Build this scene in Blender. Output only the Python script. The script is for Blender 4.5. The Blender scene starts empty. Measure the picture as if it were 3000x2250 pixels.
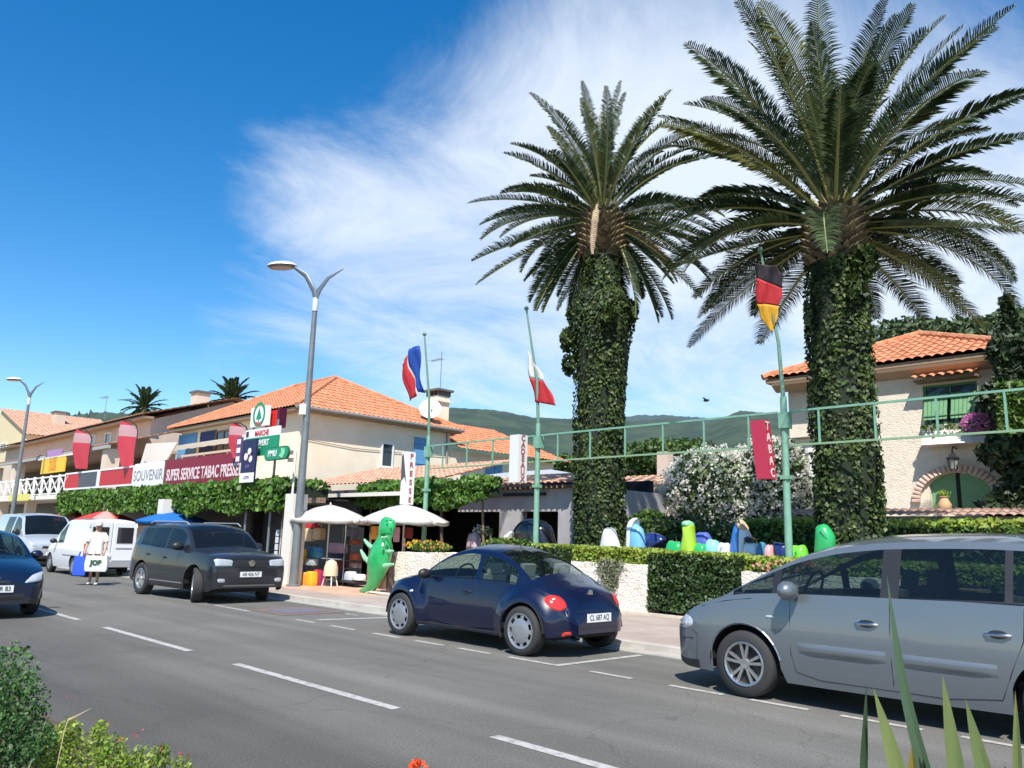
import bpy, bmesh, math, random
from mathutils import Vector, Matrix
random.seed(7)
R_ = math.radians
S = bpy.context.scene
COL = S.collection

# ------------------------------------------------------------------ camera
CAM = Vector((0, 0, 1.5))
FPX = 1720.0
pitch, roll, yaw = R_(11.0), R_(1.66), R_(44.7)
hh = Vector((-math.cos(yaw), math.sin(yaw), 0)); upv = Vector((0, 0, 1))
rr = hh.cross(upv)
cF = hh*math.cos(pitch)+upv*math.sin(pitch); cU0 = rr.cross(cF)
cR = rr*math.cos(roll)+cU0*math.sin(roll); cU = -rr*math.sin(roll)+cU0*math.cos(roll)
cd = bpy.data.cameras.new('camera'); cam = bpy.data.objects.new('camera', cd); COL.objects.link(cam)
m = Matrix((cR, cU, -cF)).transposed().to_4x4(); m.translation = CAM
cam.matrix_world = m
cd.sensor_width = 36; cd.lens = 36*FPX/2212; cd.clip_start = 0.05; cd.clip_end = 6000
S.camera = cam
S.render.resolution_x = 1024; S.render.resolution_y = 768

def ray(u, v): return cF + cR*((u-1106)/FPX) - cU*((v-829.5)/FPX)
def G(u, v, z=0.0): d = ray(u, v); return CAM + d*((z-CAM.z)/d.z)
def PY(u, v, Y): d = ray(u, v); return CAM + d*(Y/d.y)
def PX(u, v, X): d = ray(u, v); return CAM + d*(X/d.x)

# ------------------------------------------------------------------ light
SUN_AZ = Vector((0.66, -0.751)); SUN_EL = R_(53)
sv = Vector((SUN_AZ.x*math.cos(SUN_EL), SUN_AZ.y*math.cos(SUN_EL), math.sin(SUN_EL)))
ld = bpy.data.lights.new('sun', 'SUN'); ld.energy = 5.0; ld.angle = R_(0.55); ld.color = (1.0, 0.95, 0.87)
lo = bpy.data.objects.new('sun', ld); COL.objects.link(lo)
lo.rotation_euler = sv.to_track_quat('Z', 'Y').to_euler(); lo.location = (0, 0, 30)

S.view_settings.view_transform = 'Standard'; S.view_settings.look = 'None'
S.view_settings.exposure = 0.5; S.view_settings.gamma = 1

W = bpy.data.worlds.new('World'); S.world = W; W.use_nodes = True
def build_world():
    nt = W.node_tree; N = nt.nodes; L = nt.links
    for n in list(N): N.remove(n)
    out = N.new('ShaderNodeOutputWorld'); bg = N.new('ShaderNodeBackground'); bg.inputs[1].default_value = 0.135
    L.new(bg.outputs[0], out.inputs[0])
    sky = N.new('ShaderNodeTexSky'); sky.sky_type = 'NISHITA'; sky.sun_disc = False
    sky.sun_elevation = SUN_EL; sky.sun_rotation = math.atan2(SUN_AZ.x, SUN_AZ.y)
    sky.air_density = 1.0; sky.dust_density = 0.3; sky.ozone_density = 1.6
    tc = N.new('ShaderNodeTexCoord')
    hs = N.new('ShaderNodeHueSaturation'); hs.inputs['Saturation'].default_value = 1.45; hs.inputs['Value'].default_value = 1.0
    L.new(sky.outputs[0], hs.inputs['Color'])
    # clouds: a layer on a plane far above, chosen by direction
    sep = N.new('ShaderNodeSeparateXYZ'); L.new(tc.outputs['Generated'], sep.inputs[0])
    def mth(op, a, b=None, clamp=False):
        n = N.new('ShaderNodeMath'); n.operation = op; n.use_clamp = clamp
        for i, x in enumerate((a, b)):
            if x is None: continue
            if isinstance(x, (int, float)): n.inputs[i].default_value = x
            else: L.new(x, n.inputs[i])
        return n.outputs[0]
    zz = mth('ADD', mth('MAXIMUM', sep.outputs[2], 0.0), 0.16)
    px = mth('DIVIDE', sep.outputs[0], zz); py = mth('DIVIDE', sep.outputs[1], zz)
    cmb = N.new('ShaderNodeCombineXYZ'); L.new(px, cmb.inputs[0]); L.new(py, cmb.inputs[1])
    mp = N.new('ShaderNodeMapping'); mp.inputs['Rotation'].default_value = (0, 0, R_(35)); mp.inputs['Scale'].default_value = (1.1, 0.75, 1)
    L.new(cmb.outputs[0], mp.inputs[0])
    n1 = N.new('ShaderNodeTexNoise'); n1.inputs['Scale'].default_value = 1.5; n1.inputs['Detail'].default_value = 9
    n1.inputs['Roughness'].default_value = 0.66; n1.inputs['Distortion'].default_value = 0.9
    L.new(mp.outputs[0], n1.inputs['Vector'])
    # where the cloud sits: soft caps around directions (centre, half width, weight)
    tot = None
    for (u, v, wdt, wt) in CLOUDS:
        d = ray(u, v).normalized()
        vm = N.new('ShaderNodeVectorMath'); vm.operation = 'DISTANCE'; vm.inputs[1].default_value = d
        nr = N.new('ShaderNodeVectorMath'); nr.operation = 'NORMALIZE'; L.new(tc.outputs['Generated'], nr.inputs[0])
        L.new(nr.outputs[0], vm.inputs[0])
        r = mth('DIVIDE', vm.outputs['Value'], wdt)
        g = mth('MULTIPLY', mth('POWER', 2.718, mth('MULTIPLY', mth('MULTIPLY', r, r), -1.0)), wt)
        tot = g if tot is None else mth('ADD', tot, g)
    dens = mth('ADD', mth('MULTIPLY', mth('SUBTRACT', n1.outputs['Fac'], 0.5), 2.6), mth('SUBTRACT', tot, 0.70))
    mr = N.new('ShaderNodeMapRange'); mr.interpolation_type = 'SMOOTHSTEP'
    mr.inputs['From Min'].default_value = 0.0; mr.inputs['From Max'].default_value = 1.75
    mr.inputs['To Max'].default_value = 0.9
    L.new(dens, mr.inputs['Value'])
    mix = N.new('ShaderNodeMix'); mix.data_type = 'RGBA'; mix.inputs[7].default_value = (4.75, 5.25, 5.9, 1)
    L.new(mr.outputs[0], mix.inputs[0]); L.new(hs.outputs[0], mix.inputs[6])
    L.new(mix.outputs[2], bg.inputs[0])
CLOUDS = [(1150, 120, .20, .55), (1320, 330, .18, .75), (1000, 300, .15, .55), (620, 440, .13, .62), (700, 520, .09, .4), (860, 420, .14, .35),
          (1500, 80, .22, .5), (720, 765, .10, .55), (480, 770, .10, .6), (900, 660, .15, .5), (1050, 800, .14, .5), (560, 420, .08, .3), (1600, 760, .32, .98),
          (2050, 560, .28, .98), (1250, 780, .16, .4), (1750, 200, .2, .4), (330, 545, .035, .35), (950, 820, .08, .3), (2250, 850, .28, .8)]
build_world()

# ------------------------------------------------------------------ materials
def nlink(nt, a, b): nt.links.new(a, b)
MATS = {}
def mat(name, col, rough=0.7, metal=0.0, col2=None, scale=6.0, bump=0.0, bscale=None, coat=0.0, spec=0.5, detail=4, island=0.0, trans=0.0, stretch=None, mixlo=0.4, mixhi=0.6, emit=None):
    if name in MATS: return MATS[name]
    M = bpy.data.materials.new(name); M.use_nodes = True; nt = M.node_tree
    b = nt.nodes['Principled BSDF']
    c = tuple(col)+(1,)
    b.inputs['Base Color'].default_value = c; b.inputs['Roughness'].default_value = rough; b.inputs['Metallic'].default_value = metal
    b.inputs['Specular IOR Level'].default_value = spec
    if coat: b.inputs['Coat Weight'].default_value = coat; b.inputs['Coat Roughness'].default_value = 0.04
    tc = nt.nodes.new('ShaderNodeTexCoord'); src = tc.outputs['Object']
    if stretch:
        mp = nt.nodes.new('ShaderNodeMapping'); mp.inputs['Scale'].default_value = stretch; nlink(nt, src, mp.inputs[0]); src = mp.outputs[0]
    colout = None
    if col2 is not None:
        n = nt.nodes.new('ShaderNodeTexNoise'); n.inputs['Scale'].default_value = scale; n.inputs['Detail'].default_value = detail; n.inputs['Roughness'].default_value = .6
        nlink(nt, src, n.inputs['Vector'])
        mr = nt.nodes.new('ShaderNodeMapRange'); mr.inputs['From Min'].default_value = mixlo; mr.inputs['From Max'].default_value = mixhi
        nlink(nt, n.outputs['Fac'], mr.inputs['Value'])
        mx = nt.nodes.new('ShaderNodeMix'); mx.data_type = 'RGBA'; mx.inputs[6].default_value = c; mx.inputs[7].default_value = tuple(col2)+(1,)
        nlink(nt, mr.outputs[0], mx.inputs[0]); colout = mx.outputs[2]
    if island:
        g = nt.nodes.new('ShaderNodeNewGeometry'); hs = nt.nodes.new('ShaderNodeHueSaturation')
        mr = nt.nodes.new('ShaderNodeMapRange'); mr.inputs['To Min'].default_value = 1-island; mr.inputs['To Max'].default_value = 1+island
        nlink(nt, g.outputs['Random Per Island'], mr.inputs['Value']); nlink(nt, mr.outputs[0], hs.inputs['Value'])
        mr2 = nt.nodes.new('ShaderNodeMapRange'); mr2.inputs['To Min'].default_value = .485; mr2.inputs['To Max'].default_value = .515
        nlink(nt, g.outputs['Random Per Island'], mr2.inputs['Value']); nlink(nt, mr2.outputs[0], hs.inputs['Hue'])
        if colout: nlink(nt, colout, hs.inputs['Color'])
        else: hs.inputs['Color'].default_value = c
        colout = hs.outputs[0]
    if colout: nlink(nt, colout, b.inputs['Base Color'])
    if bump:
        n = nt.nodes.new('ShaderNodeTexNoise'); n.inputs['Scale'].default_value = bscale or scale*3; n.inputs['Detail'].default_value = 5
        nlink(nt, src, n.inputs['Vector'])
        bp = nt.nodes.new('ShaderNodeBump'); bp.inputs['Strength'].default_value = bump; bp.inputs['Distance'].default_value = 0.03
        nlink(nt, n.outputs['Fac'], bp.inputs['Height']); nlink(nt, bp.outputs[0], b.inputs['Normal'])
    if trans:
        o = nt.nodes['Material Output']; t = nt.nodes.new('ShaderNodeBsdfTranslucent'); ms = nt.nodes.new('ShaderNodeMixShader')
        ms.inputs[0].default_value = trans
        if colout: nlink(nt, colout, t.inputs[0])
        else: t.inputs[0].default_value = c
        nlink(nt, b.outputs[0], ms.inputs[1]); nlink(nt, t.outputs[0], ms.inputs[2]); nlink(nt, ms.outputs[0], o.inputs[0])
    if emit: b.inputs['Emission Color'].default_value = c; b.inputs['Emission Strength'].default_value = emit
    MATS[name] = M; return M
def glassmat(name, tint=(.55, .62, .6), dens=.5, rough=.02):
    if name in MATS: return MATS[name]
    M = bpy.data.materials.new(name); M.use_nodes = True; nt = M.node_tree
    for n in list(nt.nodes): nt.nodes.remove(n)
    o = nt.nodes.new('ShaderNodeOutputMaterial'); tr = nt.nodes.new('ShaderNodeBsdfTransparent'); tr.inputs[0].default_value = (*tint, 1)
    gl = nt.nodes.new('ShaderNodeBsdfGlossy'); gl.inputs['Roughness'].default_value = rough
    df = nt.nodes.new('ShaderNodeBsdfDiffuse'); df.inputs[0].default_value = (.01, .013, .015, 1)
    lw = nt.nodes.new('ShaderNodeLayerWeight'); lw.inputs[0].default_value = .5; pw_ = nt.nodes.new('ShaderNodeMath'); pw_.operation = 'POWER'; nlink(nt, lw.outputs['Facing'], pw_.inputs[0]); pw_.inputs[1].default_value = 4.0
    fr = nt.nodes.new('ShaderNodeMath'); fr.operation = 'MULTIPLY_ADD'; nlink(nt, pw_.outputs[0], fr.inputs[0]); fr.inputs[1].default_value = .7; fr.inputs[2].default_value = .035
    m1 = nt.nodes.new('ShaderNodeMixShader'); m1.inputs[0].default_value = dens
    nlink(nt, tr.outputs[0], m1.inputs[1]); nlink(nt, df.outputs[0], m1.inputs[2])
    m2 = nt.nodes.new('ShaderNodeMixShader'); nlink(nt, fr.outputs[0], m2.inputs[0]); nlink(nt, m1.outputs[0], m2.inputs[1]); nlink(nt, gl.outputs[0], m2.inputs[2])
    nlink(nt, m2.outputs[0], o.inputs[0]); MATS[name] = M; return M

# ------------------------------------------------------------------ mesh helpers
class MB:
    def __init__(s): s.v = []; s.f = []
    def add(s, vs, fs):
        b = len(s.v); s.v += [tuple(x) for x in vs]; s.f += [tuple(b+i for i in f) for f in fs]; return s
    def box(s, c, d, rz=0.0, rx=0.0, ry=0.0):
        M = Matrix.Rotation(rz, 3, 'Z') @ Matrix.Rotation(ry, 3, 'Y') @ Matrix.Rotation(rx, 3, 'X')
        vs = [Vector(c)+M @ Vector((x*d[0]/2, y*d[1]/2, z*d[2]/2)) for x in (-1, 1) for y in (-1, 1) for z in (-1, 1)]
        return s.add(vs, [(0, 1, 3, 2), (4, 6, 7, 5), (0, 4, 5, 1), (2, 3, 7, 6), (0, 2, 6, 4), (1, 5, 7, 3)])
    def bb(s, x0, x1, y0, y1, z0, z1): return s.box(((x0+x1)/2, (y0+y1)/2, (z0+z1)/2), (abs(x1-x0), abs(y1-y0), abs(z1-z0)))
    def tube(s, pts, rad, n=8, cap=True, flat=1.0):
        pts = [Vector(p) for p in pts]; k = len(pts)
        if not isinstance(rad, (list, tuple)): rad = [rad]*k
        vs = []; prev = None
        for i, p in enumerate(pts):
            t = (pts[min(i+1, k-1)]-pts[max(i-1, 0)]); t = t.normalized() if t.length > 1e-9 else Vector((0, 0, 1))
            a = prev if prev is not None else (Vector((1, 0, 0)) if abs(t.x) < .9 else Vector((0, 1, 0)))
            a = (a-t*a.dot(t)).normalized(); prev = a; b = t.cross(a)
            for j in range(n):
                q = 2*math.pi*j/n; vs.append(p+(a*math.cos(q)+b*math.sin(q)*flat)*rad[i])
        fs = [(i*n+j, i*n+(j+1) % n, (i+1)*n+(j+1) % n, (i+1)*n+j) for i in range(k-1) for j in range(n)]
        if cap: fs += [tuple(range(n))[::-1], tuple((k-1)*n+j for j in range(n))]
        return s.add(vs, fs)
    def bar(s, a, b, w, h=None):
        a, b = Vector(a), Vector(b); h = h or w; t = (b-a).normalized()
        u = Vector((0, 0, 1)).cross(t); u = u.normalized() if u.length > .05 else Vector((1, 0, 0)); q = t.cross(u)
        vs = [p+u*(i*w/2)+q*(j*h/2) for p in (a, b) for i, j in ((-1, -1), (1, -1), (1, 1), (-1, 1))]
        return s.add(vs, [(3, 2, 1, 0), (4, 5, 6, 7)]+[(i, (i+1) % 4, 4+(i+1) % 4, 4+i) for i in range(4)])
    def lathe(s, prof, c=(0, 0, 0), n=16, axis='Z', cap=True):
        vs = []
        for r, h in prof:
            for j in range(n):
                q = 2*math.pi*j/n; x, y = r*math.cos(q), r*math.sin(q)
                p = (x, y, h) if axis == 'Z' else ((x, h, y) if axis == 'Y' else (h, x, y))
                vs.append(Vector(c)+Vector(p))
        k = len(prof); fs = [(i*n+j, i*n+(j+1) % n, (i+1)*n+(j+1) % n, (i+1)*n+j) for i in range(k-1) for j in range(n)]
        if cap: fs += [tuple(range(n)), tuple((k-1)*n+j for j in range(n))]
        return s.add(vs, fs)
    def prism(s, pts, off):       # planar polygon given in 3D pushed along off
        n = len(pts); off = Vector(off); p = [Vector(q) for q in pts]
        return s.add(p+[q+off for q in p], [tuple(range(n))[::-1], tuple(range(n, 2*n))]+[(i, (i+1) % n, n+(i+1) % n, n+i) for i in range(n)])
    def ball(s, c, r, n=10, k=7, jit=0.0):
        r = r if isinstance(r, (tuple, list)) else (r, r, r)
        vs = [];
        for i in range(1, k):
            a = math.pi*i/k
            for j in range(n):
                q = 2*math.pi*j/n; f = 1+random.uniform(-jit, jit)
                vs.append(Vector(c)+Vector((r[0]*math.sin(a)*math.cos(q), r[1]*math.sin(a)*math.sin(q), r[2]*math.cos(a)))*f if False else Vector(c)+Vector((r[0]*f*math.sin(a)*math.cos(q), r[1]*f*math.sin(a)*math.sin(q), r[2]*f*math.cos(a))))
        vs += [Vector(c)+Vector((0, 0, r[2])), Vector(c)-Vector((0, 0, r[2]))]; t = len(vs)-2
        fs = [(i*n+j, (i+1)*n+j, (i+1)*n+(j+1) % n, i*n+(j+1) % n) for i in range(k-2) for j in range(n)]
        fs += [(t, j, (j+1) % n) for j in range(n)]+[(t+1, (k-2)*n+(j+1) % n, (k-2)*n+j) for j in range(n)]
        return s.add(vs, fs)
    def build(s, name, m, parent=None, smooth=False, ang=40, loc=None, fix=True):
        used = sorted({i for f in s.f for i in f})
        if len(used) < len(s.v):
            mp_ = {o_: n_ for n_, o_ in enumerate(used)}; s.v = [s.v[i] for i in used]; s.f = [tuple(mp_[i] for i in f) for f in s.f]
        me = bpy.data.meshes.new(name); me.from_pydata([tuple(v) for v in s.v], [], s.f)
        if fix and len(s.f) < 60000:
            bm = bmesh.new(); bm.from_mesh(me); bmesh.ops.recalc_face_normals(bm, faces=bm.faces); bm.to_mesh(me); bm.free()
        if smooth:
            me.polygons.foreach_set('use_smooth', [True]*len(me.polygons)); me.set_sharp_from_angle(angle=R_(ang))
        me.update(); o = bpy.data.objects.new(name, me); COL.objects.link(o)
        if m: me.materials.append(m)
        if parent: o.parent = parent
        if loc: o.location = loc
        if name in ('petals', 'flowers', 'stems'): o['kind'] = 'stuff'
        return o
def tag(o, label=None, cat=None, group=None, kind=None):
    if label: o['label'] = label
    if cat: o['category'] = cat
    if group: o['group'] = group
    if kind: o['kind'] = kind
    return o
def thing(name, label, cat, loc=(0, 0, 0), rz=0.0, group=None):
    o = bpy.data.objects.new(name, None); COL.objects.link(o); o.location = loc; o.rotation_euler = (0, 0, rz); o.empty_display_size = .2
    return tag(o, label, cat, group)
def struct(o): o['kind'] = 'structure'; return o
def copy_tree(o, parent=None):
    c = o.copy(); COL.objects.link(c)
    if parent: c.parent = parent
    for ch in [x for x in bpy.data.objects if x.parent == o]: copy_tree(ch, c)
    return c
def text(name, s, size, org, xdir, updir, m, parent=None, depth=.012, align='CENTER', sx=1.0, bold=0.0):
    cu = bpy.data.curves.new(name, 'FONT'); cu.body = s; cu.size = size; cu.extrude = depth/2; cu.align_x = align; cu.align_y = 'CENTER'; cu.offset = bold
    t = bpy.data.objects.new(name+'_c', cu); COL.objects.link(t)
    me = bpy.data.meshes.new_from_object(t); COL.objects.unlink(t); bpy.data.objects.remove(t)
    X = Vector(xdir).normalized(); Y = Vector(updir); Y = (Y-X*Y.dot(X)).normalized(); Z = X.cross(Y)
    M = Matrix((X*sx, Y, Z)).transposed().to_4x4(); M.translation = Vector(org)
    me.transform(M); me.materials.clear(); me.materials.append(m)
    o = bpy.data.objects.new(name, me); COL.objects.link(o)
    if parent: o.parent = parent
    return o
def lerp(a, b, t): return a+(b-a)*t
def leafcloud(mb, pts, size, flat=0.0, aspect=1.6, nrm=None, sjit=.4):
    for p in pts:
        sz = size*random.uniform(1-sjit, 1+sjit)
        n = Vector((random.gauss(0, 1), random.gauss(0, 1), random.gauss(0, 1)))
        if nrm is not None: n = n*(1-flat)+Vector(nrm)*flat*2
        if n.length < 1e-3: n = Vector((0, 0, 1))
        n.normalize(); a = n.orthogonal().normalized(); a.rotate(Matrix.Rotation(random.uniform(0, 6.28), 3, n)); b = n.cross(a)
        a = a*sz*aspect/2; b = b*sz/2; p = Vector(p)
        mb.add([p-a, p-a*.1-b, p+a, p-a*.1+b+n*sz*.12], [(0, 1, 2, 3)])
def blobpts(c, r, n, shell=.5):
    out = []
    while len(out) < n:
        d = Vector((random.gauss(0, 1), random.gauss(0, 1), random.gauss(0, 1)))
        if d.length < .01: continue
        d.normalize(); q = random.uniform(shell**3, 1)**(1/3)
        out.append(Vector((c[0]+d.x*r[0]*q, c[1]+d.y*r[1]*q, c[2]+d.z*r[2]*q)))
    return out

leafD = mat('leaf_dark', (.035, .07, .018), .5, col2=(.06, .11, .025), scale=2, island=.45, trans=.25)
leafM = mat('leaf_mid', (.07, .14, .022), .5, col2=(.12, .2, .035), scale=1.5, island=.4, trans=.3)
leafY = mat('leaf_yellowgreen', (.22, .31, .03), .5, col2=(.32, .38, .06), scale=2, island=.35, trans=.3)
ivyM = mat('leaf_ivy', (.024, .045, .012), .5, spec=.3, col2=(.08, .115, .03), scale=3.5, island=.5, trans=.15)
barkM = mat('bark', (.12, .08, .05), .9, col2=(.2, .14, .09), scale=5, bump=.6)
cream = mat('cream_render', (.80, .68, .50), .85, col2=(.84, .73, .57), scale=1.2, bump=.15, bscale=60)
peach = mat('peach_render', (.60, .43, .30), .85, col2=(.66, .50, .37), scale=1.5, bump=.2, bscale=50)
white = mat('white_paint', (.78, .78, .76), .5)
cwhite = mat('warm_white', (.72, .68, .6), .6)
dark = mat('dark_interior', (.015, .014, .014), .8)
black = mat('black_plastic', (.02, .02, .022), .45)
chrome = mat('chrome', (.7, .7, .72), .15, 1.0)
greenm = mat('green_painted_steel', (.19, .38, .27), .5, col2=(.16, .33, .24), scale=8)
greyst = mat('grey_steel', (.2, .23, .25), .4, .4)
red = mat('red_paint', (.5, .02, .025), .45)
woodm = mat('brown_wood', (.2, .12, .07), .7, col2=(.27, .17, .1), scale=8)
tile = None
def tilemat(name, c1, c2, c3, w=.22):
    M = bpy.data.materials.new(name); M.use_nodes = True; nt = M.node_tree; b = nt.nodes['Principled BSDF']; b.inputs['Roughness'].default_value = .85
    tc = nt.nodes.new('ShaderNodeTexCoord'); n = nt.nodes.new('ShaderNodeTexNoise'); n.inputs['Scale'].default_value = 3.5; n.inputs['Detail'].default_value = 6; n.inputs['Roughness'].default_value = .75
    nlink(nt, tc.outputs['Object'], n.inputs['Vector'])
    cr = nt.nodes.new('ShaderNodeValToRGB'); cr.color_ramp.elements[0].position = .36; cr.color_ramp.elements[0].color = (*c1, 1); cr.color_ramp.elements[1].position = .66; cr.color_ramp.elements[1].color = (*c3, 1)
    e = cr.color_ramp.elements.new(.5); e.color = (*c2, 1)
    nlink(nt, n.outputs['Fac'], cr.inputs[0]); nlink(nt, cr.outputs[0], b.inputs['Base Color']); return M
tileO = tilemat('orange_roof_tiles', (.41, .15, .07), (.53, .21, .10), (.60, .30, .17))
tileP = tilemat('pale_roof_tiles', (.45, .22, .14), (.55, .33, .22), (.62, .45, .33))

def tiled_plane(mb, a, b, c, d, pitch=.24, amp=.05, rows=.40):
    """a,b = eave ends, c,d = ridge ends above b and a (may coincide). Rounded ribs run up the slope, clipped at the hips."""
    a, b, c, d = map(Vector, (a, b, c, d)); L = (b-a).length; e = (b-a)/L; sd = (d-a).dot(e); sc = (c-a).dot(e)
    U = (d-a)-e*sd; H = U.length; uh = U/H; nrm = e.cross(uh)
    if nrm.z < 0: nrm = -nrm
    n = max(2, int(L/pitch)); sub = 4; N = n*sub; m = max(1, int(math.ceil(H/rows)))
    cols = []
    for j in range(m+1):
        for off in ((.03,) if j == 0 else ((0,) if j == m else (0, .03))):
            row = []
            for i in range(N+1):
                s_ = L*i/N
                lim = 1.0
                if sd > 1e-3 and s_ < sd: lim = s_/sd
                if L-sc > 1e-3 and s_ > sc: lim = min(lim, (L-s_)/(L-sc))
                T = min(j*rows, H*lim, H)
                row.append(a+e*s_+uh*T+nrm*(amp*abs(math.cos(math.pi*i/sub))**.8+off))
            cols.append(row)
    K = N+1; mb.add([p for r in cols for p in r], [(r*K+i, r*K+i+1, (r+1)*K+i+1, (r+1)*K+i) for r in range(len(cols)-1) for i in range(N)])
# ================================================================== SETTING
asph = mat('asphalt', (.118, .112, .098), .9, col2=(.155, .147, .13), scale=.35, bump=.35, bscale=90, detail=8, mixlo=.35, mixhi=.65)
def asphalt_detail():
    nt = asph.node_tree; b = nt.nodes['Principled BSDF']; src = b.inputs['Base Color'].links[0].from_socket
    tc = nt.nodes.new('ShaderNodeTexCoord')
    n = nt.nodes.new('ShaderNodeTexNoise'); n.inputs['Scale'].default_value = 55; n.inputs['Detail'].default_value = 3
    nlink(nt, tc.outputs['Object'], n.inputs['Vector'])
    mp = nt.nodes.new('ShaderNodeMapping'); mp.inputs['Scale'].default_value = (.05, 1.1, 1); nlink(nt, tc.outputs['Object'], mp.inputs[0])
    n2 = nt.nodes.new('ShaderNodeTexNoise'); n2.inputs['Scale'].default_value = 1.6; n2.inputs['Detail'].default_value = 4; nlink(nt, mp.outputs[0], n2.inputs['Vector'])
    a = nt.nodes.new('ShaderNodeMapRange'); a.inputs['From Min'].default_value = .3; a.inputs['From Max'].default_value = .7; a.inputs['To Min'].default_value = .72; a.inputs['To Max'].default_value = 1.28
    nlink(nt, n.outputs['Fac'], a.inputs['Value'])
    c = nt.nodes.new('ShaderNodeMapRange'); c.inputs['From Min'].default_value = .35; c.inputs['From Max'].default_value = .65; c.inputs['To Min'].default_value = .84; c.inputs['To Max'].default_value = 1.14
    nlink(nt, n2.outputs['Fac'], c.inputs['Value'])
    mu = nt.nodes.new('ShaderNodeMath'); mu.operation = 'MULTIPLY'; nlink(nt, a.outputs[0], mu.inputs[0]); nlink(nt, c.outputs[0], mu.inputs[1])
    sp = nt.nodes.new('ShaderNodeSeparateXYZ'); nlink(nt, tc.outputs['Object'], sp.inputs[0])   # base colour made darker towards the near lane
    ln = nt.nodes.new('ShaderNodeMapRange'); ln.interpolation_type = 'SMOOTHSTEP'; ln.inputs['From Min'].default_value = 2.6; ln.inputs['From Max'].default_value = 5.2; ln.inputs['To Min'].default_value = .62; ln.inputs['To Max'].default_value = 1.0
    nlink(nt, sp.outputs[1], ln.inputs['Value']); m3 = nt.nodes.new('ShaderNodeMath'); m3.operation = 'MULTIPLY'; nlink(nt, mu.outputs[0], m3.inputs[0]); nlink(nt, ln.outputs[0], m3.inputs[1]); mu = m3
    # hairline cracks, only here and there, and older stained patches
    nw = nt.nodes.new('ShaderNodeTexNoise'); nw.inputs['Scale'].default_value = 1.3; nw.inputs['Detail'].default_value = 4; nlink(nt, tc.outputs['Object'], nw.inputs['Vector'])
    va = nt.nodes.new('ShaderNodeVectorMath'); va.operation = 'MULTIPLY_ADD'; va.inputs[1].default_value = (.9, .9, .9); nlink(nt, nw.outputs['Color'], va.inputs[0]); nlink(nt, tc.outputs['Object'], va.inputs[2])
    vo = nt.nodes.new('ShaderNodeTexVoronoi'); vo.feature = 'DISTANCE_TO_EDGE'; vo.inputs['Scale'].default_value = .33; nlink(nt, va.outputs[0], vo.inputs['Vector'])
    cr = nt.nodes.new('ShaderNodeMapRange'); cr.inputs['From Max'].default_value = .007; cr.inputs['To Min'].default_value = .80; nlink(nt, vo.outputs['Distance'], cr.inputs['Value'])
    st = nt.nodes.new('ShaderNodeTexNoise'); st.inputs['Scale'].default_value = .55; st.inputs['Detail'].default_value = 7; st.inputs['Roughness'].default_value = .7; nlink(nt, tc.outputs['Object'], st.inputs['Vector'])
    s2 = nt.nodes.new('ShaderNodeMapRange'); s2.inputs['From Min'].default_value = .58; s2.inputs['From Max'].default_value = .72; s2.inputs['To Min'].default_value = 1; s2.inputs['To Max'].default_value = .84; nlink(nt, st.outputs['Fac'], s2.inputs['Value'])
    for extra in (cr, s2):
        m4 = nt.nodes.new('ShaderNodeMath'); m4.operation = 'MULTIPLY'; nlink(nt, mu.outputs[0], m4.inputs[0]); nlink(nt, extra.outputs[0], m4.inputs[1]); mu = m4
    hs = nt.nodes.new('ShaderNodeHueSaturation'); nlink(nt, src, hs.inputs['Color']); nlink(nt, mu.outputs[0], hs.inputs['Value'])
    nlink(nt, hs.outputs[0], b.inputs['Base Color'])
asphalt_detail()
soil = mat('dry_ground', (.16, .13, .08), .95, col2=(.1, .12, .05), scale=.6, bump=.3)
walkm = mat('pavement_surface', (.34, .27, .23), .9, col2=(.4, .33, .28), scale=1.2, bump=.25, bscale=70)
kerbm = mat('kerb_stone', (.42, .39, .34), .85, col2=(.5, .47, .42), scale=3, bump=.2)
gutm = mat('gutter_concrete', (.33, .31, .28), .9, col2=(.4, .38, .34), scale=2)
terrm = mat('terracotta_paving', (.50, .30, .20), .8, col2=(.58, .38, .27), scale=2.5)
linem = mat('road_paint', (.42, .41, .38), .8, col2=(.24, .23, .21), scale=11, detail=10, mixlo=.47, mixhi=.66)

def sheet(name, x0, x1, y0, y1, z, m, n=1):
    return struct(MB().add([(x0, y0, z), (x1, y0, z), (x1, y1, z), (x0, y1, z)], [(0, 1, 2, 3)]).build(name, m, fix=False))
sheet('ground', -1500, 1500, -1500, 1500, -.02, soil)
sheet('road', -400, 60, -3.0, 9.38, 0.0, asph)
KY = 9.42
struct(MB().bb(-400, 60, KY-.04, KY+.22, -.1, .012).build('gutter', gutm))
struct(MB().bb(-400, 60, KY+.22, KY+.38, -.1, .10).build('kerb', kerbm))
struct(MB().bb(-400, 60, KY+.38, 13.7, -.1, .088).build('pavement', walkm))
struct(MB().bb(-21.2, -16.2, 10.9, 16.5, -.1, .094).build('shop_terrace', terrm))
struct(MB().bb(-400, 60, 13.7, 60, -.1, .07).build('garden_ground', soil))
struct(MB().bb(-400, 60, -3.2, -3.0, -.1, .12).build('near_kerb', kerbm))
mk = MB()
x = -5.3
P0 = -8.99
for k in range(-1, 26):   # centre dashes
    xs = P0 - 4.28*k
    if k == -1: xs = -4.7
    mk.add([(xs, 4.51, .004), (xs+3.05, 4.51, .004), (xs+3.05, 4.62, .004), (xs, 4.62, .004)], [(0, 1, 2, 3)])
struct(mk.build('lane_marking', linem, fix=False))
mk = MB()
def strip(x0, x1, y0, y1): mk.add([(x0, y0+.01, .005), (x1, y0+.01, .005), (x1, y1-.01, .005), (x0, y1-.01, .005)], [(0, 1, 2, 3)])
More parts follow.
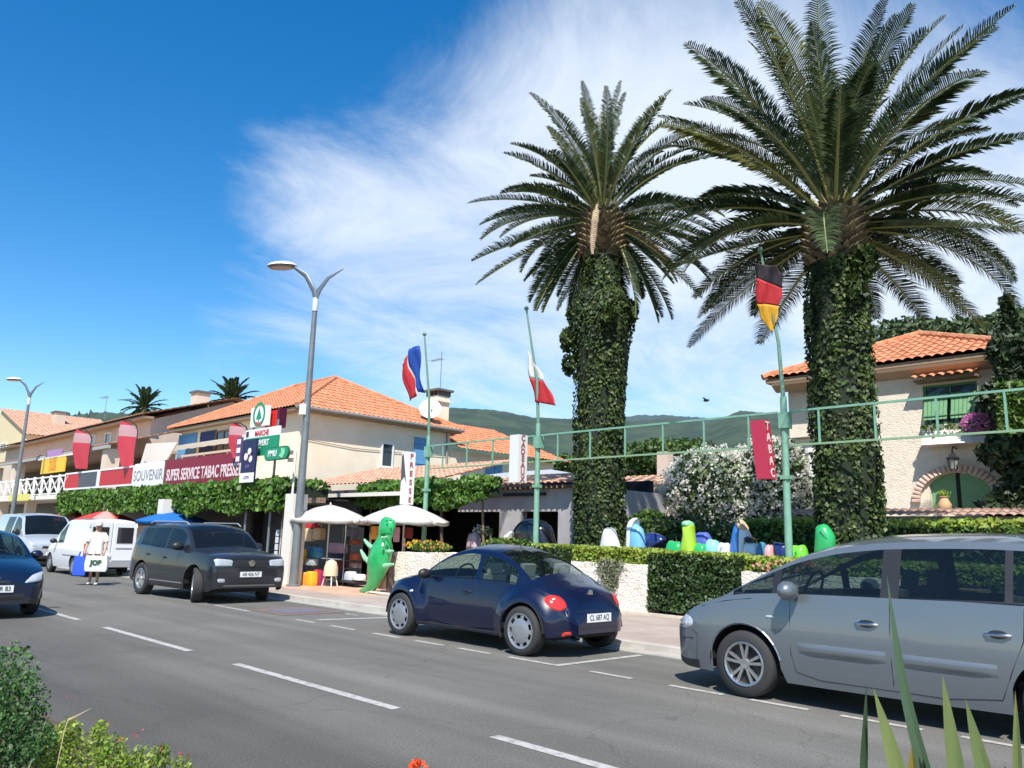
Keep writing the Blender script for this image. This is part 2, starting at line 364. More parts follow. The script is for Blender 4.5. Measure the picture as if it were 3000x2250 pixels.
for (a, b) in ((-10.6, -9.9), (-9.55, -8.9), (-8.6, -7.95), (-7.6, -6.72), (-6.25, -5.65), (-5.15, -4.5), (-4.2, -3.6), (-3.3, -2.6), (-2.3, -1.6), (-1.2, -.6), (-12.9, -12.3), (-11.8, -11.1), (-16.1, -14.6), (-18.6, -17.4)):
    strip(a, b, 7.56, 7.66)
mk.add([(-6.82, 7.6, .0055), (-6.72, 7.6, .0055), (-6.66, 9.25, .0055), (-6.76, 9.25, .0055)], [(0, 1, 2, 3)])
mk.add([(-12.75, 7.9, .0055), (-12.6, 7.9, .0055), (-12.3, 9.3, .0055), (-12.45, 9.3, .0055)], [(0, 1, 2, 3)])
strip(-13.4, -13.0, 8.9, 9.0)
struct(mk.build('parking_marking', linem, fix=False))
# red-white-blue painted bay sign on the asphalt
b1 = mat('faded_red_paint', (.22, .13, .11), .8, col2=(.13, .115, .10), scale=8); b2 = mat('faded_blue_paint', (.14, .14, .2), .8, col2=(.13, .12, .12), scale=8)
struct(MB().add([(-15.0, 7.75, .006), (-13.6, 7.75, .006), (-13.6, 9.1, .006), (-15.0, 9.1, .006)], [(0, 1, 2, 3)]).build('painted_bay', b1, fix=False))
struct(MB().add([(-14.7, 7.95, .010), (-13.9, 7.95, .010), (-13.9, 8.9, .010), (-14.7, 8.9, .010)], [(0, 1, 2, 3)]).build('painted_symbol', b2, fix=False))

# ---- hills
def hill(name, ridge, dist, depth, m, base=-4, jag=2.5, seed=1):
    random.seed(seed); pts = []
    for i in range(len(ridge)-1):
        (u0, v0), (u1, v1) = ridge[i], ridge[i+1]; n = max(1, int(abs(u1-u0)/6))
        for k in range(n): pts.append((lerp(u0, u1, k/n), lerp(v0, v1, k/n)))
    pts.append(ridge[-1]); mb = MB(); rows = 9; vs = []
    for (u, v) in pts:
        d = ray(u, v); hd = math.hypot(d.x, d.y); P = CAM+d*(dist/hd); dirn = Vector((d.x/hd, d.y/hd, 0))
        for r in range(rows):
            t = r/(rows-1); q = P - dirn*depth*(1-t)
            q.z = base+(P.z-base)*math.sin(t*math.pi/2)**.9 + (random.uniform(-jag, jag)*(1.0 if t > .99 else .25) if r else 0)
            vs.append(q)
        q = P+dirn*depth; q.z = base; vs.append(q)
    K = rows+1
    fs = [(i*K+r, (i+1)*K+r, (i+1)*K+r+1, i*K+r+1) for i in range(len(pts)-1) for r in range(K-1)]
    mb.add(vs, fs); return struct(mb.build(name, m, fix=True, smooth=True, ang=75))
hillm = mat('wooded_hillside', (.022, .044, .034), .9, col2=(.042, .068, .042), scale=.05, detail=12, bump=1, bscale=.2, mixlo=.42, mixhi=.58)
hillb = mat('far_hillside_haze_tint', (.035, .065, .075), .9, col2=(.05, .085, .085), scale=.01, detail=10)  # bluer than the near hills: distance haze put into the colour
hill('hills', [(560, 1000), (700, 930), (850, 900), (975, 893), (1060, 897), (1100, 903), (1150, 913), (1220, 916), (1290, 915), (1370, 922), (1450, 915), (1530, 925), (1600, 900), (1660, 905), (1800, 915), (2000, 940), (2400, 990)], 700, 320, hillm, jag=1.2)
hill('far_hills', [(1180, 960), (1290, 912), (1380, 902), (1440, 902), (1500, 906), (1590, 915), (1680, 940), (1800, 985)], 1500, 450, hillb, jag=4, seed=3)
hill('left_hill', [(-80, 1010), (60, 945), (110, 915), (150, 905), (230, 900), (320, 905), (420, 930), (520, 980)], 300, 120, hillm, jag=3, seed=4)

# ================================================================== WALLS AND HEDGES ALONG THE PAVEMENT
def stonemat(name='rough_limewashed_stone', c1=(.80, .73, .62), c2=(.70, .62, .51), sc=7, st=.5):
    M = mat(name, c1, .9, col2=c2, scale=5, detail=6, mixlo=.45, mixhi=.7)
    nt = M.node_tree; b = nt.nodes['Principled BSDF']; tc = nt.nodes.new('ShaderNodeTexCoord')
    v = nt.nodes.new('ShaderNodeTexVoronoi'); v.feature = 'DISTANCE_TO_EDGE'; v.inputs['Scale'].default_value = sc
    mp = nt.nodes.new('ShaderNodeMapping'); mp.inputs['Scale'].default_value = (1, 1, 2.0); nlink(nt, tc.outputs['Object'], mp.inputs[0]); nlink(nt, mp.outputs[0], v.inputs['Vector'])
    mr = nt.nodes.new('ShaderNodeMapRange'); mr.inputs['From Max'].default_value = .12; nlink(nt, v.outputs['Distance'], mr.inputs['Value'])
    n = nt.nodes.new('ShaderNodeTexNoise'); n.inputs['Scale'].default_value = 22; n.inputs['Detail'].default_value = 5; nlink(nt, tc.outputs['Object'], n.inputs['Vector'])
    ad = nt.nodes.new('ShaderNodeMath'); ad.operation = 'ADD'; nlink(nt, mr.outputs[0], ad.inputs[0]); nlink(nt, n.outputs['Fac'], ad.inputs[1])
    bp = nt.nodes.new('ShaderNodeBump'); bp.inputs['Strength'].default_value = st; bp.inputs['Distance'].default_value = .03
    nlink(nt, ad.outputs[0], bp.inputs['Height']); nlink(nt, bp.outputs[0], b.inputs['Normal']); return M
stone = stonemat()
def jbox(x0, x1, y0, y1, z0, z1, step=.12, j=.018):
    """a box with subdivided, slightly irregular faces"""
    bm = bmesh.new(); nx, ny, nz = [max(1, int(round(abs(q)/step))) for q in (x1-x0, y1-y0, z1-z0)]
    mb = MB(); idx = {}
    def P(i, j_, k):
        key = (i, j_, k)
        if key not in idx:
            idx[key] = len(mb.v); e = [random.uniform(-j, j) for _ in range(3)]
            mb.v.append((lerp(x0, x1, i/nx)+e[0], lerp(y0, y1, j_/ny)+e[1], lerp(z0, z1, k/nz)+(e[2] if 0 < k else 0)))
        return idx[key]
    for i in range(nx):
        for k in range(nz):
            mb.f.append((P(i, 0, k), P(i+1, 0, k), P(i+1, 0, k+1), P(i, 0, k+1))); mb.f.append((P(i, ny, k), P(i, ny, k+1), P(i+1, ny, k+1), P(i+1, ny, k)))
        for q in range(ny):
            mb.f.append((P(i, q, nz), P(i+1, q, nz), P(i+1, q+1, nz), P(i, q+1, nz)))
    for q in range(ny):
        for k in range(nz):
            mb.f.append((P(0, q, k), P(0, q, k+1), P(0, q+1, k+1), P(0, q+1, k))); mb.f.append((P(nx, q, k), P(nx, q+1, k), P(nx, q+1, k+1), P(nx, q, k+1)))
    bm.free(); return mb
WY = 13.6
o = jbox(-16.3, -14.75, 12.15, 13.9, .08, 1.10).build('stone_wall', stone, smooth=True); tag(o, 'rough cream stone wall block beside the green inflatable crocodile', 'wall', 'cream stone wall blocks along the pavement')
o = jbox(-11.75, -9.72, WY, WY+.45, .08, 1.06).build('stone_wall', stone, smooth=True); tag(o, 'rough cream stone wall block behind the tail of the blue car, grey plant hanging on it', 'wall', 'cream stone wall blocks along the pavement')
o = jbox(-7.62, -4.6, WY, WY+.45, .08, 1.04).build('stone_wall', stone, smooth=True); tag(o, 'rough cream stone wall block behind the bonnet of the silver minivan', 'wall', 'cream stone wall blocks along the pavement')
plinth = mat('plinth_concrete', (.6, .54, .44), .9, col2=(.5, .43, .34), scale=3)
struct(MB().bb(-14.7, -2, WY-.12, WY+.05, .02, .13).build('wall_footing', plinth))
def hedge(name, x0, x1, y0, y1, z0, z1, n, size, m, label, group=None, faces='ft', cat='hedge', mtop=None, bumpy=.04):
    t = thing(name, label, cat, (0, 0, 0), group=group)
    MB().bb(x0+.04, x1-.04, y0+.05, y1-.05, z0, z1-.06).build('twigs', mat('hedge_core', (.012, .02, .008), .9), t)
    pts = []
    a = (x1-x0)*(z1-z0); b = (x1-x0)*(y1-y0); c = (y1-y0)*(z1-z0)
    mb = MB(); mt = MB()
    for _ in range(n):
        r = random.uniform(0, a+b+c*2)
        if r < a: mb_ = mb; p = (random.uniform(x0, x1), y0+random.uniform(-.02, .07), random.uniform(z0, z1))
        elif r < a+b: mb_ = mt; p = (random.uniform(x0, x1), random.uniform(y0, y1), z1+random.uniform(-.05, bumpy))
        elif r < a+b+c: mb_ = mb; p = (x1-random.uniform(-.02, .07), random.uniform(y0, y1), random.uniform(z0, z1))
        else: mb_ = mb; p = (x0+random.uniform(-.02, .07), random.uniform(y0, y1), random.uniform(z0, z1))
        leafcloud(mb_, [p], size, flat=.45, nrm=(0, -.6, .5))
    mb.build('leaves', m, t, fix=False)
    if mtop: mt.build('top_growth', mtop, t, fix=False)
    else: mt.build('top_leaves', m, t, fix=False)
    return t
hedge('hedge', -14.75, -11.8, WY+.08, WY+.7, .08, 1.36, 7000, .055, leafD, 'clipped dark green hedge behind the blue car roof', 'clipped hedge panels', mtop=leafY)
hedge('hedge', -11.8, -9.74, WY+.1, WY+.7, 1.06, 1.34, 3000, .055, leafY, 'band of clipped hedge growing over the stone block with the hanging plant', 'clipped hedge panels')
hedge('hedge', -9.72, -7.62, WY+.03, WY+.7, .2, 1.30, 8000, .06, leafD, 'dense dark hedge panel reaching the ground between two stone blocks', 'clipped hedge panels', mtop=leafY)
hedge('hedge', -7.62, -2.5, WY+.1, WY+.7, 1.04, 1.27, 5000, .055, leafY, 'low hedge top with pink flowers above the block behind the minivan', 'clipped hedge panels')
# grey plant hanging on the block
t = thing('trailing_plant', 'grey green trailing plant hanging over the middle stone wall block', 'plant')
mb = MB()
for _ in range(700):
    q = random.random(); p = (-10.62+random.gauss(0, .20)*(1-q*.75)+q*.03, WY-.05-random.random()*.06, 1.13-q*.62)
    leafcloud(mb, [p], .045, aspect=2)
mb.build('foliage', mat('leaf_grey', (.2, .22, .13), .8, island=.3, trans=.2), t, fix=False)
mb = MB(); mb.tube([(-10.62, WY+.05, 1.1), (-10.6, WY-.05, 1.0), (-10.6, WY-.05, .6)], .012, 5); mb.build('stem', barkM, t)
# pink / orange flowers over the right block
def flowers(label, cx, cy, cz, rx, n, cols, name='flowering_plant', rz=.12, leaves=leafM, nl=500, ls=.05):
    t = thing(name, label, 'flowers')
    mb = MB(); leafcloud(mb, blobpts((cx, cy, cz), (rx, .25, rz), nl, .1), ls); mb.build('foliage', leaves, t, fix=False)
    for i, c in enumerate(cols):
        mb = MB()
        for p in blobpts((cx, cy-.05, cz+.04), (rx, .3, rz*1.1), n, .6):
            for a in range(5):
                q = a*1.2566+random.random(); d = Vector((math.cos(q), -.3, math.sin(q)))*.028
                s_ = Vector((-math.sin(q), 0, math.cos(q)))*.016
                mb.add([p, p+d*.6+s_, p+d*1.2, p+d*.6-s_], [(0, 1, 2, 3)])
        mb.build('petals', mat('petal_%d%d%d' % tuple(int(x*99) for x in c), c, .6, trans=.3), t, fix=False)
    return t
flowers('yellow and orange flowers on the stone block beside the crocodile', -15.6, 12.7, 1.25, .85, 60, [(.75, .55, .04), (.7, .25, .08)], nl=1500)
flowers('pink and orange flowers over the stone block behind the minivan', -6.6, 13.7, 1.12, .8, 45, [(.7, .28, .2), (.75, .4, .3)], rz=.10)
flowers('bushy yellow green plants growing on the low wall left of the blue car roof', -13.9, 13.8, 1.40, .8, 10, [(.6, .5, .1)], nl=1500, leaves=leafM)
# ================================================================== VEHICLES
def interp(P):
    xs = [p[0] for p in P]; ys = [p[1] for p in P]; n = len(xs)
    d = [(ys[i+1]-ys[i])/(xs[i+1]-xs[i]) for i in range(n-1)]
    mt = [d[0]]+[0 if d[i-1]*d[i] <= 0 else 2*d[i-1]*d[i]/(d[i-1]+d[i]) for i in range(1, n-1)]+[d[-1]]
    def f(x):
        if x <= xs[0]: return ys[0]
        if x >= xs[-1]: return ys[-1]
        i = 0
        while x > xs[i+1]: i += 1
        h = xs[i+1]-xs[i]; t = (x-xs[i])/h
        return (2*t**3-3*t*t+1)*ys[i]+(t**3-2*t*t+t)*h*mt[i]+(-2*t**3+3*t*t)*ys[i+1]+(t**3-t*t)*h*mt[i+1]
    return f
class Body:
    def __init__(s, sp):
        s.sp = sp; s.L = sp['L']; s.top = interp(sp['top']); s.belt = interp(sp['belt']); s.low = interp(sp['low']); s.plan = interp(sp['plan'])
        s.wh = sp['wheels']; s.R = sp['R']; s.Ra = s.R+sp.get('gap', .055); s.tum = sp.get('tumble', .28); s.bul = sp.get('bulge', 0)
        s.crownh = interp(sp['crown']); s.bf = sp.get('beltfrac', .955)
    def zl(s, x):
        z = s.low(x)
        for xw in s.wh:
            q = s.Ra**2-(x-xw)**2
            if q > 0: z = max(z, s.R+math.sqrt(q)*.99)
        return z
    def info(s, x):
        zt = s.top(x); zb = min(s.belt(x), zt-.012); zl = min(s.zl(x), zb-.02); zr = max(zb+.002, zt-s.crownh(x)); wm = s.plan(x)
        return zl, zb, zr, zt, wm
    def sidey(s, x, z, inf=None):
        zl, zb, zr, zt, wm = inf or s.info(x)
        zm = s.sp.get('zmid', .62); lo = s.low(x)
        if z <= zm: f = 1-.07*((zm-z)/max(.05, zm-.18))**2
        else: f = 1-(1-s.bf)*((z-zm)/max(.05, zb-zm))**1.7
        y = wm*f
        if s.bul:
            b = 0
            for xw in s.wh:
                d = math.hypot(x-xw, (z-s.R)*.92); r0, r1 = s.Ra+.02, s.sp.get('fr', .62)
                t = 1-min(1, max(0, (d-r0)/(r1-r0))); b = max(b, t*t*(3-2*t))
            y += s.bul*b
        return y
    def greeny(s, x, z, inf):
        zl, zb, zr, zt, wm = inf
        y = s.sidey(x, zb, inf)-.012; h = z-zb
        return y - s.tum*h - .22*h*h*.6
    def hw(s, x, z):
        if x < 0 or x > s.L: return -1
        inf = s.info(x); zl, zb, zr, zt, wm = inf
        if z < s.low(x): return -1
        if z <= zb: return s.sidey(x, z, inf)
        if z <= zr: return s.greeny(x, z, inf)
        if z < zt: return s.greeny(x, zr, inf)*(1-(z-zr)/(zt-zr))**(1/2.3)
        return -1
    def frontx(s, y, z, rear=False):
        for k in range(600):
            x = k*.004
            xx = s.L-x if rear else x
            if s.hw(xx, z) >= abs(y): return xx
        return (s.L-.3) if rear else .3
    def crownz(s, x, y):
        inf = s.info(x); wr = s.greeny(x, inf[2], inf)
        return inf[2]+(inf[3]-inf[2])*(1-min(1, abs(y)/wr)**2.3)
def make_car(name, label, cat, sp, loc, rz, paint, group=None, extras=None):
    B = Body(sp); T = thing(name, label, cat, loc, rz, group)
    L = B.L; xs = set()
    k = 0
    for i in range(int(L/.05)+1): xs.add(round(i*.05, 4))
    for e in (.006, .015, .03, .075, .1, .13): xs.add(e); xs.add(round(L-e, 4))
    xs.add(round(L, 4))
    for xw in B.wh:
        for i in range(25): xs.add(round(xw+B.Ra*math.cos(math.pi*i/24), 4))
    cuts = []
    for w in sp['side_glass']: cuts += [w[0], w[1]]
    for w in sp.get('doors', []): cuts += [w[0], w[1]]
    for q in ('windscreen', 'rear_glass'):
        if q in sp: cuts += list(sp[q][:2])
    for c in cuts: xs.add(round(c, 4))
    xs = sorted(x for x in xs if 0 <= x <= L); X = [xs[0]]
    for x in xs[1:]:
        if x-X[-1] > .0055 or x in [round(c, 4) for c in cuts]: X.append(x)
    NS, NG, NC = 14, 8, 10
    cols = []
    for x in X:
        inf = B.info(x); zl, zb, zr, zt, wm = inf; c = []
        for i in range(NS+1):
            z = zl+(zb-zl)*i/NS; c.append((B.sidey(x, z, inf), z))
        for i in range(1, NG+1):
            z = zb+(zr-zb)*i/NG; c.append((B.greeny(x, z, inf), z))
        wr = B.greeny(x, zr, inf)
        for i in range(1, NC+1):
            t = i/NC; y = wr*math.cos(t*math.pi/2)**.9 if i < NC else 0; y = wr*(1-t)**1.0 if True else y
            c.append((y, zr+(zt-zr)*(1-(y/wr)**2.3)))
        cols.append(c)
    parts = {}
    def put(key, quad):
        parts.setdefault(key, []).append(quad)
    paintkey = 'body'
    for a in range(len(X)-1):
        x0, x1 = X[a], X[a+1]; xm = (x0+x1)/2; c0, c1 = cols[a], cols[a+1]; inf = B.info(xm); gh = inf[2]-inf[1]
        for r in range(len(c0)-1):
            for s_ in (1, -1):
                q = [(x0, s_*c0[r][0], c0[r][1]), (x1, s_*c1[r][0], c1[r][1]), (x1, s_*c1[r+1][0], c1[r+1][1]), (x0, s_*c0[r+1][0], c0[r+1][1])]
                if s_ < 0: q = q[::-1]
                key = ('body', 0)
                if r < NS:
                    for di, w in enumerate(sp.get('doors', [])):
                        if w[0] <= xm <= w[1] and (r >= 1): key = ('door', di*2+(s_ > 0))
                elif r < NS+NG:
                    g = r-NS; hit = False
                    if gh > .045 and 0 <= g < NG-1:
                        for wi, w in enumerate(sp['side_glass']):
                            if w[0] <= xm <= w[1]: key = ('side_window', wi*2+(s_ > 0)); hit = True
                        if not hit and sp.get('pillar') and sp['pillar'][0] <= xm <= sp['pillar'][1]: key = ('pillar_trim', (s_ > 0)+2*sum(1 for w in sp['side_glass'] if xm > w[1]))
                    elif g == NG-1 and sp.get('pillar') and gh > .1 and sp['pillar'][0]-.1 <= xm <= sp['pillar'][1]+.1 and sp.get('topblack'): key = ('pillar_trim', 0)
                else:
                    cc = r-NS-NG
                    for nm in ('windscreen', 'rear_glass'):
                        if nm in sp and sp[nm][0] <= xm <= sp[nm][1] and cc >= 1: key = (nm if nm == 'windscreen' else 'rear_window', 0)
                    if 'hood' in sp and sp['hood'][0] <= xm <= sp['hood'][1] and cc >= 1: key = ('bonnet', 0)
                zq = sum(p[2] for p in q)/4
                if key == ('body', 0) and sp.get('bumper_black') and zq < sp['bumper_black'](xm): key = ('bumper_trim', int(xm > L/2))
                put(key, q)
    for end, c, rev in ((0, cols[0], False), (-1, cols[-1], True)):
        x = X[end]
        for r in range(len(c)-1):
            q = [(x, -c[r][0], c[r][1]), (x, c[r][0], c[r][1]), (x, c[r+1][0], c[r+1][1]), (x, -c[r+1][0], c[r+1][1])]
            zq = (c[r][1]+c[r+1][1])/2
            key = ('rear_window', 0) if (rev and sp.get('rear_end_glass') and sp['rear_end_glass'][0] < zq < sp['rear_end_glass'][1]) else ('body', 0)
            if key == ('body', 0) and sp.get('bumper_black') and zq < sp['bumper_black'](x): key = ('bumper_trim', int(x > L/2))
            put(key, q if rev else q[::-1])
    G_ = sp.get('glass') or glassmat('car_glass')
    mm = {'body': paint, 'door': paint, 'bonnet': paint, 'side_window': G_, 'windscreen': G_, 'rear_window': G_, 'pillar_trim': black, 'bumper_trim': sp.get('bumper_mat', black)}
    for key, quads in parts.items():
        vid = {}; vs = []; fs = []
        for q in quads:
            f = []
            for p in q:
                kk = (round(p[0], 4), round(p[1], 4), round(p[2], 4))
                if kk not in vid: vid[kk] = len(vs); vs.append(p)
                if vid[kk] not in f: f.append(vid[kk])
            if len(f) > 2: fs.append(tuple(f))
        if not fs: continue
        mb = MB(); mb.v = vs; mb.f = fs; mb.build(key[0], mm[key[0]], T, smooth=True, ang=50, fix=False)
    W = max(p[1] for p in sp['plan']) + sp.get('bulge', 0)
    # underbody, wheel wells and cabin
    mb = MB(); mb.bb(.35, L-.35, -W*.72, W*.72, .22, .42); mb.build('underbody', dark, T)
    for xw in B.wh:
        for s_ in (1, -1):
            mb = MB(); n = 14; pr = [(xw+(B.Ra+.01)*math.cos(math.pi*i/n), B.R+(B.Ra+.01)*math.sin(math.pi*i/n)) for i in range(n+1)]
            y0, y1 = s_*(W*.60), s_*(W-.035)
            vs = [(p[0], y, p[1]) for y in (y0, y1) for p in pr]; mb.add(vs, [(i, i+1, n+2+i, n+1+i) for i in range(n)]+[tuple(range(n+1))])
            mb.build('wheel_arch_liner', dark, T, fix=False)
    if not sp.get('nocabin'):
        fx, rx = sp['cabin']; bz = B.belt((fx+rx)/2)
        mb = MB(); mb.bb(fx-.25, rx+.1, -W*.74, W*.74, .42, .47); mb.box((fx-.1, 0, bz-.12), (.45, W*1.5, .18)); mb.build('dashboard', mat('cabin_plastic', (.03, .03, .032), .8), T)
        sm = sp.get('seatmat') or mat('seat_fabric', (.08, .08, .085), .9)
        rows = sp.get('seats', [fx+.95, rx-.45])
        for xr in rows:
            for s_ in (1, -1):
                mb = MB(); y = s_*W*.4
                hs_ = sp.get('seatdrop', .08); mb.box((xr, y, bz-.42), (.5, .5, .14)); mb.box((xr+.28, y, bz-.14-hs_), (.13, .46, .60), ry=.2); mb.box((xr+.38, y, bz+.24-hs_), (.08, .24, .16), ry=.2)
                mb.build('seat', sm, T)
        mb = MB(); n = 16; c = Vector((fx+.28, -W*.4 if not sp.get('lhd_flip') else W*.4, bz+.02))
        pts = [c+Vector((.06*math.sin(2*math.pi*i/n), .18*math.cos(2*math.pi*i/n), .17*math.sin(2*math.pi*i/n))) for i in range(n+1)]
        mb.tube(pts, .014, 5); mb.build('steering_wheel', black, T)
    # wheels
    rub = mat('tyre_rubber', (.03, .03, .03), .8)
    for wi, xw in enumerate(B.wh):
        for s_ in (1, -1):
            wr = bpy.data.objects.new('wheel', None); COL.objects.link(wr); wr.parent = T; wr.location = (xw, s_*(W-.115+sp.get('track', 0)), B.R)
            if wi == 0 and sp.get('steer'): wr.rotation_euler = (0, 0, sp['steer'])
            tw = sp.get('tw', .1); R = B.R; rr_ = sp.get('rim', R*.63)
            mb = MB(); mb.lathe([(rr_, -tw), (R*.93, -tw), (R*.985, -tw*.75), (R, -tw*.5), (R, tw*.5), (R*.985, tw*.75), (R*.93, tw), (rr_+.01, tw*.96), (rr_, tw*.8)], n=36, axis='Y', cap=False)
            ty = mb.build('tyre', rub, wr, smooth=True, ang=60)
            mb = MB(); sd = s_
            style = sp['rimstyle']
            mb.lathe([(rr_+.004, tw*.9*sd), (rr_-.012, tw*.98*sd), (rr_-.03, tw*.9*sd), (rr_-.035, tw*.3*sd)], n=32, axis='Y', cap=False)
            if style[0] == 'spoke':
                ns = style[1]
                mb.lathe([(.001, tw*.80*sd), (rr_*.20, tw*.82*sd), (rr_*.26, tw*.6*sd)], n=14, axis='Y', cap=False)
                for i in range(ns):
                    for off in ((-.13, .13) if style[2] else (0,)):
                        q = 2*math.pi*i/ns+.3
                        a0 = q+off*1.3; a1 = q+off*1.55
                        p0 = Vector((math.cos(a0)*rr_*.18, tw*.74*sd, math.sin(a0)*rr_*.18)); p1 = Vector((math.cos(a1)*rr_*.94, tw*.8*sd, math.sin(a1)*rr_*.94))
                        t_ = (p1-p0).normalized(); u_ = Vector((0, 1, 0)).cross(t_); w0, w1 = style[3], style[3]*1.25
                        dy = Vector((0, -.03*sd, 0))
                        vs = [p0+u_*w0, p0-u_*w0, p1-u_*w1, p1+u_*w1]; mb.add(vs+[v+dy for v in vs], [(0, 1, 2, 3), (4, 5, 6, 7), (0, 1, 5, 4), (1, 2, 6, 5), (2, 3, 7, 6), (3, 0, 4, 7)])
            else:      # disc cap with holes round the rim
                mb.lathe([(.001, tw*1.0*sd), (rr_*.3, tw*1.02*sd), (rr_*.62, tw*.92*sd), (rr_*.68, tw*.86*sd)], n=32, axis='Y', cap=False)
                mb.lathe([(rr_*.86, tw*.84*sd), (rr_*.97, tw*.9*sd)], n=32, axis='Y', cap=False)
                ns = style[1]
                for i in range(ns):
                    q = 2*math.pi*i/ns; a0, a1 = q-.14, q+.14
                    vs = [(math.cos(a)*r_, tw*.86*sd, math.sin(a)*r_) for r_, a in ((rr_*.66, a0), (rr_*.66, a1), (rr_*.88, a1+.03), (rr_*.88, a0-.03))]
                    mb.add(vs, [(0, 1, 2, 3)])
            mb.build('rim', sp.get('rimmat') or mat('alloy', (.55, .55, .56), .3, .8), wr, smooth=True, ang=30)
            mb = MB(); mb.lathe([(.001, tw*.35*sd), (rr_*.97, tw*.35*sd)], n=24, axis='Y', cap=False); mb.build('brake_disc', mat('brake_dark', (.02, .02, .02), .6), wr)
    # surface helpers in car space
    def side_strip(nm, pts, w, m, s_=-1, off=.004, th=None):
        mb = MB(); out = []
        for (x, z) in pts: out.append(Vector((x, s_*(B.hw(x, z)+off), z)))
        mb.tube(out, w, 4 if th is None else 6, flat=1.0); return mb.build(nm, m, T)
    def side_patch(nm, x0, x1, z0, z1, m, s_=-1, off=.006, rnd=0, nu=10, nv=5, taper=0):
        g = []
        for i in range(nu+1):
            for j in range(nv+1):
                a, b = 2*i/nu-1, 2*j/nv-1
                if rnd: a_, b_ = a*math.sqrt(1-b*b/2*rnd), b*math.sqrt(1-a*a/2*rnd)
                else: a_, b_ = a, b
                x = lerp(x0, x1, (a_+1)/2); z = lerp(z0, z1, (b_+1)/2)+taper*(a_)*0
                d = off*(1-max(abs(a), abs(b))**6*.95)
                g.append((x, s_*(B.hw(x, z)+d), z))
        mb = MB().add(g, [(i*(nv+1)+j, (i+1)*(nv+1)+j, (i+1)*(nv+1)+j+1, i*(nv+1)+j+1) for i in range(nu) for j in range(nv)])
        return mb.build(nm, m, T, smooth=True, ang=80)
    def end_patch(nm, quad, m, rear=False, off=.008, rnd=0, nu=10, nv=8):
        """quad: (y,z) corners  bottom-left, bottom-right, top-right, top-left"""
        g = []
        sgn = 1 if rear else -1
        for i in range(nu+1):
            for j in range(nv+1):
                a, b = 2*i/nu-1, 2*j/nv-1
                if rnd: a_, b_ = a*math.sqrt(1-b*b/2*rnd), b*math.sqrt(1-a*a/2*rnd)
                else: a_, b_ = a, b
                s, t = (a_+1)/2, (b_+1)/2
                y = lerp(lerp(quad[0][0], quad[1][0], s), lerp(quad[3][0], quad[2][0], s), t); z = lerp(lerp(quad[0][1], quad[1][1], s), lerp(quad[3][1], quad[2][1], s), t)
                d = off*(1-max(abs(a), abs(b))**6*.95)
                g.append((B.frontx(y, z, rear)+sgn*d, y, z))
        mb = MB().add(g, [(i*(nv+1)+j, (i+1)*(nv+1)+j, (i+1)*(nv+1)+j+1, i*(nv+1)+j+1) for i in range(nu) for j in range(nv)])
        return mb.build(nm, m, T, smooth=True, ang=80)
    def plate(txt, z, rear=False, y=0, yellow=False, w=.5):
        x = B.frontx(y, z, rear); sg = 1 if rear else -1
        mb = MB(); mb.box((x+sg*.016, y, z), (.012, w, .11)); p = mb.build('number_plate', mat('plate_white', (.75, .75, .74), .4), T)
        text('plate_lettering', txt, .10, (x+sg*.026, y, z), (0, sg, 0), (0, 0, 1), black, p, depth=.003, sx=.86)
    def mirror(x, z, m, s_=-1, sz=(.12, .20, .14)):
        y = B.hw(x, z-.05)
        mb = MB(); mb.ball((x, s_*(y+.13), z), (sz[0]*.6, sz[1]*.55, sz[2]*.55), 12, 8); o_ = mb.build('wing_mirror', m, T, smooth=True)
        mb = MB(); mb.bar((x, s_*(y-.02), z-.05), (x, s_*(y+.10), z-.03), .05, .04); mb.build('mirror_arm', black, o_)
    def handle(x, z, m, s_=-1, ln=.2):
        y = B.hw(x, z)
        mb = MB(); mb.tube([(x-ln/2, s_*(y+.004), z-.003), (x-ln*.3, s_*(y+.03), z), (x+ln*.3, s_*(y+.03), z), (x+ln/2, s_*(y+.004), z-.003)], .012, 6, flat=1); mb.build('door_handle', m, T, smooth=True)
        mb = MB()
        for i in range(1):
            side_patch('handle_recess', x-ln*.38, x+ln*.38, z-.035, z+.035, black, s_, .002, 1, 8, 4)
    T['_nose'] = 0
    if extras: extras(B, T, dict(side_strip=side_strip, side_patch=side_patch, end_patch=end_patch, plate=plate, mirror=mirror, handle=handle))
    del T['_nose']
    for (x0, x1, y0, y1) in sp.get('squeeze', []):       # pull the nose or tail in a little
        for o_ in list(T.children)+[q for c_ in T.children for q in c_.children]:
            if o_.type != 'MESH' or o_.name.startswith(('tyre', 'rim', 'brake')): continue
            for v in o_.data.vertices:
                x = v.co.x
                if x0 < x1 and x < x1: v.co.x = y0+(x-x0)*(x1-y0)/(x1-x0)
                elif x0 > x1 and x > x1: v.co.x = y0+(x-x0)*(x1-y0)/(x1-x0)
    return T, B

lampR = mat('red_lens', (.55, .03, .02), .15, coat=.6); lampC = mat('clear_lamp', (.55, .57, .6), .12, .3, coat=1); lampO = mat('orange_lens', (.6, .2, .03), .2)
def carpaint(name, c, metal=.5, rough=.32): return mat(name, c, rough, metal, coat=1.0)

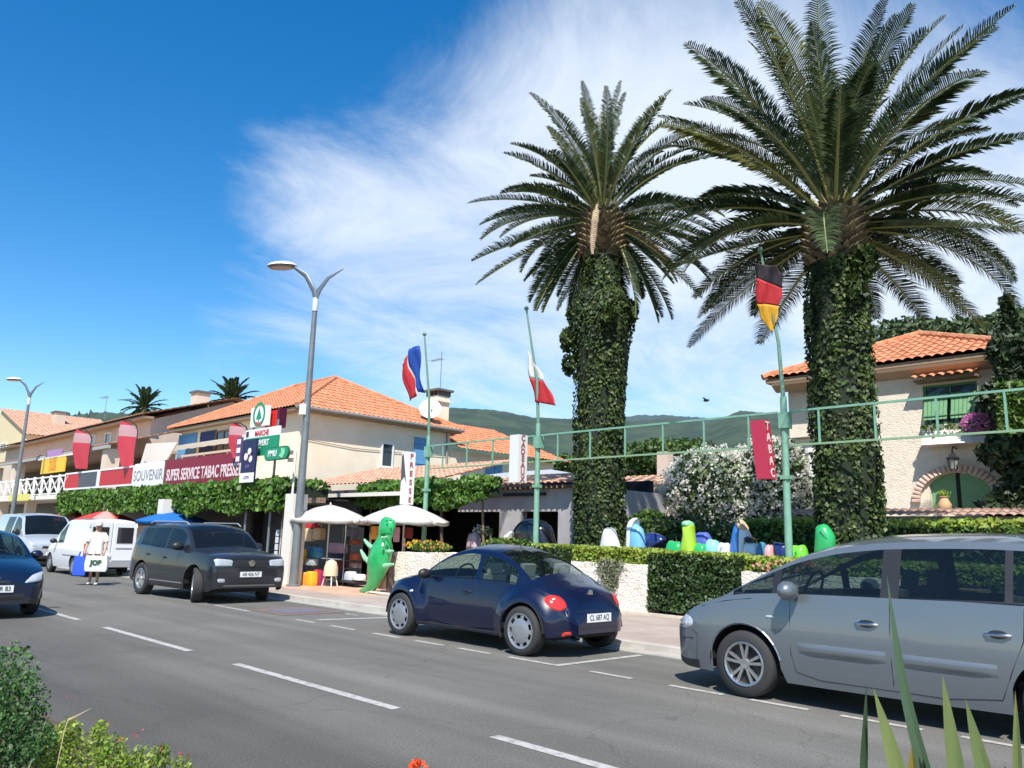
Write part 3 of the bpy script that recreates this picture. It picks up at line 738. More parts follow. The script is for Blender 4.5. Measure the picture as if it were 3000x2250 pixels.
# ---- navy rounded car (front to the left)
navy = mat('navy_car_paint', (.002, .0045, .026), .35, 0, coat=.7, spec=.4)
beetle = dict(squeeze=[(0, .45, .10, 0), (4.12, 3.78, 4.0, 0)], L=4.12, R=.315, wheels=(.76, 3.37), gap=.05, tumble=.34, bulge=.10, fr=.60, beltfrac=.93, zmid=.5, tw=.10,
    top=[(0, .60), (.05, .70), (.2, .80), (.5, .90), (.85, .97), (1.1, 1.01), (1.45, 1.22), (1.75, 1.355), (2.1, 1.42), (2.45, 1.405), (2.85, 1.30), (3.2, 1.13), (3.5, .98), (3.75, .88), (3.95, .74), (4.06, .62), (4.12, .50)],
    belt=[(0, .54), (.2, .72), (.5, .80), (.9, .87), (1.3, .905), (2.4, .92), (3.0, .90), (3.4, .86), (3.8, .70), (4.12, .42)],
    low=[(0, .30), (.3, .22), (1.1, .20), (3.0, .20), (3.8, .26), (4.12, .30)],
    plan=[(0, .42), (.05, .55), (.2, .65), (.5, .74), (1.0, .77), (2.0, .785), (3.0, .775), (3.6, .73), (3.9, .65), (4.06, .54), (4.12, .42)],
    crown=[(0, .05), (.8, .10), (1.1, .06), (1.4, .07), (2.2, .10), (3.0, .09), (3.5, .12), (4.12, .08)],
    side_glass=[(1.28, 2.30), (2.40, 3.12)], doors=[(1.12, 2.36)], windscreen=(1.12, 1.72), rear_glass=(2.62, 3.36), hood=(.25, 1.06),
    cabin=(1.4, 3.2), seats=[1.95, 2.62], seatmat=mat('beige_seat', (.45, .42, .36), .8), rimstyle=('disc', 9), rimmat=mat('silver_wheel_cap', (.36, .37, .39), .38, .6), rim=.235, glass=glassmat('green_tinted_glass', (.75, .88, .85), .35))
def ex_beetle(B, T, h):
    sp = B.sp
    for s_ in (1, -1):
        h['end_patch']('tail_lamp', [(s_*.52, .60), (s_*.74, .60), (s_*.74, .79), (s_*.52, .79)], lampR, True, .03, 1)
        h['end_patch']('headlamp', [(s_*.46, .56), (s_*.70, .56), (s_*.70, .78), (s_*.46, .78)], lampC, False, .03, 1)
        h['mirror'](1.32, .95, black, s_); h['handle'](2.2, .74, navy, s_, .17)
        h['side_strip']('door_seam', [(1.12, .25), (1.12, .5), (1.12, .86)], .004, black, s_, .001)
        h['side_strip']('door_seam', [(2.36, .25), (2.38, .6), (2.36, .90)], .004, black, s_, .001)
        h['side_patch']('side_repeater', .98, 1.05, .66, .70, lampC, s_, .01, 1)
        h['side_strip']('sill_strip', [(1.2, .24), (2.0, .235), (2.9, .24)], .012, black, s_, .0)
        h['side_strip']('window_seal', [(1.22, .915), (1.8, .925), (2.4, .925), (2.8, .92), (3.10, .91)], .008, black, s_, .0)
    h['plate']('CL 687 AQ', .50, True); h['plate']('CL 687 AQ', .42)
    h['end_patch']('tailgate_seam', [(-.44, .585), (.44, .585), (.44, .592), (-.44, .592)], black, True, .003, 0, 16, 1)
    h['end_patch']('bumper_strip', [(-.62, .36), (.62, .36), (.62, .385), (-.62, .385)], black, True, .008, 0, 20, 1)
    x = B.frontx(0, .80, True); MB().lathe([(.055, 0), (.055, .01), (.05, .014)], (x+.005, 0, .80), 18, 'X').build('badge', chrome, T)
    mb = MB(); mb.tube([(B.L-.25, -.35, .24), (B.L-.02, -.35, .23)], .03, 8); mb.build('exhaust', chrome, T)
    mb = MB(); mb.tube([(1.9, 0, 1.40), (2.25, 0, 1.425)], .006, 5)
    mb = MB(); mb.tube([(2.5, 0, 1.40), (2.72, 0, 1.58)], .005, 5); mb.build('aerial', black, T)
    h['end_patch']('fog_lamp', [(-.62, .28), (-.52, .28), (-.52, .34), (-.62, .34)], lampR, True, .01, 0, 4, 3)
BX = -10.97
make_car('parked_car', 'small rounded navy blue two door car with round red tail lamps', 'car', beetle, (BX, 8.66, 0), 0, navy, extras=ex_beetle)

# ---- silver minivan (front to the left)
silver = carpaint('silver_blue_paint', (.165, .187, .205), .45, .36)
van = dict(squeeze=[(0, .72, .13, 0)], L=4.55, R=.325, wheels=(1.11, 3.87), gap=.065, tumble=.30, beltfrac=.955, zmid=.62, tw=.11,
    top=[(0, .56), (.04, .66), (.15, .76), (.4, .88), (.65, .965), (.80, 1.00), (1.1, 1.16), (1.5, 1.38), (1.75, 1.50), (2.1, 1.60), (2.6, 1.66), (3.3, 1.68), (4.1, 1.63), (4.35, 1.50), (4.45, 1.15), (4.5, .9), (4.55, .6)],
    belt=[(0, .50), (.15, .68), (.4, .82), (.7, .92), (1.1, 1.01), (1.6, 1.045), (2.6, 1.07), (4.2, 1.10), (4.4, 1.0), (4.55, .5)],
    low=[(0, .26), (.3, .20), (1.6, .20), (3.4, .22), (4.2, .26), (4.55, .3)],
    plan=[(0, .52), (.04, .62), (.15, .72), (.35, .81), (.7, .885), (1.2, .91), (2.5, .92), (3.8, .91), (4.3, .86), (4.5, .76), (4.55, .6)],
    crown=[(0, .05), (.6, .07), (.85, .05), (1.4, .06), (2.0, .09), (4.0, .09), (4.55, .06)],
    side_glass=[(.98, 1.42), (1.50, 2.48), (2.64, 3.48), (3.54, 3.98)], pillar=(1.0, 4.15), doors=[(1.62, 2.56), (2.565, 3.62)], windscreen=(.82, 1.72), rear_glass=(4.2, 4.45), hood=(.1, .78),
    cabin=(1.35, 4.0), seats=[2.2, 3.15, 3.8], rimstyle=('spoke', 5, True, .0125), rimmat=mat('alloy_silver', (.5, .5, .5), .28, .85), rim=.225, seatmat=mat('grey_seat', (.13, .13, .135), .9), glass=glassmat('smoked_glass', (.55, .68, .66), .42),
    bumper_black=lambda x: .30 if x < .5 else .205)
def ex_van(B, T, h):
    for s_ in (1, -1):
        h['mirror'](1.66, 1.08, silver, s_, (.16, .26, .17)); h['handle'](2.36, .83, chrome, s_); h['handle'](3.42, .84, chrome, s_)
        for x in (1.62, 2.565, 3.62): 
            pts = [(x, 1.03), (x, .8), (x, .5), (x+(.04 if x == 1.62 else 0), .32)] if x != 3.62 else [(3.62, 1.06), (3.60, .8), (3.5, .55), (3.42, .34)]
            h['side_strip']('door_seam', pts, .004, black, s_, .001)
        h['side_strip']('door_seam', [(1.66, .32), (1.9, .27), (3.0, .275), (3.42, .33)], .004, black, s_, .001)
        h['side_patch']('side_moulding', 1.70, 2.52, .50, .60, silver, s_, .022, 0, 16, 5)
        h['side_patch']('side_moulding', 2.60, 3.40, .50, .60, silver, s_, .022, 0, 16, 5)
        h['side_strip']('window_seal', [(1.0, 1.008), (1.6, 1.05), (2.6, 1.078), (3.6, 1.092), (4.1, 1.102)], .012, black, s_, -.002)
        h['side_patch']('headlamp', .10, .42, .60, .74, lampC, s_, .015, 1)
        h['end_patch']('headlamp_face', [(s_*.42, .58), (s_*.70, .62), (s_*.72, .72), (s_*.45, .66)], lampC, False, .012, .6)
        h['side_strip']('bumper_groove', [(.10, .50), (.25, .50), (.42, .51)], .006, black, s_, .001)
        h['side_strip']('bumper_seam', [(.44, .24), (.48, .40), (.50, .56), (.40, .60)], .0035, black, s_, .001)
        h['side_patch']('side_repeater', 1.36, 1.46, .80, .825, lampC, s_, .008, 1)
        h['side_strip']('bonnet_seam', [(.30, .755), (.6, .86), (.9, .93), (1.2, .975)], .0035, black, s_, .001)
        h['side_strip']('arch_lip', [(1.11+.40*math.cos(math.pi*i/16), .325+.40*math.sin(math.pi*i/16)) for i in range(1, 16)], .010, silver, s_, .002)
        h['end_patch']('tail_lamp', [(s_*.68, .85), (s_*.8, .85), (s_*.66, 1.25), (s_*.58, 1.25)], lampR, True, .02)
    mb = MB()
    for k in (0, 1):
        a = [Vector((1.02+k*.02, -.55+k*.6, B.crownz(1.02, -.55+k*.6)+.02)), Vector((1.25, .0+k*.6, B.crownz(1.25, .0+k*.5)+.02))]
        mb.tube(a, .01, 5)
    mb.build('wiper', black, T)
    h['plate']('856 BTR 83', .40); h['plate']('856 BTR 83', .7, True)
    MB().lathe([(.07, -.005), (.07, .01)], (B.frontx(0, .68)-.01, 0, .68), 4, 'X').build('badge', chrome, T)
make_car('parked_minivan', 'silver grey minivan with dark windows cut off by the right edge', 'minivan', van, (-5.40, 8.56, 0), 0, silver, extras=ex_van)

# ---- dark grey off-road car (front to the right, wheels turned)
grey = mat('dark_grey_paint', (.018, .020, .026), .4, .2, coat=.7, spec=.4)
suv = dict(squeeze=[(0, .42, .07, 0)], L=4.3, R=.36, wheels=(.84, 3.42), gap=.065, tumble=.22, beltfrac=.95, zmid=.66, tw=.11, steer=R_(-24), track=-.02,
    top=[(0, .74), (.02, .88), (.08, .97), (.45, 1.05), (.9, 1.10), (1.08, 1.13), (1.35, 1.35), (1.62, 1.54), (1.9, 1.63), (2.4, 1.66), (3.3, 1.645), (3.85, 1.57), (4.05, 1.30), (4.15, 1.05), (4.26, .8), (4.3, .6)],
    belt=[(0, .70), (.08, .90), (.5, .97), (1.1, 1.03), (2.0, 1.06), (3.4, 1.11), (4.0, 1.15), (4.2, .9), (4.3, .5)],
    low=[(0, .32), (.3, .24), (1.3, .24), (3.2, .24), (4.0, .3), (4.3, .38)],
    plan=[(0, .74), (.02, .80), (.08, .845), (.3, .885), (1.0, .90), (2.5, .90), (3.8, .87), (4.15, .82), (4.3, .68)],
    crown=[(0, .03), (.5, .05), (1.2, .06), (2.0, .07), (4.0, .07), (4.3, .05)],
    side_glass=[(1.50, 2.30), (2.38, 3.16), (3.22, 3.66)], pillar=(2.2, 3.3), doors=[(1.42, 2.41), (2.415, 3.28)], windscreen=(1.10, 1.76), rear_glass=(3.88, 4.08), hood=(.1, 1.04),
    cabin=(1.5, 3.9), rimstyle=('spoke', 5, False, .045), rim=.23, rimmat=mat('alloy_bright', (.62, .62, .63), .25, .8), glass=glassmat('dark_green_glass', (.4, .55, .58), .62),
    bumper_black=lambda x: .40 if (x < .35 or x > 4.0) else .33)
def ex_suv(B, T, h):
    for s_ in (1, -1):
        h['mirror'](1.52, 1.14, black, s_, (.14, .24, .17)); h['handle'](2.26, .88, grey, s_); h['handle'](3.12, .92, grey, s_)
        h['end_patch']('headlamp', [(s_*.44, .77), (s_*.83, .77), (s_*.865, .93), (s_*.42, .90)], lampC, False, .015, .2)
        h['end_patch']('fog_lamp', [(s_*.58, .44), (s_*.74, .44), (s_*.76, .52), (s_*.58, .52)], lampC, False, .01, .6, 6, 4)
        for x in (1.42, 2.412, 3.28): h['side_strip']('door_seam', [(x, .98), (x, .7), (x, .40)], .004, black, s_, .001)
        h['side_strip']('window_chrome', [(1.4, 1.045), (2.0, 1.062), (2.8, 1.09), (3.4, 1.11), (3.66, 1.125)], .011, chrome, s_, .0)
        h['side_strip']('sill_trim', [(1.35, .36), (2.0, .36), (2.9, .36)], .02, mat('grey_trim', (.12, .12, .12), .5), s_, .002)
        mb = MB(); mb.tube([(1.75, s_*.62, 1.60), (1.9, s_*.62, 1.665), (3.5, s_*.62, 1.67), (3.7, s_*.62, 1.62)], .015, 6); mb.build('roof_rail', mat('rail_silver', (.5, .5, .5), .4, .5), T)
        h['end_patch']('tail_lamp', [(s_*.62, .85), (s_*.82, .85), (s_*.80, 1.1), (s_*.66, 1.1)], lampR, True, .015)
    h['end_patch']('grille', [(-.42, .76), (.42, .76), (.42, .90), (-.42, .90)], black, False, .012, 0, 14, 4)
    for z in (.79, .86): h['end_patch']('grille_bar', [(-.42, z), (.42, z), (.42, z+.018), (-.42, z+.018)], chrome, False, .028, 0, 14, 1)
    MB().lathe([(.07, -.03), (.07, .0)], (B.frontx(0, .83)-.01, 0, .83), 20, 'X').build('badge', chrome, T)
    h['end_patch']('lower_intake', [(-.5, .40), (.5, .40), (.48, .54), (-.48, .54)], black, False, .008, 0, 14, 4)
    h['end_patch']('skid_trim', [(-.6, .36), (.6, .36), (.6, .385), (-.6, .385)], mat('grey_trim', (.12, .12, .12), .5), False, .012, 0, 14, 1)
    h['plate']('AB 426 NT', .60); h['plate']('AB 426 NT', .6, True)
    mb = MB(); mb.box((1.62, .05, 1.42), (.03, .2, .06)); mb.build('interior_mirror', black, T)
make_car('moving_car', 'dark grey off road car pulling out with its front wheels turned', 'car', suv, (-16.15, 8.40, 0), math.pi+R_(3), grey, extras=ex_suv)

# ---- navy hatchback in the near lane (cut by the left edge, front to the right)
navy2 = mat('dark_blue_paint', (.002, .008, .03), .35, 0, coat=.7, spec=.4)
hatch = dict(L=3.85, R=.30, wheels=(.75, 3.17), gap=.05, tumble=.28, beltfrac=.95, zmid=.58, tw=.09,
    top=[(0, .58), (.03, .66), (.12, .75), (.45, .87), (.85, .95), (1.0, .98), (1.4, 1.21), (1.75, 1.36), (2.1, 1.42), (2.6, 1.43), (3.2, 1.38), (3.5, 1.25), (3.7, .95), (3.8, .75), (3.85, .55)],
    belt=[(0, .52), (.12, .69), (.45, .79), (.9, .87), (2.0, .92), (3.2, .97), (3.6, .9), (3.85, .5)],
    low=[(0, .24), (.3, .19), (1.1, .2), (2.9, .2), (3.85, .3)],
    plan=[(0, .52), (.03, .60), (.12, .69), (.35, .77), (.8, .815), (2.0, .825), (3.3, .81), (3.7, .74), (3.85, .6)],
    crown=[(0, .05), (.6, .07), (1.0, .06), (2.0, .08), (3.85, .06)],
    side_glass=[(1.45, 2.25), (2.33, 3.0)], pillar=(2.2, 2.4), doors=[(1.2, 2.29)], windscreen=(1.02, 1.7), rear_glass=(3.4, 3.68), hood=(.1, .96),
    cabin=(1.3, 3.2), rimstyle=('spoke', 5, False, .04), rim=.2, glass=glassmat('hatch_glass', (.5, .7, .72), .45), bumper_black=lambda x: .33 if x < .3 else .2)
def ex_hatch(B, T, h):
    for s_ in (1, -1):
        h['end_patch']('headlamp', [(s_*.38, .56), (s_*.72, .60), (s_*.765, .76), (s_*.52, .70)], lampC, False, .015, .3)
        h['mirror'](1.4, .98, navy2, s_)
        for x in (1.2, 2.29): h['side_strip']('door_seam', [(x, .9), (x, .6), (x, .3)], .004, black, s_, .001)
    h['end_patch']('lower_grille', [(-.45, .30), (.45, .30), (.42, .40), (-.42, .40)], black, False, .008, 0, 12, 3)
    h['end_patch']('upper_grille', [(-.22, .56), (.22, .56), (.2, .61), (-.2, .61)], black, False, .008, 0, 12, 3)
    h['plate']('383 BXR 83', .48)
    MB().lathe([(.05, -.01), (.05, .005)], (B.frontx(0, .65)-.01, 0, .65), 6, 'X').build('badge', chrome, T)
    mb = MB(); mb.tube([(1.12, -.3, B.crownz(1.12, -.3)+.02), (1.3, .35, B.crownz(1.3, .35)+.02)], .009, 5); mb.build('wiper', black, T)
make_car('moving_car', 'dark blue hatchback in the near lane cut off by the left edge', 'car', hatch, (-15.05, 3.45, 0), math.pi, navy2, extras=ex_hatch)

# ---- small white van seen from behind
wpaint = carpaint('white_van_paint', (.72, .73, .74), 0, .4)
kv = dict(L=3.95, R=.30, wheels=(.72, 3.1), gap=.05, tumble=.10, beltfrac=.98, zmid=.6, tw=.085,
    top=[(0, .6), (.03, .7), (.15, .82), (.7, .95), (.95, 1.0), (1.35, 1.34), (1.6, 1.52), (1.85, 1.70), (2.2, 1.76), (3.6, 1.76), (3.90, 1.74), (3.95, 1.70)],
    belt=[(0, .55), (.15, .76), (.7, .88), (1.0, .94), (2.0, .98), (3.95, .98)],
    low=[(0, .3), (.3, .22), (3.5, .24), (3.95, .3)],
    plan=[(0, .55), (.03, .62), (.15, .70), (.5, .77), (1.5, .80), (3.9, .80), (3.95, .78)],
    crown=[(0, .05), (1.0, .05), (2.0, .06), (3.95, .06)],
    side_glass=[(1.4, 1.98)], doors=[(1.2, 2.02)], windscreen=(.97, 1.55), hood=(.1, .92), cabin=(1.3, 2.4), seats=[1.8], rimstyle=('disc', 8), rimmat=mat('silver_wheel_cap', (.36, .37, .39), .38, .6), rim=.19, glass=glassmat('hatch_glass', (.5, .7, .72), .45),
    bumper_black=lambda x: .46 if (x < .3 or x > 3.8) else .2, bumper_mat=mat('grey_bumper', (.3, .3, .31), .6))
def ex_kv(B, T, h):
    xr = B.L
    for s_ in (1, -1):
        mb = MB(); mb.bb(xr+.001, xr+.03, s_*.03, s_*.70, .50, 1.64); d = mb.build('rear_door', wpaint, T)
        mb = MB(); mb.bb(xr+.03, xr+.045, s_*.13, s_*.60, 1.02, 1.50); mb.build('rear_door_window', mat('van_dark_glass', (.01, .012, .016), .08, coat=1), d)
        mb = MB(); mb.bb(xr+.03, xr+.05, s_*.72, s_*.79, .60, 1.0); mb.build('tail_lamp', lampR, T)
        mb = MB(); mb.bb(xr+.03, xr+.05, s_*.12, s_*.6, .86, .885); mb.build('door_rib', mat('grey_bumper', (.3, .3, .31), .6), d)
        for z in (.7, 1.5): MB().bb(xr+.03, xr+.055, s_*.68, s_*.71, z, z+.08).build('hinge', wpaint, d)
        h['mirror'](1.35, 1.02, black, s_)
        h['side_strip']('side_moulding', [(2.1, .62), (2.9, .62), (3.8, .62)], .018, mat('grey_bumper', (.3, .3, .31), .6), s_, .004)
    MB().bb(xr, xr+.10, -.78, .78, .30, .46).build('rear_bumper', mat('grey_bumper', (.3, .3, .31), .6), T)
    MB().bb(xr+.03, xr+.05, -.4, .0, .60, .70).build('number_plate', mat('plate_white', (.75, .75, .74), .4), T)
make_car('parked_van', 'small white van seen from behind with two rear door windows', 'van', kv, (-30.35, 8.98, 0), 0, wpaint, extras=ex_kv)

# ---- larger silver-white van facing the camera behind it
wp2 = carpaint('pale_silver_paint', (.5, .53, .56), .3, .35)
tv = dict(L=4.8, R=.33, wheels=(.9, 3.9), gap=.06, tumble=.12, beltfrac=.97, zmid=.66, tw=.1,
    top=[(0, .72), (.03, .84), (.15, .95), (.5, 1.08), (.8, 1.16), (1.2, 1.52), (1.5, 1.80), (1.8, 1.92), (2.3, 1.96), (4.7, 1.95), (4.8, 1.88)],
    belt=[(0, .68), (.15, .88), (.6, 1.02), (1.2, 1.10), (4.8, 1.12)], low=[(0, .3), (.3, .24), (4.8, .3)],
    plan=[(0, .68), (.03, .76), (.15, .84), (.5, .91), (1.5, .95), (4.7, .95), (4.8, .9)], crown=[(0, .05), (1, .05), (2, .07), (4.8, .07)],
    side_glass=[(1.15, 2.2), (2.4, 3.4)], doors=[(1.2, 2.3)], windscreen=(.82, 1.66), hood=(.1, .78), cabin=(1.3, 4.2), rimstyle=('disc', 8), rim=.2, glass=glassmat('hatch_glass', (.5, .7, .72), .45),
    bumper_black=lambda x: .42 if x < .3 else .2)
def ex_tv(B, T, h):
    for s_ in (1, -1):
        h['end_patch']('headlamp', [(s_*.52, .70), (s_*.80, .72), (s_*.82, .95), (s_*.62, .90)], lampC, False, .015, .4); h['mirror'](1.2, 1.22, black, s_, (.14, .24, .24))
    h['end_patch']('grille', [(-.4, .66), (.4, .66), (.4, .76), (-.4, .76)], black, False, .01, 0, 12, 3)
    h['plate']('BW 412 KJ', .48)
make_car('parked_van', 'pale silver passenger van facing the camera behind the small white van', 'van', tv, (-33.2, 9.3, 0), math.pi, wp2, extras=ex_tv)
# ================================================================== BUILDINGS
def recY(u0, v0, u1, v1, Y):
    um, vm = (u0+u1)/2, (v0+v1)/2
    return PY(u0, vm, Y).x, PY(u1, vm, Y).x, PY(um, v1, Y).z, PY(um, v0, Y).z
shutB = mat('blue_shutter', (.10, .28, .5), .6, col2=(.13, .33, .55), scale=9); shutB_shaded = mat('blue_shutter_shaded', (.015, .03, .12), .6)  # darker blue copy has the awning's shadow painted into its colour
shutG = mat('green_shutter', (.14, .31, .15), .6, col2=(.17, .35, .18), scale=8)
soff = mat('eave_soffit', (.3, .22, .15), .8)
glassd = mat('window_dark', (.02, .024, .03), .08, coat=.6)
def hip(t, x0, x1, y0, y1, ze, zr, ridge_axis, m, inset=None, name='roof'):
    """hip roof over eave rectangle"""
    ins = inset or min(x1-x0, y1-y0)/2
    if ridge_axis == 'X': r0, r1 = Vector((x0+ins, (y0+y1)/2, zr)), Vector((x1-ins, (y0+y1)/2, zr))
    else: r0, r1 = Vector(((x0+x1)/2, y0+ins, zr)), Vector(((x0+x1)/2, y1-ins, zr))
    A, B_, C_, D = (x0, y0, ze), (x1, y0, ze), (x1, y1, ze), (x0, y1, ze); mb = MB()
    if ridge_axis == 'X':
        tiled_plane(mb, A, B_, r1, r0); tiled_plane(mb, B_, C_, r1, r1); tiled_plane(mb, C_, D, r0, r1); tiled_plane(mb, D, A, r0, r0)
    else:
        tiled_plane(mb, A, B_, r0, r0); tiled_plane(mb, B_, C_, r1, r0); tiled_plane(mb, C_, D, r1, r1); tiled_plane(mb, D, A, r0, r1)
    R = mb.build(name, m, t, smooth=True, ang=35, fix=False)
    hb = MB(); cap = [(Vector(A), r0), (Vector(B_), r1 if ridge_axis == 'X' else r0), (Vector(C_), r1), (Vector(D), r0 if ridge_axis == 'X' else r1), (r0, r1)]
    for p, q in cap:
        n = max(2, int((q-p).length/.35)); d = (q-p)/n
        for i in range(n): hb.tube([p+d*i+Vector((0, 0, .05)), p+d*(i+1.12)+Vector((0, 0, .085))], [.105, .085], 7)
    hb.build('ridge_tiles', m, R, smooth=True)
    b = MB(); b.bb(x0+.06, x1-.06, y0+.06, y1-.06, ze-.14, ze-.02); b.build('eave', soff, R)
    return R
def window(t, x0, x1, z0, z1, Y, nm='window', frame=white, glass=glassd, depth=.08, axis='Y', bars=1):
    """window on a facade facing -Y at Y (axis Y) or facing +X at X=Y (axis X, x0..x1 are y)"""
    def bb(mb, a0, a1, c0, c1, d0, d1):
        if axis == 'Y': mb.bb(a0, a1, Y-d1, Y-d0, c0, c1)
        else: mb.bb(Y+d0, Y+d1, a0, a1, c0, c1)
    f = MB(); w = .06
    bb(f, x0, x0+w, z0, z1, 0, depth); bb(f, x1-w, x1, z0, z1, 0, depth); bb(f, x0+w, x1-w, z1-w, z1, 0, depth); bb(f, x0+w, x1-w, z0, z0+w, 0, depth)
    for i in range(1, bars+1):
        xc = lerp(x0, x1, i/(bars+1)); bb(f, xc-.02, xc+.02, z0+w, z1-w, 0, depth-.02)
    F = f.build(nm, frame, t); g = MB(); bb(g, x0+w, x1-w, z0+w, z1-w, 0, .02); g.build('pane', glass, F)
    s = MB(); bb(s, x0-.08, x1+.08, z0-.06, z0, 0, depth+.06); s.build('sill', cwhite, F)
    return F
def shutter(t, x0, x1, z0, z1, Y, m, nm='shutter', axis='Y', off=.02):
    mb = MB()
    def bb(a0, a1, c0, c1, d0, d1):
        if axis == 'Y': mb.bb(a0, a1, Y-d1, Y-d0, c0, c1)
        else: mb.bb(Y+d0, Y+d1, a0, a1, c0, c1)
    bb(x0, x1, z0, z1, off, off+.035)
    n = max(2, int((x1-x0)/.12))
    for i in range(n): a = lerp(x0, x1, i/n); bb(a+.008, a+(x1-x0)/n-.008, z0+.01, z1-.01, off+.035, off+.045)
    bb(x0+.03, x1-.03, z0+.2, z0+.3, off+.045, off+.07); bb(x0+.03, x1-.03, z1-.3, z1-.2, off+.045, off+.07)
    return mb.build(nm, m, t)

# ---------------- the big cream house on the corner
EX, EY = -28.0, 15.8
t = thing('house', 'cream two storey house with orange hip roof and blue shutters behind the shop signs', 'house', (0, 0, 0))
MB().bb(-39.9, EX-.5, EY+.5, 24.2, 0, 6.3).build('wall', cream, t)
hip(t, -40.5, EX, EY, 24.6, 6.42, 8.75, 'X', tileO)
g = MB(); g.tube([(EX+.02, EY, 6.40), (EX+.02, 24.6, 6.40)], .07, 8); g.tube([(EX-.44, 24.0, 6.3), (EX-.44, 24.0, 3.0)], .05, 8); g.build('gutter_pipe', mat('zinc', (.35, .33, .3), .5, .4), t)
g = MB(); g.tube([(EX-.46, 16.6, 5.2), (EX-.46, 18.9, 5.05), (EX-.46, 21.5, 5.1), (EX-.46, 24, 5.2)], .012, 5); g.build('facade_cable', black, t)
# facade to the street (-Y): shutters, doors
FY = EY+.5
x0, x1, z0, z1 = recY(387, 938, 424, 996, FY); shutter(t, x0, x1, z0, z1, FY, shutB)
x0, x1, z0, z1 = recY(433, 932, 466, 994, FY); shutter(t, x0, x1, z0, z1, FY, shutB_shaded)
x0, x1, z0, z1 = recY(466, 930, 500, 994, FY); window(t, x0, x1, z0, z1, FY, 'glazed_door', woodm)
# side wall (+X): window, blue shutters
WX = EX-.5
a = PX(822, 984, WX); b = PX(848, 984, WX); zt, zb = PX(835, 957, WX).z, PX(835, 1010, WX).z
window(t, a.y, b.y, zb, zt, WX, axis='X', bars=0)
a = PX(893, 984, WX); b = PX(922, 984, WX); zt, zb = PX(905, 945, WX).z, PX(905, 1012, WX).z
shutter(t, a.y, b.y, zb, zt, WX, shutB, axis='X')
# chimney
c = MB(); c.bb(-29.7, -28.9, 23.7, 24.4, 6.3, 8.1); c.bb(-29.8, -28.8, 23.6, 24.5, 7.8, 7.88); ch = c.build('chimney', cream, t)
c = MB()
for i in range(4): c.bb(-29.75+i*.27, -29.68+i*.27, 23.65, 24.45, 8.1, 8.32)
c.bb(-29.85, -28.75, 23.55, 24.55, 8.32, 8.42); c.build('chimney_cap', mat('cap_grey', (.12, .11, .1), .8), ch)
# lower wing behind
w = thing('house_wing', 'lower orange roofed wing behind the cream corner house with a blue shuttered window', 'house')
MB().bb(-36, WX-.02, 24.25, 31.5, 0, 5.5).build('wall', cream, w)
mb = MB(); tiled_plane(mb, (EX+.1, 24.3, 5.55), (EX+.1, 32.2, 5.55), (-32, 30.2, 7.2), (-32, 24.3, 7.4)); mb.build('roof', tileO, w, smooth=True, ang=35, fix=False)
a = PX(1049, 1010, WX); b = PX(1084, 1010, WX); zt, zb = PX(1066, 998, WX).z, PX(1066, 1022, WX).z
for k in range(2): shutter(w, lerp(a.y, b.y, k*.5)+.02, lerp(a.y, b.y, k*.5+.5)-.02, zb-.4, zt, WX, shutB, axis='X')
# dish and aerials on the roof
P = PX(933, 884, -28.4)
t = thing('satellite_dish', 'white satellite dish on the roof edge beside the chimney', 'satellite dish', (P.x, P.y, 0))
mb = MB(); mb.lathe([(.001, .13), (.25, .10), (.4, .04), (.5, -.04), (.48, -.04), (.25, .07), (.001, .10)], n=24, axis='Y', cap=False); d = mb.build('dish', cwhite, t, smooth=True, loc=(0, -.1, P.z)); d.rotation_euler = (R_(-20), 0, R_(48))
MB().tube([(0, 0, P.z-.95), (0, 0, P.z)], .035, 6).build('bracket', black, t); MB().tube([(.05, -.1, P.z-.4), (.5, -.55, P.z-.15)], .02, 5).build('feed_arm', black, t)
def antenna(label, p, h, arms, m=greyst):
    t = thing('tv_aerial', label, 'aerial', tuple(p)); MB().tube([(0, 0, 0), (0, 0, h)], .02, 5).build('mast', m, t)
    mb = MB()
    for (z, l, o_) in arms:
        mb.bar((-l*.1, 0, z), (l, 0, z), .025)
        for k in range(6): mb.bar((l*k/5, -.22, z), (l*k/5, .22, z), .012)
    mb.build('elements', m, t); return t
P = PX(948, 905, -29.3); antenna('tall tv aerial behind the satellite dish', P, 3.3, [(2.95, -.8, 0), (1.0, .5, 0)])
P = PY(225, 905, 19); antenna('thin tv aerial over the long pale roof on the left', P, 1.7, [(1.6, -1.0, 0)])
# awning on the street facade
A0, A1 = PY(408, 934, FY-.05), PY(572, 903, FY-.05)
t = thing('awning', 'faded cream awning over the shaded balcony doors', 'awning')
mb = MB(); z0 = (A0.z+A1.z)/2; xs = [A0.x, A1.x]; n = 14
top = [(lerp(xs[0], xs[1], i/n), FY-.08, 5.62) for i in range(n+1)]; bot = [(lerp(xs[0], xs[1], i/n), FY-1.15, 5.33) for i in range(n+1)]; val = [(p[0], p[1]-.01, p[2]-.22+.03*(i % 2)) for i, p in enumerate(bot)]
mb.add(top+bot+val, [(i, i+1, n+2+i, n+1+i) for i in range(n)]+[(n+1+i, n+2+i, 2*n+3+i, 2*n+2+i) for i in range(n)]); o = mb.build('canvas', mat('awning_canvas', (.6, .52, .42), .8, trans=.15), t)
mb = MB(); mb.bar((xs[0]+.3, FY-.05, 4.7), (xs[0]+.3, FY-1.1, 5.33), .04); mb.bar((xs[1]-.3, FY-.05, 4.7), (xs[1]-.3, FY-1.1, 5.33), .04); mb.build('support_arms', cwhite, t)

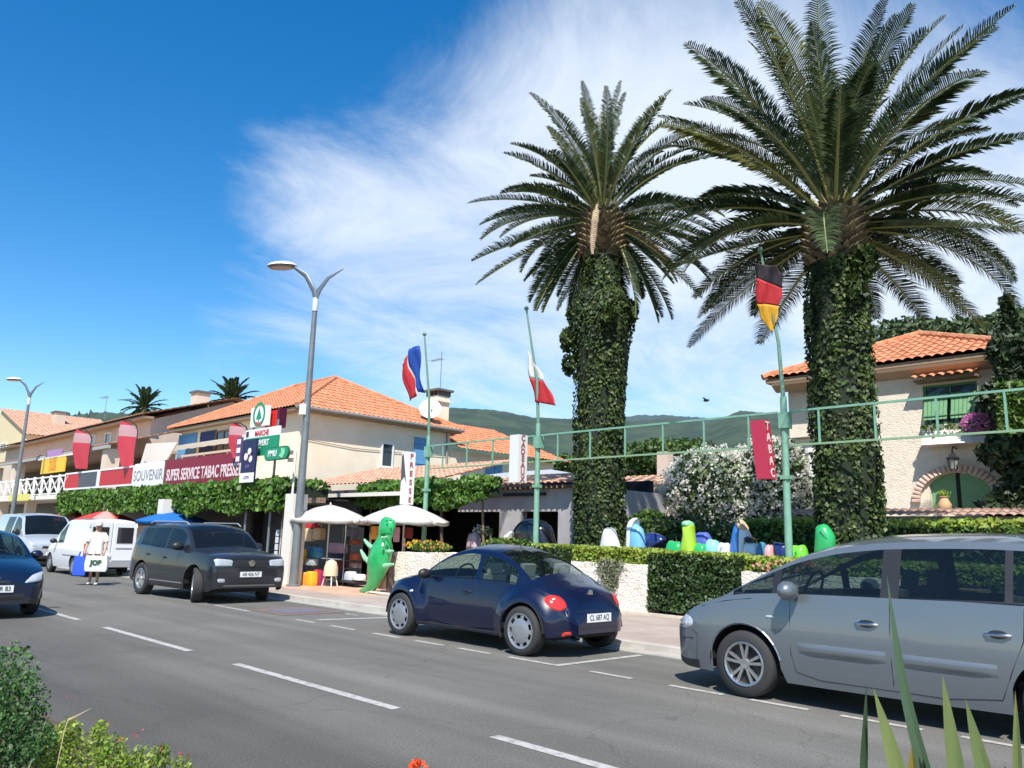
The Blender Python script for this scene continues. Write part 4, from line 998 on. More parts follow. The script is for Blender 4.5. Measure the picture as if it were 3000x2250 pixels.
# ---------------- long pale building further left
pale = mat('pale_render', (.62, .50, .40), .85, col2=(.56, .45, .36), scale=.8); palew = mat('pale_warm_render', (.66, .56, .44), .85, col2=(.6, .5, .4), scale=.8)
t = thing('apartment_building', 'long pale two storey building with tiled eaves left of the cream corner house', 'building')
MB().bb(-74, -44.2, 16.3, 25.5, 0, 7.35).build('wall', pale, t)
mb = MB(); tiled_plane(mb, (-74.6, 15.6, 7.45), (-43.6, 15.6, 7.45), (-43.6, 20.8, 9.05), (-74.6, 20.8, 9.05), pitch=.34); tiled_plane(mb, (-43.6, 26, 7.45), (-74.6, 26, 7.45), (-74.6, 20.8, 9.05), (-43.6, 20.8, 9.05), pitch=.4)
mb.build('roof', tileP, t, smooth=True, fix=False)
mb = MB().prism([(-44.2, 16.3, 7.3), (-44.2, 25.5, 7.3), (-44.2, 20.8, 8.9)], (-29.8, 0, 0)); mb.build('gable_wall', pale, t)
MB().bb(-74.5, -43.7, 15.7, 16.25, 7.28, 7.40).build('eave', soff, t)
for (u0, v0, u1, v1) in ((228, 935, 240, 965), (256, 925, 268, 955), (196, 940, 206, 968)):
    x0, x1, z0, z1 = recY(u0, v0, u1, v1, 16.3); window(t, x0, x1, z0, z1, 16.3, bars=0)
for (u, v, w_) in ((432, 868, .9), (118*1.0+8, 905, 1.2)):
    P = PY(u, v, 20.5); c = MB(); c.bb(P.x-w_/2, P.x+w_/2, 20.1, 20.9, P.z-2.2, P.z+.5); c.build('chimney', pale, t)
    MB().bb(P.x-w_/2-.1, P.x+w_/2+.1, 20.0, 21.0, P.z+.5, P.z+.62).build('chimney_cap', mat('cap_grey', (.12, .11, .1), .8), t)
# first floor gallery in front of it: dark porch, pillars, pale sloping roof
t = thing('shop_gallery', 'covered first floor gallery with pale tiled roof, stone pillars and white railings', 'building')
mb = MB(); tiled_plane(mb, (-70, 13.0, 5.35), (-40.2, 13.0, 5.35), (-40.2, 16.28, 6.35), (-70, 16.28, 6.35), pitch=.34); mb.build('roof', tileP, t, smooth=True, fix=False)
MB().bb(-70, -40.2, 12.95, 13.1, 5.18, 5.34).build('roof_edge', mat('grey_fascia', (.36, .36, .34), .7), t)
MB().bb(-70, -40.2, 12.6, 16.25, 2.85, 3.08).build('floor', cwhite, t)
MB().bb(-70, -40.2, 16.0, 16.2, 3.08, 5.2).build('porch_back', mat('porch_brown', (.10, .075, .06), .9), t)
for X in (-69, -62.5, -57.2, -40.9): MB().bb(X-.35, X+.35, 13.1, 13.7, 3.08, 5.2).build('pillar', palew, t)
MB().bb(-70, -42.0, 15.0, 15.2, 0, 2.85).build('ground_floor_wall', mat('shopfront_dark', (.05, .05, .06), .5), t)
for X in (-69, -64, -58, -52): MB().bb(X-.25, X+.25, 12.8, 13.3, 0, 2.85).build('pillar', palew, t)
mb = MB(); Yr = 12.7
mb.bb(-70, -44.9, Yr-.03, Yr+.03, 4.0, 4.08); mb.bb(-70, -44.9, Yr-.03, Yr+.03, 3.12, 3.18)
X = -70
while X < -45:
    mb.bb(X-.05, X+.05, Yr-.05, Yr+.05, 3.08, 4.12); mb.bar((X+.08, Yr, 3.16), (X+1.42, Yr, 4.0), .05); mb.bar((X+.08, Yr, 4.0), (X+1.42, Yr, 3.16), .05); X += 1.5
mb.build('railing', white, t)
# yellow gable house at the far left
t = thing('gable_house', 'pale yellow gabled house at the far left edge of the street', 'house')
ym = mat('yellow_render', (.66, .55, .34), .85)
P0_, P1_, P2_ = PY(-60, 930, 17), PY(5, 885, 17), PY(62, 938, 17)
MB().prism([(P0_.x-6, 17, 0), (P2_.x, 17, 0), (P2_.x, 17, P2_.z), (P1_.x, 17, P1_.z), (P1_.x-12, 17, P2_.z)], (0, 8, 0)).build('wall', ym, t)
mb = MB(); tiled_plane(mb, (P2_.x+.3, 16.7, P2_.z-.05), (P2_.x+.3, 25, P2_.z-.05), (P1_.x, 25, P1_.z+.1), (P1_.x, 16.7, P1_.z+.1), pitch=.3); mb.build('roof', tileP, t, fix=False)
x0, x1, z0, z1 = recY(2, 958, 14, 970, 17); window(t, x0, x1, z0, z1, 17)
t = None
# ---------------- low shop building with tiled lean-to roof and grey shaded wall
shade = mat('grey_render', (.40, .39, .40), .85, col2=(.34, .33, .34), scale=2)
t = thing('shop_building', 'low grey shop building with a fringe of pale roof tiles behind the flagpoles', 'shop')
SY = 16.6
mb = MB(); tiled_plane(mb, (-27.2, 15.4, 3.15), (-18.7, 15.4, 3.15), (-18.7, 19.2, 4.12), (-27.2, 19.2, 4.12)); tiled_plane(mb, (-18.7, 16.2, 3.0), (-14.1, 16.2, 3.0), (-14.1, 19.2, 3.55), (-18.7, 19.2, 3.55)); mb.build('roof', tileP, t, smooth=True, ang=35, fix=False)
xa, xb = -19.0, -14.3
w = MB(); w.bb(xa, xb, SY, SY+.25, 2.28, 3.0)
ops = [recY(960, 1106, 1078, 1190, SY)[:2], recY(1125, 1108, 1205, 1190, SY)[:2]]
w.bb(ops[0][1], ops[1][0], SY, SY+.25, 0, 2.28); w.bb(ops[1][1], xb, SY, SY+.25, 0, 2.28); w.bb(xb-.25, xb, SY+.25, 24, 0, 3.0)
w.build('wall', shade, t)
MB().bb(-27.6, -14.6, 20.6, 20.8, 0, 3.4).build('interior_back_wall', dark, t); MB().bb(-27.6, -14.6, SY+.25, 20.6, 2.95, 3.0).build('ceiling', dark, t)
MB().bb(-27.8, -27.6, 14.2, 20.8, 0, 3.0).build('interior_side_wall', dark, t)
MB().bb(PY(1000, 1085, SY).x-2.6, PY(1180, 1073, SY).x, SY-.10, SY-.005, 2.72, 2.80).build('sign_rail', black, t)
mb = MB()
for i in range(22): X = -18.6+i*.2; mb.bb(X, X+.05, SY-.35, SY, 2.90, 2.98)
mb.build('rafters', woodm, t)
# grey canopy roof behind
t = thing('canopy_roof', 'flat grey canopy roof with dark edge rising behind the grey shop wall', 'canopy')
A = PY(985, 1045, 20); B_ = PY(1236, 1040, 20); tp = PY(1170, 1014, 21.5)
mb = MB(); mb.add([(A.x-1.2, 20, 3.62), (B_.x, 20, 3.45), (B_.x+.3, 24, 3.5), (A.x-1, 24, 3.6), (tp.x-2.5, 22, 4.05), (tp.x, 22, 4.08)], [(0, 1, 5, 4), (1, 2, 5), (2, 3, 4, 5), (3, 0, 4)]); mb.build('roof', mat('grey_canopy', (.38, .39, .40), .6), t)
MB().bb(A.x-1.2, B_.x+.02, 19.98, 20.1, 3.18, 3.46).build('fascia', mat('dark_fascia', (.03, .03, .05), .6), t)
for X in (A.x-1, B_.x-.2): MB().bb(X-.08, X+.08, 20.15, 20.3, 0, 3.4).build('post', greyst, t)
# pinkish gabled outbuilding right of the left palm
t = thing('outbuilding', 'small pinkish outbuilding with tiled coping right of the left palm trunk', 'building')
pk = mat('pink_render', (.64, .52, .44), .85, col2=(.58, .46, .38), scale=2)
a, b = PY(1362, 1080, 21), PY(1475, 1080, 21)
MB().prism([(a.x-1.2, 21, 0), (b.x-.2, 21, 0), (b.x-.2, 21, 3.2), (-14.2, 21, 3.28), (-15.35, 21, 3.15), (a.x-1.2, 21, 3.1)], (0, 4, 0)).build('wall', pk, t)
mb = MB(); tiled_plane(mb, (-17.3, 20.7, 3.05), (-15.0, 20.7, 3.05), (-15.0, 22.8, 3.75), (-17.3, 22.8, 3.75)); tiled_plane(mb, (-15.0, 22, 3.35), (-13.6, 22, 3.33), (-13.6, 24, 3.93), (-15.0, 24, 3.95)); mb.build('roof', tileP, t, smooth=True, fix=False)
MB().bb(-16.0, -15.6, 23, 23.4, 3.5, 4.6).build('chimney', pk, t)

# ---------------- stone villa on the right
t = thing('villa', 'rough stone villa with orange hip roof, green shutters and arched green doors on the right', 'house')
VY = 22.0; vx0, vx1 = -11.0, -5.05
vs = stonemat('villa_stone', (.79, .70, .58), (.70, .61, .50), 9, .3); vs2 = vs
def wallhole():
    """front wall with a rectangular window and an arched opening"""
    bm = bmesh.new()
    x0, x1, z0, z1 = recY(1995, 828, 2114, 915, VY); xa0, xa1 = PY(1991, 1095, VY).x, PY(2154, 1095, VY).x; zb = 2.5; za = PY(2070, 1020, VY).z
    return (x0, x1, z0, z1, xa0, xa1, zb, za)
x0, x1, z0, z1, xa0, xa1, zab, zat = wallhole()
m_ = MB()
m_.bb(-8.6, x0, VY, VY+.3, 0, 6.1); m_.bb(x1, vx1, VY, VY+.3, zat+.05, 6.1); m_.bb(x0, x1, VY, VY+.3, z1, 6.1); m_.bb(x0, x1, VY, VY+.3, zat+.05, z0)
m_.bb(xa1, vx1, VY, VY+.3, 0, zat+.05); m_.bb(x0, xa1, VY, VY+.3, 0, zab)
if xa0 < x0: m_.bb(xa0, x0, VY-.002, VY+.0, 0, .01)
n = 14; cxa = (xa0+xa1)/2; ra = (xa1-xa0)/2; hs = zab+.25; ry = zat-hs
for i in range(n):
    a0, a1 = math.pi-math.pi*i/n, math.pi-math.pi*(i+1)/n
    p0 = (cxa+ra*math.cos(a0), hs+ry*math.sin(a0)); p1 = (cxa+ra*math.cos(a1), hs+ry*math.sin(a1))
    q0, q1 = max(p0[0], x0), max(p1[0], x0)
    if p1[0] > x0+.001: m_.prism([(q0, VY, p0[1]), (q1, VY, p1[1]), (q1, VY, zat+.05), (q0, VY, zat+.05)], (0, .3, 0))
m_.bb(-8.6, -8.35, VY+.3, 29, 0, 6.1); m_.bb(vx1-.3, vx1, VY+.3, 29, 0, 6.1)
m_.build('wall', vs, t)
MB().bb(x0-.1, x1+.1, VY+.25, VY+.29, z0-.1, z1+.1).build('window_back', dark, t)
# set back left bay with porch and white column
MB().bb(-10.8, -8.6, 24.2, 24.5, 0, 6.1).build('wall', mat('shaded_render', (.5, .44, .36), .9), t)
MB().bb(-10.8, -8.6, 22.6, 24.2, 4.35, 4.65).build('porch_beam', cwhite, t); MB().bb(-10.8, -8.6, 22.3, 24.2, 4.66, 6.05).build('wall', vs, t)
MB().lathe([(.16, 0), (.16, 1.9), (.2, 1.95), (.2, 2.1)], (-10.3, 22.6, 2.25), 12).build('column', white, t)
MB().bb(-10.8, -8.6, 22.3, 24.2, 2.0, 2.25).build('porch_floor', cwhite, t); 
hip(t, -11.25, -4.5, 21.62, 29.4, 6.38, 7.85, 'Y', tileO)
# eave: double row of genoise
mb = MB()
for k, (dy, z) in enumerate(()):
    X = -11.4
    while X < -4.9: mb.tube([(X, VY-dy, z), (X, VY+.02, z)], .07, 6); X += .16
mb.prism([(-11.0, VY, 5.98), (-11.0, VY-.1, 6.0), (-11.0, VY-.32, 6.14), (-11.0, VY-.35, 6.22), (-11.0, VY, 6.22)], (6.0, 0, 0)); mb.build('eave_moulding', mat('genoise', (.45, .3, .2), .85), t)
# shutters hinged at the top, pushed outwards
W_ = (x1-x0); 
for k in range(2):
    a = x0+.04+k*W_/2; b = a+W_/2-.08; zt = z1-.26; h_ = z1-z0-.36
    mb = MB(); nb = 6
    for i in range(nb):
        u0_ = lerp(a, b, i/nb)+.006; u1_ = lerp(a, b, (i+1)/nb)-.006
        mb.prism([(u0_, VY-.04, zt), (u1_, VY-.04, zt), (u1_, VY-.24, zt-h_), (u0_, VY-.24, zt-h_)], (0, .03, .01))
    for q in (.15, .85): mb.bar((a, VY-.05-.2*q, zt-h_*q), (b, VY-.05-.2*q, zt-h_*q), .05, .03)
    mb.build('shutter', shutG, t)
F = window(t, x0, x1, z0, z1, VY+.12, frame=mat('green_frame', (.06, .2, .09), .6))
# small tiled canopy over the window
cn = MB(); tiled_plane(cn, (x0-.12, VY-.42, z1+.12), (x1+.12, VY-.42, z1+.12), (x1+.12, VY, z1+.30), (x0-.12, VY, z1+.30), pitch=.2, amp=.06); cc = cn.build('window_canopy', tileO, t, smooth=True, fix=False)
MB().bb(x0-.1, x1+.1, VY-.36, VY-.002, z1+.06, z1+.11).build('canopy_board', woodm, cc)
# arched doors
for k in range(2):
    a0, a1 = (xa0+.03, cxa-.05) if k == 0 else (cxa+.05, xa1-.03); pts = [(a0, VY+.14, zab+.02), (a1, VY+.14, zab+.02)]
    for i in range(9):
        X = lerp(a1, a0, i/8); q = max(0, 1-((X-cxa)/ra)**2); pts.append((X, VY+.14, hs+ry*math.sqrt(q)-.02))
    d = MB().prism(pts, (0, .05, 0)).build('arched_door', shutG, t)
MB().bb(cxa-.05, cxa+.05, VY+.16, VY+.24, zab, zat).build('door_gap', dark, t)
mb = MB()
for i in range(25):
    a = math.pi*i/24; c_ = Vector((cxa+(ra+.10)*math.cos(a), VY-.06, hs+(ry+.10)*math.sin(a))); d = Vector((math.cos(a)*.12, 0, math.sin(a)*.12)); mb.tube([c_-d*.8, c_+d*.8], [.06, .05], 7)
mb.build('arch_tiles', mat('arch_tile_pink', (.6, .42, .34), .85, col2=(.68, .52, .43), scale=6), t, smooth=True)
# flower box balcony
bx0, bx1, bz0, bz1 = recY(1990, 926, 2132, 958, VY-.45)
mb = MB(); mb.prism([(bx0, VY-.01, bz0-.02), (bx0, VY-.50, bz0), (bx0, VY-.30, bz1), (bx0, VY-.01, bz1)], (bx1-bx0, 0, 0)); mb.build('flower_box', mat('box_white', (.80, .76, .72), .8, col2=(.7, .62, .55), scale=4), t)
hide = flowers('pink and violet flowers spilling over the villa flower box', bx1-.18, VY-.40, bz1+.05, .36, 200, [(.55, .12, .4), (.7, .3, .5)], rz=.25, nl=500)
mb = MB(); leafcloud(mb, [Vector((random.uniform(bx0, bx1), VY-.4+random.uniform(-.1, .12), bz1+random.uniform(0, .14))) for _ in range(140)], .06); mb.build('foliage', leafM, hide, fix=False)
# lantern
cx_, cz_ = (PY(2058, 990, VY-.35).x, PY(2058, 990, VY-.35).z)
t = thing('wall_lantern', 'black wrought iron lantern hanging between flower box and arched doors', 'lantern', (cx_, VY-.35, cz_))
mb = MB(); mb.tube([(0, .35, .28), (0, .1, .30), (0, 0, .22), (0, 0, .1)], .018, 6); mb.build('bracket', black, t)
MB().lathe([(.02, .14), (.16, .0), (.15, -.02)], n=6).build('cap', black, t); MB().lathe([(.12, -.02), (.08, -.26)], n=6).build('glass', mat('lantern_glass', (.3, .32, .3), .2), t)
mb = MB()
for i in range(6): q = i*math.pi/3; mb.tube([(.125*math.cos(q), .125*math.sin(q), -.02), (.083*math.cos(q), .083*math.sin(q), -.27)], .01, 4)
mb.build('cage', black, t)
# terracotta jar in front of the doors
jx, jz = PY(2041, 1078, VY-.3).x, 2.42
t = thing('terracotta_jar', 'pale terracotta jar with a small plant in front of the arched doors', 'jar', (jx, VY-.35, jz))
MB().lathe([(.07, 0), (.14, .10), (.16, .22), (.10, .33), (.08, .38), (.11, .41), (.10, .42), (.04, .36)], n=18, cap=False).build('pot', mat('terracotta_pale', (.58, .36, .2), .8), t, smooth=True)
mb = MB(); leafcloud(mb, blobpts((0, 0, .48), (.11, .11, .10), 90, .1), .05); mb.build('plant', leafY, t, fix=False)
# raised terrace wall with tile coping in front of the villa
t = thing('terrace_wall', 'low terrace wall with crumbling tile coping in front of the villa', 'wall')
MB().bb(-9.9, -3.5, 19.8, 21.9, 0, 2.28).build('wall', mat('terrace_stone', (.45, .36, .28), .9, col2=(.35, .25, .2), scale=3, bump=.5), t)
mb = MB(); tiled_plane(mb, (-9.9, 19.6, 2.26), (-3.5, 19.6, 2.26), (-3.5, 20.3, 2.5), (-9.9, 20.3, 2.45), pitch=.19, amp=.04, rows=.3); mb.build('coping', tilemat('weathered_coping_tiles', (.22, .13, .10), (.38, .24, .18), (.46, .34, .27)), t, smooth=True, fix=False)
hedge('hedge', -10.6, -3.2, 18.6, 19.5, 0, 2.05, 8000, .09, leafM, 'rounded yellow green hedge below the terrace wall of the villa', mtop=leafY, bumpy=.12)
# ================================================================== TREES AND PLANTS
palmG = mat('palm_leaflet', (.024, .043, .018), .5, spec=.3, col2=(.065, .095, .035), scale=1.2, island=.4, trans=.2)
palmY = mat('palm_leaflet_young', (.13, .15, .04), .5, spec=.3, col2=(.2, .2, .06), scale=1.5, island=.35, trans=.25)
rach = mat('palm_rachis', (.28, .27, .10), .5); deadm = mat('dead_frond', (.5, .36, .24), .8, island=.2)
def frond(mb, mr, base, az, el, L, droop, nl=60, ll=.5, curl=0, vfold=.5, side=0.0, w=.016):
    p = Vector(base); seg = 16; pts = [p.copy()]; e = el; dl = L/seg; a = az
    T = []
    for i in range(seg):
        s = (i+.5)/seg; e = el-droop*s**1.35; a = az+side*s
        d = Vector((math.cos(a)*math.cos(e), math.sin(a)*math.cos(e), math.sin(e))); T.append(d); p = p+d*dl; pts.append(p.copy())
    mr.tube(pts, [lerp(.045, .006, i/seg) for i in range(seg+1)], 4, flat=.6)
    for k in range(nl):
        s = .10+.89*k/nl; f = s*seg; i = min(seg-1, int(f)); c = pts[i].lerp(pts[i+1], f-i); t = T[i]
        sd = t.cross(Vector((0, 0, 1)))
        if sd.length < .1: sd = Vector((-math.sin(az), math.cos(az), 0))
        sd.normalize(); up = sd.cross(t)
        ln = ll*(math.sin(math.pi*min(1, s*.9+.10))**.55)*random.uniform(.85, 1.12)*(1 if s > .2 else .55)
        for sg in (1, -1):
            d = (t*.62+sd*sg*.85+up*(vfold*random.uniform(.6, 1.3))).normalized()
            q1 = c+d*ln*.55; q2 = c+d*ln+Vector((0, 0, -ln*.22)); wv = t*w*(.9+.3*random.random())
            mb.add([c-wv, c+wv, q1+wv*1.1, q2, q1-wv*1.1], [(0, 1, 2, 3, 4)])
def ivy(mb, prof, c, n, size, gap=None):
    """leaves over a lathe profile [(z,r)]"""
    f = interp(prof); z0, z1 = prof[0][0], prof[-1][0]
    for _ in range(n):
        z = random.uniform(z0, z1); q = random.uniform(0, 2*math.pi)
        if math.sin(2.3*q+z*1.1)*math.sin(5*q-z*2.3+1) > .25 and random.random() < .7: continue
        r = f(z)*random.uniform(.93, 1.07)*(1+.07*math.sin(3*q+z*.6)+.04*math.sin(7*q-z*1.3)); x, y = math.cos(q), math.sin(q)
        leafcloud(mb, [(c[0]+x*r, c[1]+y*r, z)], size, flat=.5, nrm=(x, y, .35), aspect=1.35)
def palm(name, label, c, prof, ivyprof, zt, rt, fr, seed, L, nfr, vfold, extra_ivy=(), nl=60, ll=.5, mixy=.2, elmin=-48):
    random.seed(seed); t = thing(name, label, 'palm tree', (0, 0, 0), group='tall ivy clad palms behind the hedge')
    MB().lathe([(r, z) for z, r in prof], (c[0], c[1], 0), 20).build('trunk', barkM, t, smooth=True)
    # pineapple of old frond bases
    mb = MB(); za, zb = zt-.62, zt+.12
    for ring in range(15):
        z = lerp(za-.35, zb, ring/14); rr2 = rt*(1.0+.10*math.sin(ring/14*math.pi)) if ring < 13 else rt*.75
        for j in range(15):
            q = 2*math.pi*(j+.5*(ring % 2))/15; d = Vector((math.cos(q), math.sin(q), 0)); s = Vector((-math.sin(q), math.cos(q), 0))
            b = Vector((c[0], c[1], z))+d*rr2*.9; e = b+d*.15+Vector((0, 0, .13))
            mb.add([b-s*.11, b+s*.11, b+Vector((0, 0, .14))+d*.02, e], [(0, 1, 3), (1, 2, 3), (2, 0, 3)])
    mb.lathe([(rt*.8, za-.45), (rt*1.02, (za+zb)/2), (rt*.8, zb), (.1, zb+.25)], (c[0], c[1], 0), 16); mb.build('frond_bases', mat('frond_base_brown', (.10, .075, .045), .85, col2=(.2, .15, .08), scale=7, island=.4), t, fix=False)
    iv = MB(); ivy(iv, ivyprof, c, int(11000*(ivyprof[-1][0]-ivyprof[0][0])/5), .068)
    for (z, q, r, n, s_) in extra_ivy:
        leafcloud(iv, blobpts((c[0]+math.cos(q)*r, c[1]+math.sin(q)*r, z), (s_*.6, s_*.6, s_), n, .1), .10, aspect=1.3)
    iv.build('ivy', ivyM, t, fix=False)
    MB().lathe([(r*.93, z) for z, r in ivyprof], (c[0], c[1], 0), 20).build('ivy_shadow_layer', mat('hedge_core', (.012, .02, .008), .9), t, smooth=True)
    m1, m2, mr = MB(), MB(), MB(); m3 = MB()
    toc = math.atan2(-c[1], -c[0])
    for i in range(nfr):
        s = (i+.5)/nfr; el = lerp(R_(86), R_(elmin), s**.86)+random.uniform(-.10, .10); az = i*2.39996+random.uniform(-.15, .15)
        if el < R_(32) and abs((az-toc+math.pi) % (2*math.pi)-math.pi) < R_(50) and random.random() < .9: continue
        l = L*random.uniform(.80, 1.10)*(1.08 if s < .3 else (.84 if s > .72 else 1)); dr = lerp(.35, 1.0, min(1, s*1.5))+random.uniform(-.15, .35)
        if el < R_(-5): dr = random.uniform(.25, .6)
        b = Vector((c[0]+math.cos(az)*rt*.5*min(1, s*2), c[1]+math.sin(az)*rt*.5*min(1, s*2), zt+lerp(.35, -.35, s)))
        frond(m3 if (s > .72 and random.random() < .04) else m2 if random.random() < mixy*(1-s*.4) else m1, mr, b, az, el, l, dr, nl=nl, ll=ll*random.uniform(.72, 1.12), vfold=vfold*random.uniform(.4, 1.5), w=.013, side=random.uniform(-.35, .35))
    if m3.f: m3.build('dead_fronds', mat('dead_frond_brown', (.17, .12, .06), .8, island=.3), t, fix=False)
    m1.build('crown', palmG, t, fix=False); m2.build('young_fronds', palmY, t, fix=False); mr.build('leaf_stalks', rach, t, fix=False)
    return t
p1 = (-12.42, 15.45)
t = palm('palm_tree', 'left ivy clad palm with stiff narrow fronds beside the tricolour flag', p1,
    [(0, .48), (3, .46), (7, .42), (8.6, .42)], [(0, .62), (2, .60), (4.2, .60), (6.0, .66), (7.0, .78), (7.5, .74), (7.9, .52), (8.9, .46)], 9.75, .62, None, 11, 3.15, 112, 1.0,
    extra_ivy=((6.5, 4.0, .85, 260, .35), (7.0, 5.6, .9, 260, .35), (5.9, 3.9, .82, 160, .3), (7.3, 3.3, .85, 200, .3), (7.2, .3, .8, 240, .3)), ll=.38, nl=78, mixy=.12, elmin=-62)
# hanging dead frond
mr = MB(); md = MB(); frond(md, mr, (p1[0]+.35, p1[1]-.62, 10.05), -1.2, -1.2, 1.7, .3, 26, .14, vfold=.1); md.build('dead_frond', deadm, t, fix=False)
p2 = (-6.17, 15.0)
palm('palm_tree', 'right ivy clad palm with wide feathery crown in front of the villa', p2,
    [(0, .45), (3, .45), (6, .42), (7.4, .42)], [(0, .62), (2, .59), (4.5, .56), (6.0, .58), (6.8, .52), (7.5, .48)], 7.95, .56, None, 5, 4.0, 96, .35,
    extra_ivy=((6.8, -.4, .72, 340, .38), (6.3, -.7, .7, 160, .3)), ll=.60, nl=88, mixy=.14, elmin=-20)
def farpalm(label, P, r, seed, h=8):
    random.seed(seed); t = thing('palm_tree', label, 'palm tree', (0, 0, 0), group='distant palms behind the roofs'); m1, mr = MB(), MB()
    MB().tube([(P.x, P.y, 0), (P.x, P.y, P.z)], [.3, .25], 8).build('trunk', barkM, t)
    for i in range(34):
        s = i/34; frond(m1, mr, (P.x, P.y, P.z), i*2.4, lerp(1.45, -.7, s), r*random.uniform(.85, 1.1), lerp(.5, 1.1, s), 26, .5, vfold=.3, w=.05)
    m1.build('crown', palmG, t, fix=False); mr.build('leaf_stalks', rach, t, fix=False)
farpalm('distant palm crown above the long pale roof on the left', PY(312, 882, 30), 2.6, 3)
farpalm('distant palm crown beside the chimney of the cream corner house', PY(500, 868, 27), 2.2, 4)

def tree(name, label, cat, c, h, crown, n, size, m, group=None, seed=1, trunk_r=.18, lobes=7, z0=None):
    random.seed(seed); t = thing(name, label, cat, (c[0], c[1], 0), group=group)
    tb = MB(); tb.tube([(0, 0, 0), (.1, .05, h*.4), (-.05, 0, h*.75)], [trunk_r, trunk_r*.7, trunk_r*.3], 8)
    for k in range(6):
        q = k*1.05+random.random(); tb.tube([(0.05, 0, h*(.35+.05*k)), (math.cos(q)*crown[0]*.5, math.sin(q)*crown[1]*.5, h*(.6+.04*k))], [trunk_r*.45, trunk_r*.12], 6)
    tb.build('trunk', barkM, t)
    mb = MB(); pts = []
    zc = z0 or h*.68
    for k in range(lobes):
        q = k*2.4; rr3 = .55*math.sqrt((k+.5)/lobes)
        cc = (math.cos(q)*crown[0]*rr3, math.sin(q)*crown[1]*rr3, zc+random.uniform(-.35, .4)*crown[2]); s = random.uniform(.42, .62)
        pts += blobpts(cc, (crown[0]*s, crown[1]*s, crown[2]*s), n//lobes, .55)
    leafcloud(mb, pts, size); mb.build('crown', m, t, fix=False); return t
# umbrella pines in the middle distance
pine = mat('pine_needles', (.05, .095, .022), .6, col2=(.085, .14, .03), scale=.6, island=.45, trans=.2)
for i, (u, v, r, h, lb) in enumerate(((1375, 985, 3.6, 0, 'broad pine crown just right of the left palm trunk'), (1450, 975, 4.2, 0, 'widest pine crown over the pinkish outbuilding'), (1520, 1010, 3.2, 0, 'lower pine crown behind the white oleander'), (1205, 1010, 3.4, 0, 'low pine crown left of the left palm trunk'), (1270, 1015, 3.2, 0, 'pine crown hidden partly by the left palm trunk'))):
    P = PY(u, v, 52); tree('pine_tree', lb, 'pine', (P.x, P.y), P.z+.2, (r, r, 1.9), 5200, .26, pine, 'pines behind the shops', seed=20+i, z0=P.z-.6)
# round trees behind the villa
for i, (u, v, r, lb) in enumerate(((1975, 728, 2.2, 'small round tree crown over the left slope of the villa roof'), (2045, 712, 2.6, 'biggest round tree crown over the villa roof'), (2112, 718, 2.4, 'round tree crown over the right end of the villa roof'))):
    P = PY(u, v, 38); tree('oak_tree', lb, 'tree', (P.x, P.y), P.z+.3, (r, r, 1.7), 3600, .2, mat('oak_leaf', (.05, .085, .03), .6, col2=(.09, .13, .05), scale=1, island=.4, trans=.2), 'trees behind the villa', seed=40+i, z0=P.z-.7)
P = PY(2200, 745, 34); tree('oak_tree', 'dark tree crown behind the cypress at the right edge', 'tree', (P.x, P.y), P.z+.5, (2.2, 2.2, 2.0), 3000, .2, mat('oak_leaf', (.05, .085, .03)), 'trees behind the villa', seed=50, z0=P.z)
# cypress
def cypress(label, x, y, h, r, n, seed, tops=((0, 0, 0),)):
    random.seed(seed); t = thing('cypress_tree', label, 'cypress', (x, y, 0)); MB().tube([(0, 0, 0), (0, 0, h*.9)], [.15, .03], 7).build('trunk', barkM, t); mb = MB(); pts = []
    for _ in range(n):
        dx, dy, dh = random.choice(tops); s = random.random()**.8; z = s*(h+dh); rr4 = r*(1-s**2.6)*(.75+.25*math.sin(z*5+dx*9))*random.uniform(.75, 1.08)*(1 if len(tops) == 1 else .8); q = random.uniform(0, 6.283)
        pts.append(Vector((dx*min(1, s*1.5)+math.cos(q)*rr4, dy+math.sin(q)*rr4, z)))
    for p in pts:
        n_ = Vector((p.x, p.y, 1.2)); leafcloud(mb, [p], .13, flat=.2, nrm=n_.normalized(), aspect=2.2)
    mb.build('crown', mat('cypress_leaf', (.022, .042, .016), .6, col2=(.04, .065, .02), scale=2, island=.45), t, fix=False)
cypress('tall dark twin topped cypress against the right wall of the villa', -4.15, 21.2, 7.5, 1.45, 20000, 9, ((-.55, 0, 0), (.2, .1, -.1), (.8, 0, -.5)))
hedge('ivy_hedge', -4.75, -3.0, 19.9, 20.6, 4.1, 5.15, 2600, .13, leafM, 'lighter green ivy mass in front of the cypress at the right edge', cat='ivy')
